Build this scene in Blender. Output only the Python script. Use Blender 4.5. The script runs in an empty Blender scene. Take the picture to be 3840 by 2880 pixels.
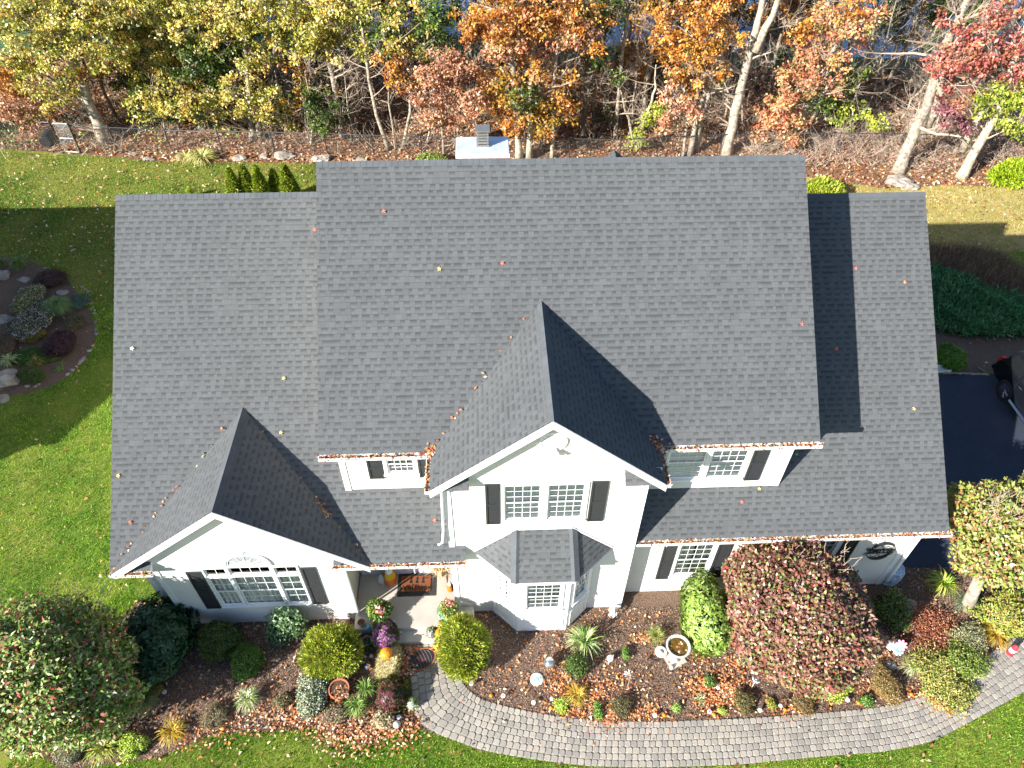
import bpy, math, random
import numpy as np
from mathutils import Vector, Matrix

random.seed(7); RNG = np.random.default_rng(7)
S = bpy.context.scene
COL = S.collection

# ------------------------------------------------------------------ camera
CAM = np.array([4.7616, -15.5155, 18.9025]); PITCH, YAW, ROLL = map(math.radians, (45.6713, 2.5521, 0.4666)); FPX = 2733.19
FWD = np.array([math.sin(YAW)*math.cos(PITCH), math.cos(YAW)*math.cos(PITCH), -math.sin(PITCH)])
_r = np.array([math.cos(YAW), -math.sin(YAW), 0.]); _u = np.cross(_r, FWD)
RGT = math.cos(ROLL)*_r + math.sin(ROLL)*_u; UPV = -math.sin(ROLL)*_r + math.cos(ROLL)*_u
cd = bpy.data.cameras.new('camera'); cam = bpy.data.objects.new('camera', cd); COL.objects.link(cam)
cd.sensor_width = 36; cd.lens = FPX/3840*36; cd.clip_end = 2000; cd.clip_start = .1
m = Matrix.Identity(4)
for i in range(3):
    m[i][0] = RGT[i]; m[i][1] = UPV[i]; m[i][2] = -FWD[i]; m[i][3] = CAM[i]
cam.matrix_world = m; S.camera = cam
# ------------------------------------------------------------------ light
SUND = np.array([1.607, 1.2127, -1.0]); SUNL = SUND/np.linalg.norm(SUND)
EL = math.asin(-SUNL[2])
w = bpy.data.worlds.new('World'); S.world = w; w.use_nodes = True
nt = w.node_tree; sky = nt.nodes.new('ShaderNodeTexSky'); sky.sky_type = 'NISHITA'; sky.sun_disc = False
sky.sun_elevation = EL; sky.sun_rotation = math.atan2(-SUNL[0], -SUNL[1]) % (2*math.pi)
sky.air_density = 1.0; sky.dust_density = .6; sky.ozone_density = 3.0
nt.links.new(sky.outputs[0], nt.nodes['Background'].inputs[0]); nt.nodes['Background'].inputs[1].default_value = .076
sl = bpy.data.lights.new('sun', 'SUN'); sl.energy = 4.9; sl.angle = math.radians(.5); sl.color = (1, .955, .88)
so = bpy.data.objects.new('sun', sl); COL.objects.link(so)
so.rotation_euler = Vector(SUNL).to_track_quat('-Z', 'Y').to_euler(); so.location = (-20, -20, 30)
S.view_settings.view_transform = 'Standard'; S.view_settings.look = 'None'; S.view_settings.gamma = 1
S.view_settings.exposure = 1.45
S.render.engine = 'CYCLES'
S.cycles.max_bounces = 8; S.cycles.transparent_max_bounces = 12

# ------------------------------------------------------------------ pixel <-> world, measured on the photograph
CROPS = dict(A=(0,1900,1.6933), B=(800,1900,1.693), C=(1700,1900,1.693), D=(2600,1900,1.693), E=(1200,1600,1.58), F=(2300,1600,1.7015),
 G=(400,1500,1.843), H=(1300,2080,3.95), I=(1600,1050,2.074), J=(2950,650,2.074), K=(3400,1250,3.686), L=(3150,1950,4.424), M=(1500,2350,5.53),
 P=(0,0,1.7015), Q=(1200,0,1.58), R=(2540,0,1.7015), S=(2500,2200,3.4567), T=(3100,2150,2.989), U=(1900,2250,3.318), V=(1050,2350,3.687), W=(0,800,2.073), Z=(0,0,1/1.736))
def full(c, x, y):
    a, b, s = CROPS[c]; return a+x/s, b+y/s
def ray(c, x, y):
    X, Y = full(c, x, y); return FWD + (X-1920)/FPX*RGT - (Y-1440)/FPX*UPV
def at(c, x, y, z=0.):
    d = ray(c, x, y); return CAM + (z-CAM[2])/d[2]*d
def aty(c, x, y, Y):
    d = ray(c, x, y); return CAM + (Y-CAM[1])/d[1]*d
def pxm(p):            # full-res pixels per metre at point p
    return FPX/((np.asarray(p)-CAM)@FWD)

# ------------------------------------------------------------------ objects
ORG = {}
def tag(o, label=None, cat=None, group=None, kind=None):
    if label: o['label'] = label
    if cat: o['category'] = cat
    if group: o['group'] = group
    if kind: o['kind'] = kind
    return o
def thing(name, label, cat, loc=(0,0,0), group=None):
    o = bpy.data.objects.new(name, None); COL.objects.link(o); o.location = loc; o.empty_display_size = .1
    ORG[o.name] = np.array(loc, float); return tag(o, label, cat, group)
def copy_tree(o, loc=None, rz=None, sc=None, parent=None, label=None):
    c = o.copy(); COL.objects.link(c); c.parent = parent
    if loc is not None: c.location = loc; ORG[c.name] = np.array(loc, float)
    if rz is not None: c.rotation_euler = (0, 0, rz)
    if sc is not None: c.scale = (sc,)*3 if not hasattr(sc, '__len__') else sc
    if label: c['label'] = label
    for ch in list(o.children): copy_tree(ch, parent=c)
    return c
def link(name, me, mat, parent=None, org=None):
    o = bpy.data.objects.new(name, me); COL.objects.link(o)
    for mm in (mat if isinstance(mat, (list, tuple)) else [mat]): me.materials.append(mm)
    if parent is not None: o.parent = parent; ORG[o.name] = ORG[parent.name]
    elif org is not None: o.location = org; ORG[o.name] = np.array(org, float)
    else: ORG[o.name] = np.zeros(3)
    return o
class MB:
    def __init__(s): s.v = []; s.f = []; s.mi = []; s.col = []; s.uv = None; s.c = None; s.sm = False
    def add(s, V, F, mi=0):
        b = len(s.v); s.v.extend([tuple(map(float, q)) for q in V]); s.f.extend([tuple(b+i for i in f) for f in F]); s.mi.extend([mi]*len(F)); s.col.extend([s.c]*len(F)); return s
    def box(s, x0, y0, z0, x1, y1, z1, mi=0):
        return s.obox((0,0,0), (1,0,0), (0,1,0), (0,0,1), x0, y0, z0, x1, y1, z1, mi)
    def obox(s, O, U, W, N, u0, w0, n0, u1, w1, n1, mi=0):
        O, U, W, N = (np.array(a, float) for a in (O, U, W, N))
        V = [O+U*a+W*b+N*c for c in (n0, n1) for b in (w0, w1) for a in (u0, u1)]
        return s.add(V, [(0,2,3,1), (4,5,7,6), (0,1,5,4), (2,6,7,3), (0,4,6,2), (1,3,7,5)], mi)
    def tube(s, P, R, n=8, mi=0, caps=True):
        P = np.array(P, float); R = np.broadcast_to(np.array(R, float), (len(P),)); V = []
        for i, p in enumerate(P):
            d = P[min(i+1, len(P)-1)]-P[max(i-1, 0)]; d = d/(np.linalg.norm(d)+1e-9)
            a = np.cross(d, (0,0,1) if abs(d[2]) < .9 else (1,0,0)); a /= np.linalg.norm(a); b = np.cross(d, a)
            for k in range(n):
                t = 2*math.pi*k/n; V.append(p+R[i]*(math.cos(t)*a+math.sin(t)*b))
        F = [(i*n+k, i*n+(k+1)%n, (i+1)*n+(k+1)%n, (i+1)*n+k) for i in range(len(P)-1) for k in range(n)]
        if caps: F += [tuple(range(n))[::-1], tuple((len(P)-1)*n+k for k in range(n))]
        return s.add(V, F, mi)
    def lathe(s, O, prof, n=24, mi=0, ax=((1,0,0),(0,1,0),(0,0,1)), wob=None):
        O = np.array(O, float); X, Y, Zv = (np.array(a, float) for a in ax); V = []
        for (r, z) in prof:
            for k in range(n):
                t = 2*math.pi*k/n; rr = r*(wob(t, z) if wob else 1); V.append(O+rr*math.cos(t)*X+rr*math.sin(t)*Y+z*Zv)
        m_ = len(prof); F = [(i*n+k, i*n+(k+1)%n, (i+1)*n+(k+1)%n, (i+1)*n+k) for i in range(m_-1) for k in range(n)]
        F += [tuple(range(n))[::-1], tuple((m_-1)*n+k for k in range(n))]
        return s.add(V, F, mi)
    def prism(s, poly, d, mi=0):   # poly: 3-D polygon, d: extrusion vector
        P = [np.array(p, float) for p in poly]; n = len(P); d = np.array(d, float)
        return s.add(P+[p+d for p in P], [tuple(range(n)), tuple(range(2*n-1, n-1, -1))]+[(i, i+n, (i+1)%n+n, (i+1)%n) for i in range(n)], mi)
    def build(s, name, mat, parent=None, smooth=False, org=None):
        o0 = ORG[parent.name] if parent is not None else (np.array(org, float) if org is not None else np.zeros(3))
        me = bpy.data.meshes.new(name); V = np.array(s.v)-o0
        me.from_pydata(V.tolist(), [], s.f); me.polygons.foreach_set('material_index', s.mi)
        if s.col and s.col[0] is not None:
            at_ = me.attributes.new('col', 'FLOAT_COLOR', 'FACE'); at_.data.foreach_set('color', np.array([(c[0], c[1], c[2], 1) for c in s.col], 'f').ravel())
        if smooth or s.sm: me.polygons.foreach_set('use_smooth', [True]*len(s.f))
        me.update(); bm = None
        return link(name, me, mat, parent, org)
def quads(name, V, colr, mat, parent=None, org=None, k=4):
    """V: (n,k,3) world points -> one mesh of n faces with a colour per face"""
    V = np.asarray(V, 'f'); n = len(V)
    o0 = ORG[parent.name] if parent is not None else (np.array(org, float) if org is not None else np.zeros(3))
    me = bpy.data.meshes.new(name); me.vertices.add(n*k); me.vertices.foreach_set('co', (V.reshape(-1, 3)-o0.astype('f')).ravel())
    me.loops.add(n*k); me.loops.foreach_set('vertex_index', np.arange(n*k, dtype='i'))
    me.polygons.add(n); me.polygons.foreach_set('loop_start', np.arange(0, n*k, k, dtype='i'))
    me.update(calc_edges=True)
    a = me.attributes.new('col', 'FLOAT_COLOR', 'FACE'); c = np.ones((n, 4), 'f'); c[:, :3] = colr; a.data.foreach_set('color', c.ravel())
    me.validate()
    return link(name, me, mat, parent, org)

def lin(c):
    c = np.array(c, float)/255; return np.where(c <= .04045, c/12.92, ((c+.055)/1.055)**2.4)
KALB = .86
def alb(*c, k=KALB): return lin(c)*k
def pal(*cs, k=KALB): return np.array([lin(c)*k for c in cs])
def pick(p, n, jit=.12, w=None):
    i = RNG.choice(len(p), n, p=w); c = p[i]*(1+jit*RNG.standard_normal((n, 1))); c = c*(1+.05*RNG.standard_normal((n, 3))); return np.clip(c, .002, .9)

# ------------------------------------------------------------------ materials
def nmat(name):
    m_ = bpy.data.materials.new(name); m_.use_nodes = True; return m_, m_.node_tree, m_.node_tree.nodes['Principled BSDF']
def N(nt, t, **kw):
    n = nt.nodes.new(t)
    for k_, v in kw.items():
        if k_.startswith('i_'): n.inputs[int(k_[2:]) if k_[2:].isdigit() else k_[2:].replace('_', ' ')].default_value = v
        else: setattr(n, k_, v)
    return n
def simple(name, col, rough=.6, metal=0., var=.12, scale=8., bump=.0, bscale=60., spec=.5):
    m_, nt, b = nmat(name); g = N(nt, 'ShaderNodeNewGeometry')
    no = N(nt, 'ShaderNodeTexNoise', i_Scale=scale, i_Detail=6.); nt.links.new(g.outputs['Position'], no.inputs['Vector'])
    r = N(nt, 'ShaderNodeMapRange', i_1=.3, i_2=.7, i_3=1-var, i_4=1+var); nt.links.new(no.outputs[0], r.inputs[0])
    mx = N(nt, 'ShaderNodeVectorMath', operation='SCALE'); mx.inputs[0].default_value = tuple(col); nt.links.new(r.outputs[0], mx.inputs['Scale'])
    nt.links.new(mx.outputs[0], b.inputs['Base Color']); b.inputs['Roughness'].default_value = rough; b.inputs['Metallic'].default_value = metal
    b.inputs['Specular IOR Level'].default_value = spec
    if bump:
        n2 = N(nt, 'ShaderNodeTexNoise', i_Scale=bscale, i_Detail=4.); nt.links.new(g.outputs['Position'], n2.inputs['Vector'])
        bp = N(nt, 'ShaderNodeBump', i_Strength=bump, i_Distance=.02); nt.links.new(n2.outputs[0], bp.inputs['Height']); nt.links.new(bp.outputs[0], b.inputs['Normal'])
    return m_
def attrmat(name, rough=.6, trans=0., spec=.4, noise=0.):
    m_, nt, b = nmat(name); a = N(nt, 'ShaderNodeAttribute', attribute_name='col'); src = a.outputs['Color']
    if noise:
        g = N(nt, 'ShaderNodeNewGeometry'); no = N(nt, 'ShaderNodeTexNoise', i_Scale=14., i_Detail=8., i_Roughness=.7); nt.links.new(g.outputs['Position'], no.inputs['Vector'])
        r = N(nt, 'ShaderNodeMapRange', i_1=.3, i_2=.7, i_3=1-noise, i_4=1+noise); nt.links.new(no.outputs[0], r.inputs[0])
        mx = N(nt, 'ShaderNodeVectorMath', operation='SCALE'); nt.links.new(src, mx.inputs[0]); nt.links.new(r.outputs[0], mx.inputs['Scale']); src = mx.outputs[0]
    nt.links.new(src, b.inputs['Base Color']); b.inputs['Roughness'].default_value = rough; b.inputs['Specular IOR Level'].default_value = spec
    if trans:
        t = N(nt, 'ShaderNodeBsdfTranslucent'); nt.links.new(src, t.inputs[0]); mix = N(nt, 'ShaderNodeMixShader', i_0=trans)
        nt.links.new(b.outputs[0], mix.inputs[1]); nt.links.new(t.outputs[0], mix.inputs[2]); nt.links.new(mix.outputs[0], nt.nodes['Material Output'].inputs[0])
    return m_
LEAF = attrmat('leaf', .42, .24, .5); DRY = attrmat('dry_leaf', .6, .15, .3); BLADE = attrmat('grass_blade', .55, .35, .35)
STONE_A = attrmat('paver_stone', .85, 0, .3, .12)
WHITE = simple('white_trim', (.8, .8, .79), .45, var=.03)
BLACK = simple('black_metal', (.012, .012, .013), .45)
SHUT = simple('shutter_paint', (.028, .03, .034), .5, var=.1)
BARK = simple('grey_bark', alb(160, 148, 132), .9, var=.6, scale=7, bump=.9, bscale=16)
BARKD = simple('dark_bark', alb(105, 94, 82), .9, var=.55, scale=5, bump=.9, bscale=16)
BARKW = simple('pale_bark', alb(178, 165, 146), .9, var=.5, scale=6, bump=.7, bscale=14)
TWIG = simple('twig', alb(178, 160, 142), .9, var=.3)
STEM = simple('shrub_wood', alb(95, 75, 55), .9, var=.3)
ROCK = simple('rock', alb(160, 150, 138), .9, var=.35, scale=3, bump=1., bscale=9)
CONC = simple('concrete', alb(212, 204, 192, k=.7), .85, var=.1, scale=2.5, bump=.25, bscale=90)
GALV = simple('galvanised_steel', (.42, .43, .44), .4, .7, var=.1)
CHARC = simple('vinyl_black_post', (.03, .032, .034), .5)

def siding_mat():
    m_, nt, b = nmat('white_lap_siding'); g = N(nt, 'ShaderNodeNewGeometry'); sx = N(nt, 'ShaderNodeSeparateXYZ'); nt.links.new(g.outputs['Position'], sx.inputs[0])
    d = N(nt, 'ShaderNodeMath', operation='DIVIDE'); d.inputs[1].default_value = .102; nt.links.new(sx.outputs[2], d.inputs[0])
    f = N(nt, 'ShaderNodeMath', operation='FRACT'); nt.links.new(d.outputs[0], f.inputs[0])
    iv = N(nt, 'ShaderNodeMath', operation='SUBTRACT'); iv.inputs[0].default_value = 1.; nt.links.new(f.outputs[0], iv.inputs[1])
    bp = N(nt, 'ShaderNodeBump', i_Strength=1., i_Distance=.014); nt.links.new(iv.outputs[0], bp.inputs['Height']); nt.links.new(bp.outputs[0], b.inputs['Normal'])
    no = N(nt, 'ShaderNodeTexNoise', i_Scale=1.2, i_Detail=5.); nt.links.new(g.outputs['Position'], no.inputs['Vector'])
    r = N(nt, 'ShaderNodeMix', data_type='RGBA', i_6=(.70, .665, .60, 1), i_7=(.78, .755, .71, 1)); nt.links.new(no.outputs[0], r.inputs[0]); nt.links.new(r.outputs[2], b.inputs['Base Color'])
    b.inputs['Roughness'].default_value = .5; return m_
SIDING = siding_mat()

def shingle_mat(name='architectural_shingle', axis='uv', tint=1.0):
    m_, nt, b = nmat(name); L = nt.links.new
    uv = N(nt, 'ShaderNodeUVMap', uv_map='UVMap'); sp = N(nt, 'ShaderNodeSeparateXYZ'); L(uv.outputs[0], sp.inputs[0])
    def M(op, a, b_=None, c=None, cl=False):
        n = N(nt, 'ShaderNodeMath', operation=op); n.use_clamp = cl
        for i, v in enumerate((a, b_, c)):
            if v is None: continue
            if hasattr(v, 'links') or hasattr(v, 'is_linked'): L(v, n.inputs[i])
            else: n.inputs[i].default_value = v
        return n.outputs[0]
    vv = M('DIVIDE', sp.outputs[1], .143); row = M('FLOOR', vv); fv = M('FRACT', vv)
    wn = N(nt, 'ShaderNodeTexWhiteNoise', noise_dimensions='1D'); L(row, wn.inputs['W'])
    uu = M('MULTIPLY_ADD', wn.outputs[0], 53.7, M('MULTIPLY', sp.outputs[0], 1/.122))
    # tabs slightly dovetailed
    cell = M('FLOOR', uu); fu = M('FRACT', uu)
    def rnd(seed, cellv):
        cb = N(nt, 'ShaderNodeCombineXYZ'); L(cellv, cb.inputs[0]); L(row, cb.inputs[1]); cb.inputs[2].default_value = seed
        q = N(nt, 'ShaderNodeTexWhiteNoise', noise_dimensions='3D'); L(cb.outputs[0], q.inputs['Vector']); return q.outputs['Value']
    # irregular tab widths: move the joint of each cell
    j = M('MULTIPLY_ADD', rnd(1., cell), .55, .12)
    side = M('GREATER_THAN', fu, j); idx = M('ADD', cell, side)
    r1 = rnd(2., idx); r2 = rnd(3., idx)
    recess = M('LESS_THAN', M('ABSOLUTE', M('SUBTRACT', M('MODULO', M('ABSOLUTE', idx), 2.), M('MULTIPLY', M('GREATER_THAN', r1, .96), 1.))), .5)
    # shadow-band granules printed at the head of each recessed slot
    band = M('MULTIPLY', recess, M('SMOOTHSTEP', fv, .15, 1.0) if False else M('MULTIPLY_ADD', fv, 1.7, -.66, True))
    base = M('MULTIPLY_ADD', r2, .14, .88)
    lightrec = M('MULTIPLY', recess, .02)
    val = M('SUBTRACT', M('ADD', base, lightrec), M('MULTIPLY', band, .45))
    # thin joint line between tabs and at the butt edge
    jl = M('LESS_THAN', M('ABSOLUTE', M('SUBTRACT', fu, j)), .035); val = M('SUBTRACT', val, M('MULTIPLY', jl, .14))
    be = M('LESS_THAN', fv, .10); val = M('SUBTRACT', val, M('MULTIPLY', be, .16))
    g = N(nt, 'ShaderNodeNewGeometry'); n1 = N(nt, 'ShaderNodeTexNoise', i_Scale=.9, i_Detail=4.); L(g.outputs['Position'], n1.inputs['Vector'])
    val = M('MULTIPLY', val, M('MULTIPLY_ADD', n1.outputs[0], .26, .87))
    n2 = N(nt, 'ShaderNodeTexNoise', i_Scale=230., i_Detail=2.); L(g.outputs['Position'], n2.inputs['Vector'])
    val = M('MULTIPLY', val, M('MULTIPLY_ADD', n2.outputs[0], .5, .75))
    mx = N(nt, 'ShaderNodeVectorMath', operation='SCALE'); mx.inputs[0].default_value = (.097*tint, .102*tint, .106*tint); L(val, mx.inputs['Scale']); L(mx.outputs[0], b.inputs['Base Color'])
    b.inputs['Roughness'].default_value = .92; b.inputs['Specular IOR Level'].default_value = .25
    h = M('SUBTRACT', 1., recess); bp = N(nt, 'ShaderNodeBump', i_Strength=.8, i_Distance=.006); L(h, bp.inputs['Height']); L(bp.outputs[0], b.inputs['Normal'])
    return m_
SHINGLE = shingle_mat()
SHCAP = simple('ridge_cap_shingle', (.088, .096, .104), .92, var=.16, scale=3, bump=.3, bscale=200, spec=.25)

def curtain_mat(name, c, freq, dark=.55):
    m_, nt, b = nmat(name); g = N(nt, 'ShaderNodeNewGeometry'); w_ = N(nt, 'ShaderNodeTexWave', i_Scale=freq, i_Distortion=3., i_Detail=2.); w_.bands_direction = 'X' if name != 'window_blind' else 'Z'
    L = nt.links.new; L(g.outputs['Position'], w_.inputs['Vector'])
    r = N(nt, 'ShaderNodeMix', data_type='RGBA', i_6=tuple(np.array(c)*dark)+(1,), i_7=tuple(c)+(1,)); L(w_.outputs['Fac'], r.inputs[0]); L(r.outputs[2], b.inputs['Base Color'])
    if name == 'window_blind': w_.inputs['Distortion'].default_value = 0
    return m_
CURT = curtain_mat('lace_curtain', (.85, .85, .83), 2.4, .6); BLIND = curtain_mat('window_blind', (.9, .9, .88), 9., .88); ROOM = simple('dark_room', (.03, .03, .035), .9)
def glass_mat():
    m_, nt, b = nmat('window_glass'); nt.nodes.remove(b); L = nt.links.new
    t = N(nt, 'ShaderNodeBsdfTransparent'); t.inputs[0].default_value = (.95, .97, .97, 1); g = N(nt, 'ShaderNodeBsdfGlossy'); g.inputs['Roughness'].default_value = .02
    f = N(nt, 'ShaderNodeFresnel'); f.inputs[0].default_value = 1.5; mx = N(nt, 'ShaderNodeMixShader'); L(f.outputs[0], mx.inputs[0]); L(t.outputs[0], mx.inputs[1]); L(g.outputs[0], mx.inputs[2])
    L(mx.outputs[0], nt.nodes['Material Output'].inputs[0]); return m_
GLASS = glass_mat()
# ------------------------------------------------------------------ ground
def inpoly(P, poly):
    x, y = P[:, 0], P[:, 1]; c = np.zeros(len(P), bool); n = len(poly)
    for i in range(n):
        x1, y1 = poly[i]; x2, y2 = poly[(i+1) % n]
        if y1 == y2: continue
        c ^= ((y1 > y) != (y2 > y)) & (x < (x2-x1)*(y-y1)/(y2-y1)+x1)
    return c
def sheet(name, poly, z, mat, kind='structure'):
    o = MB().add([(p[0], p[1], z) for p in poly], [tuple(range(len(poly)))]).build(name, mat); return tag(o, kind=kind)
def ground_mat(name, cols, scales, bump=.6, bscale=40, rough=.95):
    m_, nt, b = nmat(name); L = nt.links.new; g = N(nt, 'ShaderNodeNewGeometry'); prev = None
    for i, (c, s) in enumerate(zip(cols[1:], scales)):
        no = N(nt, 'ShaderNodeTexNoise', i_Scale=s, i_Detail=8., i_Roughness=.65); L(g.outputs['Position'], no.inputs['Vector'])
        r = N(nt, 'ShaderNodeMapRange', i_1=.42, i_2=.6); L(no.outputs[0], r.inputs[0])
        mx = N(nt, 'ShaderNodeMix', data_type='RGBA'); L(r.outputs[0], mx.inputs[0]); mx.inputs[7].default_value = tuple(c)+(1,)
        if prev is None: mx.inputs[6].default_value = tuple(cols[0])+(1,)
        else: L(prev, mx.inputs[6])
        prev = mx.outputs[2]
    L(prev, b.inputs['Base Color']); b.inputs['Roughness'].default_value = rough; b.inputs['Specular IOR Level'].default_value = .2
    n2 = N(nt, 'ShaderNodeTexNoise', i_Scale=bscale, i_Detail=6.); L(g.outputs['Position'], n2.inputs['Vector'])
    bp = N(nt, 'ShaderNodeBump', i_Strength=bump, i_Distance=.05); L(n2.outputs[0], bp.inputs['Height']); L(bp.outputs[0], b.inputs['Normal']); return m_
LAWN = ground_mat('lawn_turf', [alb(95, 125, 38), alb(120, 150, 50), alb(70, 100, 28), alb(145, 150, 66)], [.8, 5., .35], 1., 60)
FARLAWN = ground_mat('fairway_turf', [alb(85, 115, 75), alb(100, 125, 80), alb(70, 98, 65)], [.3, 2.], .4, 30)
STRAW = ground_mat('dry_lawn', [alb(190, 172, 105), alb(205, 182, 125), alb(165, 160, 80)], [.5, 3.], 1., 60)
MULCH = ground_mat('bark_mulch', [alb(100, 80, 66), alb(130, 105, 88), alb(66, 52, 44), alb(155, 130, 112)], [14., 28., 60.], 1., 45)
LITTER = ground_mat('leaf_litter', [alb(155, 120, 92), alb(190, 150, 118), alb(105, 84, 66), alb(130, 105, 80)], [6., 11., 1.], 1., 25)
ASPH = ground_mat('asphalt', [(.040, .052, .078), (.054, .064, .088), (.034, .044, .066)], [1.2, 40.], .3, 150, .85)
tag(MB().add([(-300, -200, 0), (300, -200, 0), (300, 400, 0), (-300, 400, 0)], [(0, 1, 2, 3)]).build('ground', LAWN), kind='structure')
FOREST = [(-60, 21.3), (-21, 21.1), (-16.5, 20.4), (-11.3, 19.4), (-4, 19.1), (1, 19), (12, 18.4), (17.5, 18), (21, 17), (24.5, 15.8), (28, 16), (31, 15.7), (36, 16), (60, 17), (60, 29.5), (30, 29.8), (10, 31.5), (-8, 33), (-60, 34)]
sheet('forest_floor', FOREST, .004, LITTER)
sheet('fairway', [(-120, 34), (-60, 34), (-8, 33), (10, 31.5), (30, 29.8), (60, 29.5), (120, 28), (120, 34), (60, 31.4), (31, 31.6), (10.3, 34.5), (-4, 37), (-40, 45), (-120, 60)], .004, FARLAWN)
wm, wnt, wb = nmat('lake_water'); wb.inputs['Base Color'].default_value = (.06, .14, .26, 1); wb.inputs['Roughness'].default_value = .22
_n = N(wnt, 'ShaderNodeTexNoise', i_Scale=2.5, i_Detail=4.); _b = N(wnt, 'ShaderNodeBump', i_Strength=.35, i_Distance=.1); wnt.links.new(_n.outputs[0], _b.inputs['Height']); wnt.links.new(_b.outputs[0], wb.inputs['Normal'])
sheet('lake', [(-120, 60), (-40, 45), (-4, 37), (10.3, 34.5), (31, 31.6), (60, 31.4), (120, 34), (200, 60), (200, 300), (-120, 300)], .006, wm)
DRYL = [(17.0, 10.5), (26, 10.4), (45, 10.2), (60, 16.9), (36, 16), (31, 15.7), (28, 16), (24.5, 15.8), (21, 17), (17.5, 18), (16.2, 18), (14.5, 15)]
sheet('dry_lawn', DRYL, .004, STRAW)
INNER = [(3.72, -6.75), (3.79, -7.69), (3.93, -7.91), (4.14, -8.12), (4.38, -8.29), (5.33, -8.56), (6.42, -8.79), (7.32, -8.92), (8.78, -8.98), (9.67, -8.98), (11.06, -8.98), (12.88, -8.92), (14.32, -8.85), (15.41, -8.68), (16.4, -8.36), (17.2, -7.95), (17.95, -7.55), (18.97, -7.1), (20.3, -6.3)]
OUTER = [(2.42, -6.75), (2.53, -7.65), (2.6, -8.0), (2.6, -8.5), (3.0, -8.98), (3.77, -9.26), (4.25, -9.46), (5.01, -9.63), (5.95, -9.8), (6.89, -9.94), (8.2, -10.02), (9.44, -10.04), (10.58, -10.04), (11.75, -9.98), (12.93, -9.92), (14.11, -9.89), (15.36, -9.72), (16.31, -9.38), (17.3, -9.), (18.33, -8.6), (20.6, -7.6)]
BED = [(-5.2, -5.2), (-5.9, -6.4), (-6.6, -8.4), (-6.3, -9.2), (-5.6, -9.55), (-3.4, -9.38), (-2.25, -8.84), (-1.08, -8.86), (.06, -8.8), (1.26, -9.07), (2.55, -8.85)] + OUTER[4:-1] + [(20.2, -6.6), (19.7, -6.1), (18.7, -5.0), (15.8, -4.93), (15.6, -5.3), (-3, -5.3)]
sheet('garden_bed', BED, .005, MULCH)
DRIVE = [(15.7, -4.92), (18.7, -5.0), (20.1, -6.3), (21.5, -9), (24, -30), (45, -30), (45, 2.9), (15.7, 2.88)]
sheet('driveway', DRIVE, .009, ASPH)
LBED = [tuple(at('Z', *q)[:2]) for q in [(0, 553), (60, 560), (95, 578), (150, 610), (182, 650), (205, 700), (205, 735), (188, 775), (150, 812), (110, 835), (60, 850), (0, 862)]] + [(-22, 1.5), (-24, 8), (-20, 11.8)]
sheet('side_garden_bed', LBED, .005, MULCH)
RBED = [tuple(at('J', *q)[:2]) for q in [(1090, 560), (1300, 600), (1500, 700), (1700, 790), (1900, 840), (2100, 1000)]] + [(33, 4.2), (33, 2.95), (16, 2.95), (16, 9.8)]
sheet('side_border_bed', RBED, .005, MULCH)
tag(MB().box(-40, 19.6, 0, -39.9, 19.7, .01).build('x', WHITE)) if False else None

# paver walk: rows of rounded stones that follow the curve
def resample(P, n):
    P = np.array(P, float); d = np.r_[0, np.cumsum(np.linalg.norm(np.diff(P, axis=0), axis=1))]
    t = np.linspace(0, d[-1], n); return np.c_[np.interp(t, d, P[:, 0]), np.interp(t, d, P[:, 1])]
def smooth(P, k=3):
    P = np.array(P, float)
    for _ in range(k):
        Q = P.copy(); Q[1:-1] = .25*P[:-2]+.5*P[1:-1]+.25*P[2:]; P = Q
    return P
NS = 400; IN_ = smooth(resample(INNER, NS), 30); OUT_ = smooth(resample(OUTER, NS), 30)
arc = np.r_[0, np.cumsum(np.linalg.norm(np.diff((IN_+OUT_)/2, axis=0), axis=1))]
def pathpt(s, t):
    a = np.array([np.interp(s, arc, IN_[:, k]) for k in (0, 1)]); b = np.array([np.interp(s, arc, OUT_[:, k]) for k in (0, 1)]); return a*(1-t)+b*t
_C = smooth((IN_+OUT_)/2, 20); _T = np.gradient(_C, axis=0); _T /= np.linalg.norm(_T, axis=1, keepdims=True)
def _hit(line, i):
    d = line-_C[i]; cost = np.abs(d@_T[i])+.15*np.linalg.norm(d, axis=1); return line[int(np.argmin(cost))]
_L1 = resample(IN_, 4000); _L2 = resample(OUT_, 4000); PI_ = smooth(np.array([_hit(_L1, i) for i in range(NS)]), 12); PO_ = smooth(np.array([_hit(_L2, i) for i in range(NS)]), 12)
PI_[:3] = IN_[:3]; PO_[:3] = OUT_[:3]; arc = np.r_[0, np.cumsum(np.linalg.norm(np.diff(_C, axis=0), axis=1))]
def pathpt(s, t):
    a = np.array([np.interp(s, arc, PI_[:, k]) for k in (0, 1)]); b = np.array([np.interp(s, arc, PO_[:, k]) for k in (0, 1)]); return a*(1-t)+b*t
pv = MB(); rows = 7; PP = pal((196, 188, 178), (184, 178, 168), (204, 194, 180), (176, 170, 162), (190, 184, 174), (206, 198, 186), k=.57)
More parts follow.
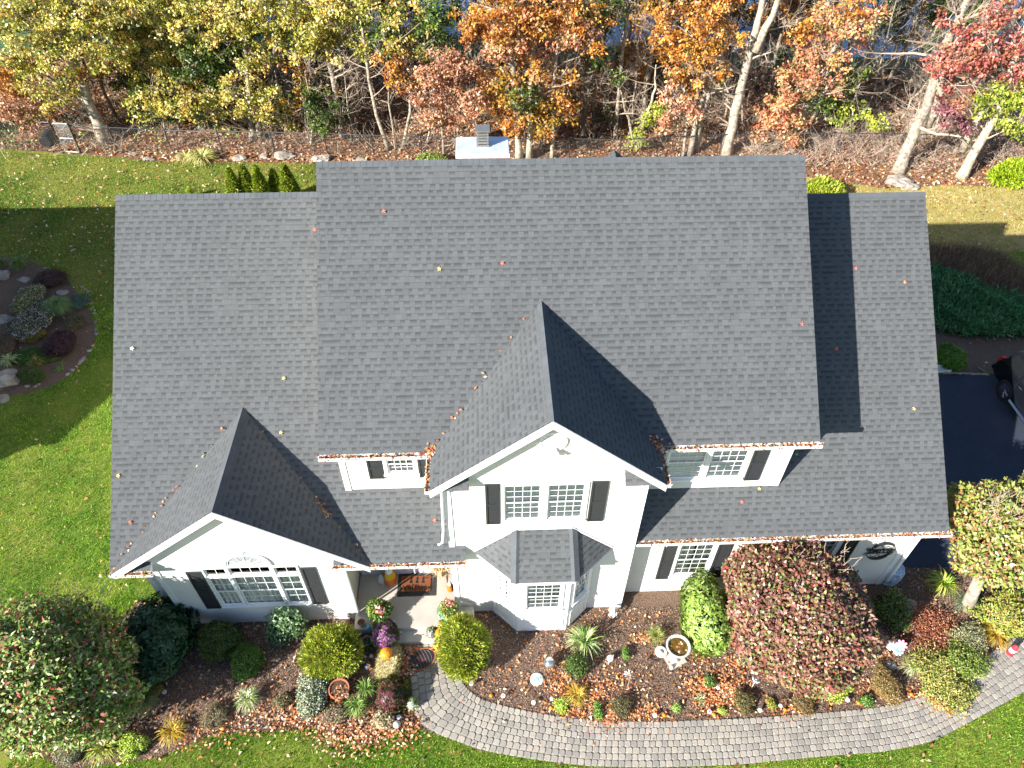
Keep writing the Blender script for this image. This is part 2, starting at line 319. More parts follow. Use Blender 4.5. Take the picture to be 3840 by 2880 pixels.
for r in range(rows):
    s = -random.random()*.15; t0, t1 = r/rows, (r+1)/rows
    while s < arc[-1]:
        ln = random.choice([.14, .155, .165, .15, .17]); s0, s1 = max(s, 0), min(s+ln, arc[-1]); s += ln
        if s1-s0 < .05: continue
        wd = 1/(rows*(1.15)); g = .006; gs = .0085; gt = g/1.15
        a0, a1, b0, b1 = s0+gs, s1-gs, t0+gt, t1-gt; cs, ct = .028, .028/1.15
        ring = [(a0+cs, b0), (a1-cs, b0), (a1, b0+ct), (a1, b1-ct), (a1-cs, b1), (a0+cs, b1), (a0, b1-ct), (a0, b0+ct)]
        sm, tm = (a0+a1)/2, (b0+b1)/2; zt = .034+random.uniform(-.002, .002)
        top = [pathpt(sm+(x-sm)*.93, tm+(y-tm)*.93) for x, y in ring]; bot = [pathpt(x, y) for x, y in ring]
        V = [(p[0], p[1], zt) for p in top]+[(p[0], p[1], zt-.008) for p in bot]+[(p[0], p[1], .012) for p in bot]
        F = [tuple(range(8))[::-1]]+[(i, (i+1) % 8, (i+1) % 8+8, i+8) for i in range(8)]+[(i+8, (i+1) % 8+8, (i+1) % 8+16, i+16) for i in range(8)]
        c = PP[random.randrange(len(PP))]*random.uniform(.94, 1.06); pv.c = c; pv.add(V, F)
o = pv.build('paver_path', STONE_A); tag(o, kind='structure')
n_ = 120; ii = resample(IN_, n_); oo = resample(OUT_, n_); V = [(p[0], p[1], .014) for p in ii]+[(p[0], p[1], .014) for p in oo]
tag(MB().add(V, [(i, i+n_, i+n_+1, i+1) for i in range(n_-1)]).build('path_joint_sand', simple('joint_sand', alb(150, 140, 126), .95, var=.3)), kind='structure')

def scatter(poly, dens, excl=()):
    P = np.array(poly); lo, hi = P.min(0), P.max(0); n = int(dens*(hi[0]-lo[0])*(hi[1]-lo[1])); Q = lo+RNG.random((n, 2))*(hi-lo); k = inpoly(Q, poly)
    for e in excl: k &= ~inpoly(Q, e)
    return Q[k]
def unit(v): return v/(np.linalg.norm(v, axis=-1, keepdims=True)+1e-9)
def rdir(n): return unit(RNG.standard_normal((n, 3)))
def leafgeo(P, D, Nn, L, W, fold=.15, droop=.1):
    """diamond leaves: P base, D long axis, Nn normal"""
    D = unit(D); Sd = unit(np.cross(Nn, D)); Nn = np.cross(D, Sd); L = np.asarray(L).reshape(-1, 1)*np.ones((len(P), 1)); W = np.asarray(W).reshape(-1, 1)*np.ones((len(P), 1))
    a = P; b = P+.45*L*D+.5*W*Sd+fold*W*Nn; c = P+L*D-droop*L*Nn; d = P+.45*L*D-.5*W*Sd+fold*W*Nn
    return np.stack([a, b, c, d], 1)
def flatleaves(Q, z, size, palette, jit=.15, w=None):
    n = len(Q); P = np.c_[Q, z+RNG.random(n)*.02]; th = RNG.random(n)*6.283; D = np.c_[np.cos(th), np.sin(th), RNG.normal(0, .4, n)]; Nn = np.c_[RNG.normal(0, .5, n), RNG.normal(0, .5, n), np.ones(n)]
    L = size*(.6+.8*RNG.random(n)); return leafgeo(P, D, Nn, L, L*.55, .35, .3), pick(palette, n, jit, w)
BROWNL = pal((200, 140, 100), (225, 175, 135), (180, 110, 70), (235, 195, 160), (150, 95, 65), (215, 130, 70), (240, 215, 185))
HOUSE = [(-4.2, -5.9), (16, -5.9), (16, 6), (-4.2, 6)]
PATHP = [tuple(p) for p in resample(IN_, 60)]+[tuple(p) for p in resample(OUT_, 60)[::-1]]

# grass blades
def blades(name, Q, h, palette, wd=.014, z=0.):
    n = len(Q); P = np.c_[Q, np.full(n, z)]; th = RNG.random(n)*6.283; S_ = np.c_[np.cos(th), np.sin(th), np.zeros(n)]
    H = h*(.5+RNG.random(n))[:, None]; lean = RNG.normal(0, .5, (n, 2)); tip = P+np.c_[lean*H, H]; W = wd*(.6+.8*RNG.random(n))[:, None]
    V = np.stack([P-S_*W/2, P+S_*W/2, tip], 1); pt = .5*np.sin(Q[:, 0]*.8+1.5*np.sin(Q[:, 1]*.7))+.5*np.sin(Q[:, 1]*1.7+np.sin(Q[:, 0]*2.3)*1.4)+.4*np.sin(Q[:, 0]*4.1)*np.sin(Q[:, 1]*3.7); o = quads(name, V, np.clip(pick(palette, n, .15)*(1+.16*pt[:, None]*np.array([1.3, 1, .8])), .003, .9), BLADE, k=3); return tag(o, kind='stuff')
LG = pal((132, 182, 40), (108, 164, 34), (162, 198, 60), (82, 138, 28), (188, 208, 92))
LGY = pal((150, 165, 60), (125, 150, 45), (185, 180, 95), (100, 130, 35), (200, 190, 120))
F1 = [(-9, -13), (21, -13), (21, -6.9), (18, -6.9), (2.5, -8), (-5, -9), (-6.5, -8), (-5, -5), (-4.4, -5), (-4.4, 6), (-14, 6), (-14, -5)]
tag(blades('front_grass', scatter([(-7.5, -11.5), (20, -11.5), (22, -7), (-6, -5)], 1500, [BED, PATHP, DRIVE]), .055, LG), 'short green lawn grass in front of the garden bed and path', 'grass')
tag(blades('side_grass', scatter([(-13, -9), (-4.2, -9), (-4.2, 8), (-16, 8)], 700, [BED, LBED, HOUSE]), .055, LG, .018), 'short green grass beside the left end of the house', 'grass')
tag(blades('back_grass', scatter([(-24, 8), (-3, 8), (-2.5, 19.1), (-11.3, 19.4), (-22, 21)], 330, [LBED, HOUSE]), .06, LGY, .026), 'leaf strewn grass of the back lawn before the wire fence', 'grass')
tag(blades('dry_grass', scatter(DRYL, 260, [FOREST]), .06, pal((215, 195, 130), (200, 180, 105), (170, 165, 75), (225, 205, 150)), .026), 'straw coloured dry grass behind the right end of the house', 'grass')
tag(blades('shade_grass', scatter([(16, 6), (34, 4), (34, 10.6), (16, 10.6)], 200, [RBED]), .06, LG, .026), 'shaded green grass beyond the right wing of the house', 'grass')
# fallen leaves
def leafstuff(name, label, sets):
    V = []; Cc = []
    for s_ in sets: a, b = s_; V.append(a); Cc.append(b)
    o = quads(name, np.concatenate(V), np.concatenate(Cc), DRY); tag(o, label, 'leaves', kind='stuff'); return o
def blobpts(cx, cy, r, n): return np.c_[cx+RNG.normal(0, r, n), cy+RNG.normal(0, r*.7, n)]
fl = [flatleaves(scatter([(-7.5, -11.5), (20, -11.5), (20, -7), (-6, -5)], 5, [BED, PATHP, DRIVE]), .05, .11, BROWNL)]
def lp(c, x, y, r, n, size=.11, z=.02, p=BROWNL):
    a = at(c, x, y); Q = blobpts(a[0], a[1], r, int(n*2.2)); fl.append(flatleaves(Q, z, size*.7, p))
for (c, x, y, r, n) in [('V', 900, 1450, .35, 190), ('V', 500, 1280, .3, 110), ('V', 1300, 1450, .35, 160), ('V', 1700, 1300, .25, 90), ('V', 150, 1250, .3, 80), ('V', 1700, 1500, .3, 60), ('V', 1000, 1600, .4, 60),
    ('B', 150, 1400, .4, 90), ('A', 1200, 1450, .35, 70), ('B', 420, 1330, .35, 80), ('V', 1700, 500, .15, 60), ('M', 250, 450, .12, 80), ('M', 150, 900, .14, 80), ('M', 740, 470, .07, 26)]: lp(c, x, y, r, n, z=.07 if c == 'V' and y > 1400 else .03)
ORL = pal((235, 160, 100), (225, 135, 80), (240, 185, 135), (195, 110, 70), (245, 215, 180), (215, 150, 85), (180, 120, 85))
for (c, x, y, r, n) in [('U', 700, 900, .2, 70), ('U', 650, 1050, .18, 70), ('U', 850, 1300, .35, 260), ('U', 1250, 1450, .3, 170), ('U', 1700, 1400, .3, 120), ('U', 1100, 1120, .25, 90), ('U', 1680, 480, .13, 60), ('U', 1400, 1000, .3, 50),
    ('S', 450, 1300, .25, 200), ('S', 800, 1300, .25, 190), ('S', 650, 1480, .3, 180), ('S', 900, 1000, .2, 90), ('S', 450, 930, .12, 30), ('S', 1600, 1600, .3, 60), ('T', 550, 900, .2, 80), ('T', 400, 1300, .25, 80), ('T', 1300, 1450, .3, 90), ('T', 900, 1350, .2, 40)]: lp(c, x, y, r, n, .1, p=ORL)
fl.append(flatleaves(scatter(BED, 46, [PATHP, HOUSE]), .02, .085, np.concatenate([BROWNL, ORL])))
fl.append(flatleaves(scatter([(2, -10), (20, -10), (20, -6.8), (2, -6.8)], 1.6, [BED[:1]*3]), .045, .07, ORL))
leafstuff('fallen_leaves', 'dry brown and orange leaves fallen over the front beds and lawn edge', fl)
# chips that make the mulch rough
Q = scatter(BED, 950, [PATHP, HOUSE]); n = len(Q); th = RNG.random(n)*6.283
V = leafgeo(np.c_[Q, .012+RNG.random(n)*.012], np.c_[np.cos(th), np.sin(th), RNG.normal(0, .2, n)], np.c_[RNG.normal(0, .3, (n, 2)), np.ones(n)], .02+.04*RNG.random(n), .012+.008*RNG.random(n))
tag(quads('mulch_chips', V, pick(pal((140, 108, 90), (95, 70, 58), (175, 145, 125), (210, 185, 165), (60, 45, 38)), n, .2), DRY), 'loose shredded bark mulch covering the front garden bed', 'mulch', kind='stuff')
leafstuff('lawn_leaves', 'tan leaves scattered over the back and side lawn', [flatleaves(scatter([(-24, 8), (-3, 8), (-2.5, 19.1), (-11.3, 19.4), (-22, 21)], 9, [LBED]), .06, .13, BROWNL), flatleaves(scatter([(-14, -5), (-4.4, -5), (-4.4, 8), (-14, 8)], 3), .05, .1, BROWNL),
    flatleaves(scatter(DRYL, 9), .06, .12, BROWNL), flatleaves(scatter([(16, 3), (33, 3), (33, 11), (16, 11)], 4), .05, .1, BROWNL)])
leafstuff('wood_leaves', 'deep orange brown leaf litter under the trees of the wood', [flatleaves(scatter([p for p in FOREST if abs(p[0]) < 50] + [(-30, 33)], 75), .02, .16, np.concatenate([BROWNL, BROWNL*.6, pal((190, 160, 125), (205, 165, 120))]))])
# ------------------------------------------------------------------ house
house = thing('house', 'white two storey house with grey shingle roofs and gabled front', 'house', (8, 0, 0))
mR = (10.4449-6.0975)/5.098; mL = (9.0986-3.1476)/7.0933; mW = (8.792-3.1678)/6.7405
def zmain(y): return 10.4449-mR*abs(y)
def zleft(y): return 9.0986-mL*abs(y-.9549)
def zright(y): return 8.792-mW*abs(y-1.0089)
def clip(poly, v, keep_above):
    out = []
    for i in range(len(poly)):
        a, b = poly[i], poly[(i+1) % len(poly)]; ia = (a[1] >= v) == keep_above; ib = (b[1] >= v) == keep_above
        if ia: out.append(a)
        if ia != ib: t = (v-a[1])/(b[1]-a[1]); out.append((a[0]+t*(b[0]-a[0]), v))
    return out
def roofplane(name, polys, O, U, W, parent, v0=0., thick=.10, mat=None, deck=True):
    """polys: convex polygons in (u along eave, v up the slope from O); courses step like real shingles"""
    O, U, W = (np.array(a, float) for a in (O, U, W)); W = W/np.linalg.norm(W); U = U/np.linalg.norm(U); Nn = np.cross(U, W)
    V = []; F = []; UV = []
    if isinstance(polys[0][0], (int, float)): polys = [polys]
    for poly in polys:
        vs = [p[1] for p in poly]; k0 = math.floor(min(vs)/.143)
        for k in range(k0, math.ceil(max(vs)/.143)):
            a, b = k*.143, (k+1)*.143; p = clip(clip(poly, a+1e-6, True), b-1e-6, False)
            if len(p) < 3: continue
            base = len(V)
            jg = random.uniform(-.004, .004)
            for (u, v) in p: V.append(O+U*u+W*v+Nn*(.007*(b-v)/.143+.002)); UV.append((u, v))
            F.append(tuple(range(base, base+len(p))))
            lo = sorted([(u, v) for (u, v) in p if abs(v-max(a, min(vs))) < 1e-4])
            if len(lo) >= 2:
                base = len(V); (ua, v_), (ub, _) = lo[0], lo[-1]
                for (u, h) in ((ua, -.004), (ub, -.004), (ub, .0089), (ua, .0089)): V.append(O+U*u+W*v_+Nn*h); UV.append((u, v_+.143*.5 if False else v_+.01))
                F.append((base, base+1, base+2, base+3))
    o0 = ORG[parent.name]; me = bpy.data.meshes.new(name); me.from_pydata([tuple(q-o0) for q in V], [], F)
    uvl = me.uv_layers.new(name='UVMap'); idx = np.zeros(len(me.loops), 'i'); me.loops.foreach_get('vertex_index', idx); uvl.data.foreach_set('uv', np.array(UV, 'f')[idx].ravel())
    o = link(name, me, mat or SHINGLE, parent)
    if deck:
        d = MB()
        for poly in polys:
            us = [p[0] for p in poly]; cx = sum(us)/len(us); cv = sum(p[1] for p in poly)/len(poly)
            P = [O+U*(cx+(u-cx)*.9985)+W*(cv+(v-cv)*.9985)-Nn*.006 for (u, v) in poly]; d.prism(P[::1], -Nn*thick)
        d.build('roof_deck', WHITE, o)
    return o
def slope_len(m_, run): return run*math.hypot(1, m_)
def yplane(name, x0, x1, yr, zr, ye, m_, extra=None, front=True):
    L_ = slope_len(m_, abs(yr-ye)); sgn = 1 if front else -1
    O = (x0 if front else x1, ye, zr-m_*abs(yr-ye)); polys = [[(0, 0), (x1-x0, 0), (x1-x0, L_), (0, L_)]] if extra is None else extra(L_)
    return roofplane(name, polys, O, (sgn, 0, 0), (0, sgn, m_), house)
main_front = yplane('roof', .905, 12.296, 0, 10.4449, -5.098, mR)
yplane('roof', .905, 12.296, 0, 10.4449, 5.098, mR, front=False)
c_ = math.hypot(1, mL); e_ = (6.1384-5.94)*c_
def lex(L_):
    x0 = -4.462
    return [[(0, e_), (4.075-x0, e_), (4.075-x0, L_), (0, L_)], [(0, 0), (-3.50-x0, 0), (-3.50-x0, e_), (0, e_)], [(.87-x0, 0), (4.075-x0, 0), (4.075-x0, e_), (.87-x0, e_)]]
left_front = yplane('roof', -4.462, 4.075, .9549, 9.0986, -6.1384, mL, lex)
yplane('roof', -4.462, 1.1, .9549, 9.0986, 8.05, mL, front=False)
right_front = yplane('roof', 8.256, 16.308, 1.0089, 8.792, -5.7316, mW)
yplane('roof', 11.95, 16.308, 1.0089, 8.792, 7.75, mW, front=False)
# ridge caps: individual overlapping cap shingles
def ridgecap(parent, A, B, mA, mB, w_=.15, step=.143):
    A, B = np.array(A, float), np.array(B, float); d = B-A; L_ = np.linalg.norm(d); d /= L_; side = np.cross(d, (0, 0, 1.)); cap = MB(); n = int(L_/step)
    for i in range(n):
        s0, s1 = i*L_/n, (i+1)*L_/n; jz = .012
        V = []
        for s, zz in ((s0, jz), (s1, jz+.006)):
            for (k, mm) in ((-1, mA), (0, 0), (1, mB)):
                q = A+d*s+side*k*w_/math.hypot(1, mm if k else 0); q = q+np.array([0, 0, -abs(k)*mm*w_/math.hypot(1, mm)+zz+.012]); V.append(q)
        cap.add(V, [(0, 3, 4, 1), (1, 4, 5, 2), (3, 0, 0+0, 0)][:2] + [(3, 4, 5)])
    return cap.build('ridge_cap', SHCAP, parent)
ridgecap(main_front, (.905, 0, 10.4449), (12.296, 0, 10.4449), mR, mR)
ridgecap(left_front, (-4.462, .9549, 9.0986), (.905, .9549, 9.0986), mL, mL)
ridgecap(right_front, (12.0, 1.0089, 8.792), (16.308, 1.0089, 8.792), mW, mW)
# front gables
def gable(px_, pz, ex0, ex1, ez, yf, zfun, yeave, mm, parent=house):
    outs = []
    yb = -(0); ybk = None
    # y where the gable ridge meets the big plane
    lo, hi = -6.5, 1.
    for _ in range(50):
        md = (lo+hi)/2
        if zfun(md) < pz: lo = md
        else: hi = md
    yb = (lo+hi)/2
    for sgn, ex in ((-1, ex0), (1, ex1)):
        run = abs(px_-ex); m2 = (pz-ez)/run; L_ = slope_len(m2, run)
        if sgn < 0: O = (ex, 0, ez); U = (0, -1, 0); W = (1, 0, m2); poly = [(-yeave, 0), (-yf, 0), (-yf, L_), (-yb, L_)]
        else: O = (ex, 0, ez); U = (0, 1, 0); W = (-1, 0, m2); poly = [(yf, 0), (yeave, 0), (yb, L_), (yf, L_)]
        outs.append(roofplane('gable_roof', [poly], O, U, W, parent))
    cap = ridgecap(outs[0], (px_, yf, pz), (px_, yb+.1, pz), m2, m2, .14)
    return yb
ybc = gable(6.0, 8.278, 3.42, 8.557, 6.1, -6.188, zmain, -5.10, .85)
ybl = gable(-1.3025, 5.632, -4.399, 1.755, 3.166, -6.2325, zleft, -6.117, .8)
# cornice returns
def pent(x0, x1, yw, zw, yf, zf, taper=0):
    L_ = math.hypot(yf-yw, zw-zf); m2 = (zw-zf)/abs(yw-yf)
    poly = [(0, 0), (x1-x0, 0), (x1-x0, L_), (0, L_)]
    if taper > 0: poly = [(0, 0), (x1-x0, 0), (x1-x0, L_), (taper, L_)]
    if taper < 0: poly = [(0, 0), (x1-x0, 0), (x1-x0+taper, L_), (0, L_)]
    roofplane('cornice_return', [poly], (x0, yf, zf), (1, 0, 0), (0, 1, m2), house)
pent(3.5, 4.27, -5.865, 6.30, -6.14, 6.03); pent(7.66, 8.48, -5.865, 6.30, -6.14, 6.03)

# walls with window openings
def wall(name, O, U, w_, h, holes, extra=None, mat=SIDING, thick=.12, parent=house, z0=0.):
    O, U = np.array(O, float), np.array(U, float); U = U/np.linalg.norm(U); Z = np.array([0, 0, 1.]); Nn = np.cross(U, Z)   # outward
    xs = sorted({0, w_, *[q for hh in holes for q in hh[:2]]}); zs = sorted({z0, h, *[q for hh in holes for q in hh[2:]]}); mb = MB()
    def P(u, z, n=0.): return O+U*u+Z*z+Nn*n
    for i in range(len(xs)-1):
        for j in range(len(zs)-1):
            cx, cz = (xs[i]+xs[i+1])/2, (zs[j]+zs[j+1])/2
            if any(a < cx < b and c < cz < d for a, b, c, d in holes): continue
            mb.add([P(xs[i], zs[j]), P(xs[i+1], zs[j]), P(xs[i+1], zs[j+1]), P(xs[i], zs[j+1])], [(0, 1, 2, 3)])
            mb.add([P(xs[i], zs[j], -thick), P(xs[i+1], zs[j], -thick), P(xs[i+1], zs[j+1], -thick), P(xs[i], zs[j+1], -thick)], [(3, 2, 1, 0)])
    if extra: mb.add([P(u, z) for u, z in extra], [tuple(range(len(extra)))]); mb.add([P(u, z, -thick) for u, z in extra], [tuple(range(len(extra)))[::-1]])
    return mb.build(name, mat, parent)
def window(parent, O, U, x0, x1, z0, z1, cols=3, rows=2, sashes=2, cover='curtain', casing=.075, arch=False, sill=True, se=.02):
    """frame as the part; pane and curtain as sub-parts. Coordinates along U and z."""
    O, U = np.array(O, float), np.array(U, float); U = U/np.linalg.norm(U); Z = np.array([0, 0, 1.]); Nn = np.cross(U, Z); fr = MB()
    b = lambda a0, c0, n0, a1, c1, n1: fr.obox(O, U, Z, Nn, a0, c0, n0, a1, c1, n1)
    c = casing
    b(x0-c, z0, -.07, x0+.008, z1, .03); b(x1-.008, z0, -.07, x1+c, z1, .03); b(x0-c, z1-.008, -.07, x1+c, z1+c, .033); b(x0-c-se if sill else x0-c, z0-c*.8, -.07, x1+c+se if sill else x1+c, z0+.012, .06 if sill else .037)
    f = .036; mm = .013; zm = (z0+z1)/2
    def sash(a0, a1, c0, c1, n, cc, rr):
        b(a0, c0, n-.012, a0+f, c1, n+.012); b(a1-f, c0, n-.012, a1, c1, n+.012); b(a0+f, c1-f, n-.012, a1-f, c1, n+.012); b(a0+f, c0, n-.012, a1-f, c0+f, n+.012)
        for i in range(1, cc): u = a0+f+(a1-a0-2*f)*i/cc; b(u-mm/2, c0+f, n-.004, u+mm/2, c1-f, n+.005)
        for i in range(1, rr): q = c0+f+(c1-c0-2*f)*i/rr; b(a0+f, q-mm/2, n-.004, a1-f, q+mm/2, n+.006)
    if sashes == 2: sash(x0+.012, x1-.012, zm-.015, z1-.012, -.015, cols, rows); sash(x0+.012, x1-.012, z0+.012, zm+.02, -.042, cols, rows)
    else: sash(x0+.012, x1-.012, z0+.012, z1-.012, -.025, cols, rows)
    wo = fr.build('window', WHITE, parent)
    g = MB(); P = lambda u, z, n: O+U*u+Z*z+Nn*n
    if sashes == 2:
        g.add([P(x0+.03, zm, -.015), P(x1-.03, zm, -.015), P(x1-.03, z1-.03, -.015), P(x0+.03, z1-.03, -.015)], [(0, 1, 2, 3)]); g.add([P(x0+.03, z0+.03, -.042), P(x1-.03, z0+.03, -.042), P(x1-.03, zm, -.042), P(x0+.03, zm, -.042)], [(0, 1, 2, 3)])
    else: g.add([P(x0+.03, z0+.03, -.025), P(x1-.03, z0+.03, -.025), P(x1-.03, z1-.03, -.025), P(x0+.03, z1-.03, -.025)], [(0, 1, 2, 3)])
    g.build('pane', GLASS, wo)
    if cover:
        cu = MB(); n = 40
        if cover == 'blind':
            zz = z0+.02; cu.add([P(x0, z0, -.062), P(x1, z0, -.062), P(x1, z1, -.062), P(x0, z1, -.062)], [(0, 1, 2, 3)])
            while zz < z1-.05: cu.add([P(x0, zz, -.056), P(x1, zz, -.056), P(x1, zz+.02, -.060), P(x0, zz+.02, -.060)], [(0, 1, 2, 3)]); zz += .045
            cu.build('blind', BLIND, wo)
        else:
            spans = [(x0, x0+(x1-x0)*.47), (x1-(x1-x0)*.47, x1)] if cover == 'curtain' else [(x0, x1)]
            for (ua, ub) in spans:
                m_ = len(cu.v); V = []
                for i in range(n+1):
                    u = ua+(ub-ua)*i/n; d = -.082+.010*math.sin(u*46)+.004*math.sin(u*97+1); V += [P(u, z0, d), P(u, z1, d)]
                cu.add(V, [(2*i, 2*i+2, 2*i+3, 2*i+1) for i in range(n)])
            cu.build('curtain', CURT, wo)
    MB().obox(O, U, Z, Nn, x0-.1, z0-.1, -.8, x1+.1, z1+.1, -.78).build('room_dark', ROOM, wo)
    return wo
def shutter(O, U, x0, x1, z0, z1):
    mb = MB(); U = np.array(U, float); Z = (0, 0, 1); Nn = np.cross(U, Z); b = lambda a0, c0, a1, c1, n: mb.obox(O, U, Z, Nn, a0, c0, .004, a1, c1, n)
    f = .05; zm = z0+(z1-z0)*.5; b(x0, z0, x0+f, z1, .04); b(x1-f, z0, x1, z1, .04); b(x0+f, z1-f, x1-f, z1, .038); b(x0+f, z0, x1-f, z0+f, .038); b(x0+f, zm-.03, x1-f, zm+.03, .038); b(x0+f, z0+f, x1-f, zm-.03, .022); b(x0+f, zm+.03, x1-f, z1-f, .022)
    return mb.build('shutter', SHUT, house)
X = (1, 0, 0)
# centre bay block
yc = -5.856; O = (0, yc, 0)
WC = [(5.03, 5.88), (6.02, 6.87)]
hol = [(a-3.725, b-3.725, 4.42, 5.80) for a, b in WC]
mC = (8.278-6.1)/2.575; zc0 = 6.1+mC*(3.725-3.42)-.05
wall('wall', (3.725, yc, 0), X, 8.249-3.725, zc0, hol, [(0, zc0), (4.524, zc0), (2.275, 8.278-.12)])
for a, b in WC: window(house, O, X, a, b, 4.42, 5.80, 4, 3, cover='blind', casing=.068, se=0.)
shutter(O, X, 4.61, 4.94, 4.33, 5.88); shutter(O, X, 6.99, 7.36, 4.33, 5.88)
wall('wall', (8.249, yc, 0), (0, 1, 0), 1.3, 6.3, []); wall('wall', (3.725, -4.5, 0), (0, -1, 0), 1.356, 6.3, [])
# upper main wall
ym = -4.755; O = (0, ym, 0)
hl = [(2.29-1.226, 2.95-1.226, 4.92, 5.58)]; wall('wall', (1.226, ym, 0), X, 3.725-1.226, 6.1, hl, z0=3.9); window(house, O, X, 2.29, 2.95, 4.92, 5.58, 4, 2, 2, 'curtain')
shutter(O, X, 1.84, 2.2, 4.76, 5.58); shutter(O, X, 3.03, 3.39, 4.76, 5.58)
hr = [(9.0-8.249, 9.93-8.249, 4.36, 5.66), (10.03-8.249, 10.93-8.249, 4.36, 5.66)]; wall('wall', (8.249, ym, 0), X, 11.946-8.249, 6.1, hr, z0=3.7)
for a, b in ((9.0, 9.93), (10.03, 10.93)): window(house, O, X, a, b, 4.36, 5.66, 4, 3, cover='blind', casing=.048, se=0.)
shutter(O, X, 11.03, 11.4, 4.27, 5.64); shutter(O, X, 8.60, 8.90, 4.27, 5.64)
for x_, dx in ((11.946, 1), (1.226, -1)):
    g_ = [(0, 6.05), (9.51, 6.05), (4.755, 10.2)]
    if dx > 0: wall('wall', (x_, ym, 0), (0, 1, 0), 9.51, 6.05, [], g_)
    else: wall('wall', (x_, -ym, 0), (0, -1, 0), 9.51, 6.05, [], g_)
wall('wall', (11.946, 4.755, 0), (-1, 0, 0), 10.72, 6.05, [])
# left wing with Palladian window
yg = -5.947; O = (0, yg, 0); gL, gR = -3.586, .966; mG = .8; zg = 5.632-.8*2.28-.09
hg = [(-2.41-gL, -1.86-gL, .95, 2.86), (-1.80-gL, -.76-gL, .95, 2.93), (-.69-gL, -.1-gL, .95, 2.86)]
wall('wall', (gL, yg, 0), X, gR-gL, zg, hg, [(0, zg), (gR-gL, zg), (-1.31-gL, 5.47)])
for (a, b, cc, z1, zt) in ((-2.41, -1.86, 2, 2.42, 2.86), (-1.80, -.76, 4, 2.45, 2.93), (-.69, -.1, 2, 2.42, 2.86)):
    window(house, O, X, a, b, .95, z1, cc, 2, 2, 'full', .028, se=0.); window(house, O, X, a, b, z1+.07, zt, cc, 1, 1, None, .028, sill=False)
ar = MB(); cx, cz = -1.28, 2.985
for r0, r1, d1 in ((.50, .60, .05), (.455, .50, .03), (.16, .19, .02)):
    n = 28
    for i in range(n):
        t0, t1 = math.pi*i/n, math.pi*(i+1)/n; ps = [(cx+r*math.cos(t), yg, cz+.95*r*math.sin(t)) for r, t in ((r0, t0), (r1, t0), (r1, t1), (r0, t1))]; ar.prism([(p[0], yg-.004, p[2]) for p in ps], (0, -d1, 0))
for k in range(1, 6):
    t = math.pi*k/6; ar.tube([(cx+.17*math.cos(t), yg-.018, cz+.16*math.sin(t)), (cx+.46*math.cos(t), yg-.018, cz+.44*math.sin(t))], .009, 5)
ar.box(cx-.06, yg-.07, cz+.47, cx+.06, yg-.004, cz+.6); ar.box(cx-.6, yg-.06, cz-.05, cx+.6, yg-.004, cz+.0)
aw = ar.build('arched_window', WHITE, house); pn = MB(); pts = [(cx+.46*math.cos(math.pi*i/20), yg-.012, cz+.43*math.sin(math.pi*i/20)) for i in range(21)]
pn.add(pts, [tuple(range(21))[::-1]]); pn.build('pane', simple('sky_lit_pane', (.30, .33, .34), .08, spec=.8), aw)
shutter(O, X, -2.85, -2.48, .88, 2.74); shutter(O, X, -.03, .33, .93, 2.78)
for (nm, O_, U_, w__, h_) in [('wall', (-3.586, -5.5, 0), (0, -1, 0), .447, 3.2), ('wall', (-4.13, -5.62, 0), X, .6, 3.2), ('wall', (-4.13, 6.5, 0), (0, -1, 0), 12.1, 3.3), ('wall', (1.226, 6.5, 0), (-1, 0, 0), 5.35, 3.5)]:
    wall(nm, O_, U_, w__, h_, [], [(0, 3.3), (12.1, 3.3), (5.6, 8.7)] if w__ == 12.1 else None)
# porch recess
CREAM = simple('cream_siding', (.68, .62, .52), .6, var=.05)
wall('porch_wall', (gR, yg, 0), (0, 1, 0), 1.2, 3.2, [], mat=CREAM); wall('porch_wall', (gR, -4.75, 0), X, 3.725-gR, 3.4, [(.85, 1.85, .42, 2.5)])
wall('porch_wall', (3.725, -4.75, 0), (0, -1, 0), 1.1, 3.3, [])
dr = MB().box(1.80, -4.72, .42, 2.83, -4.68, 2.5).build('door', simple('door_paint', (.62, .62, .62), .5), house); MB().box(2.70, -4.80, 1.38, 2.74, -4.72, 1.5).build('handle', simple('brass', (.5, .36, .12), .3, .9), dr)
MB().box(1.05, -4.83, .36, 3.66, -4.76, .60).build('door_threshold', simple('threshold_paint', (.6, .58, .6), .5), house)
pf = MB(); pf.box(.99, -6.44, 0, 3.66, -4.7, .35); pf.box(3.66, -6.44, 0, 4.2, -5.87, .345); pf.build('porch_floor', CONC, house)
MB().box(1.75, -6.76, 0, 4.0, -6.442, .18).build('front_step', CONC, house)
# soffit above the porch
MB().box(.99, -6.05, 3.06, 3.72, -4.76, 3.08).build('porch_ceiling', WHITE, house)
def text_mesh(name, s, size, mat, parent, loc, rot, ext=.004, font=None, sx=1., bold=0., sub=None):
    cu = bpy.data.curves.new(name, 'FONT'); cu.body = s; cu.size = size; cu.extrude = ext; cu.align_x = 'CENTER'; cu.align_y = 'CENTER'; cu.offset = bold; cu.space_character = 1.1
    to = bpy.data.objects.new(name, cu); COL.objects.link(to); bpy.context.view_layer.update()
    me = bpy.data.meshes.new_from_object(to.evaluated_get(bpy.context.evaluated_depsgraph_get())); bpy.data.objects.remove(to)
    mt = Matrix.Translation(Vector(loc)-Vector(ORG[parent.name])) @ rot @ Matrix.Diagonal((sx, 1, 1, 1)); me.transform(mt); me.name = name; me.materials.clear(); return link(name, me, mat, parent)
RX = Matrix.Rotation(math.pi/2, 4, 'X')
text_mesh('house_number', '2 0 5', .125, simple('number_grey', (.05, .05, .055), .5), house, tuple(aty('H', 1060, 262, -4.834)), RX, .003, sx=1.35)
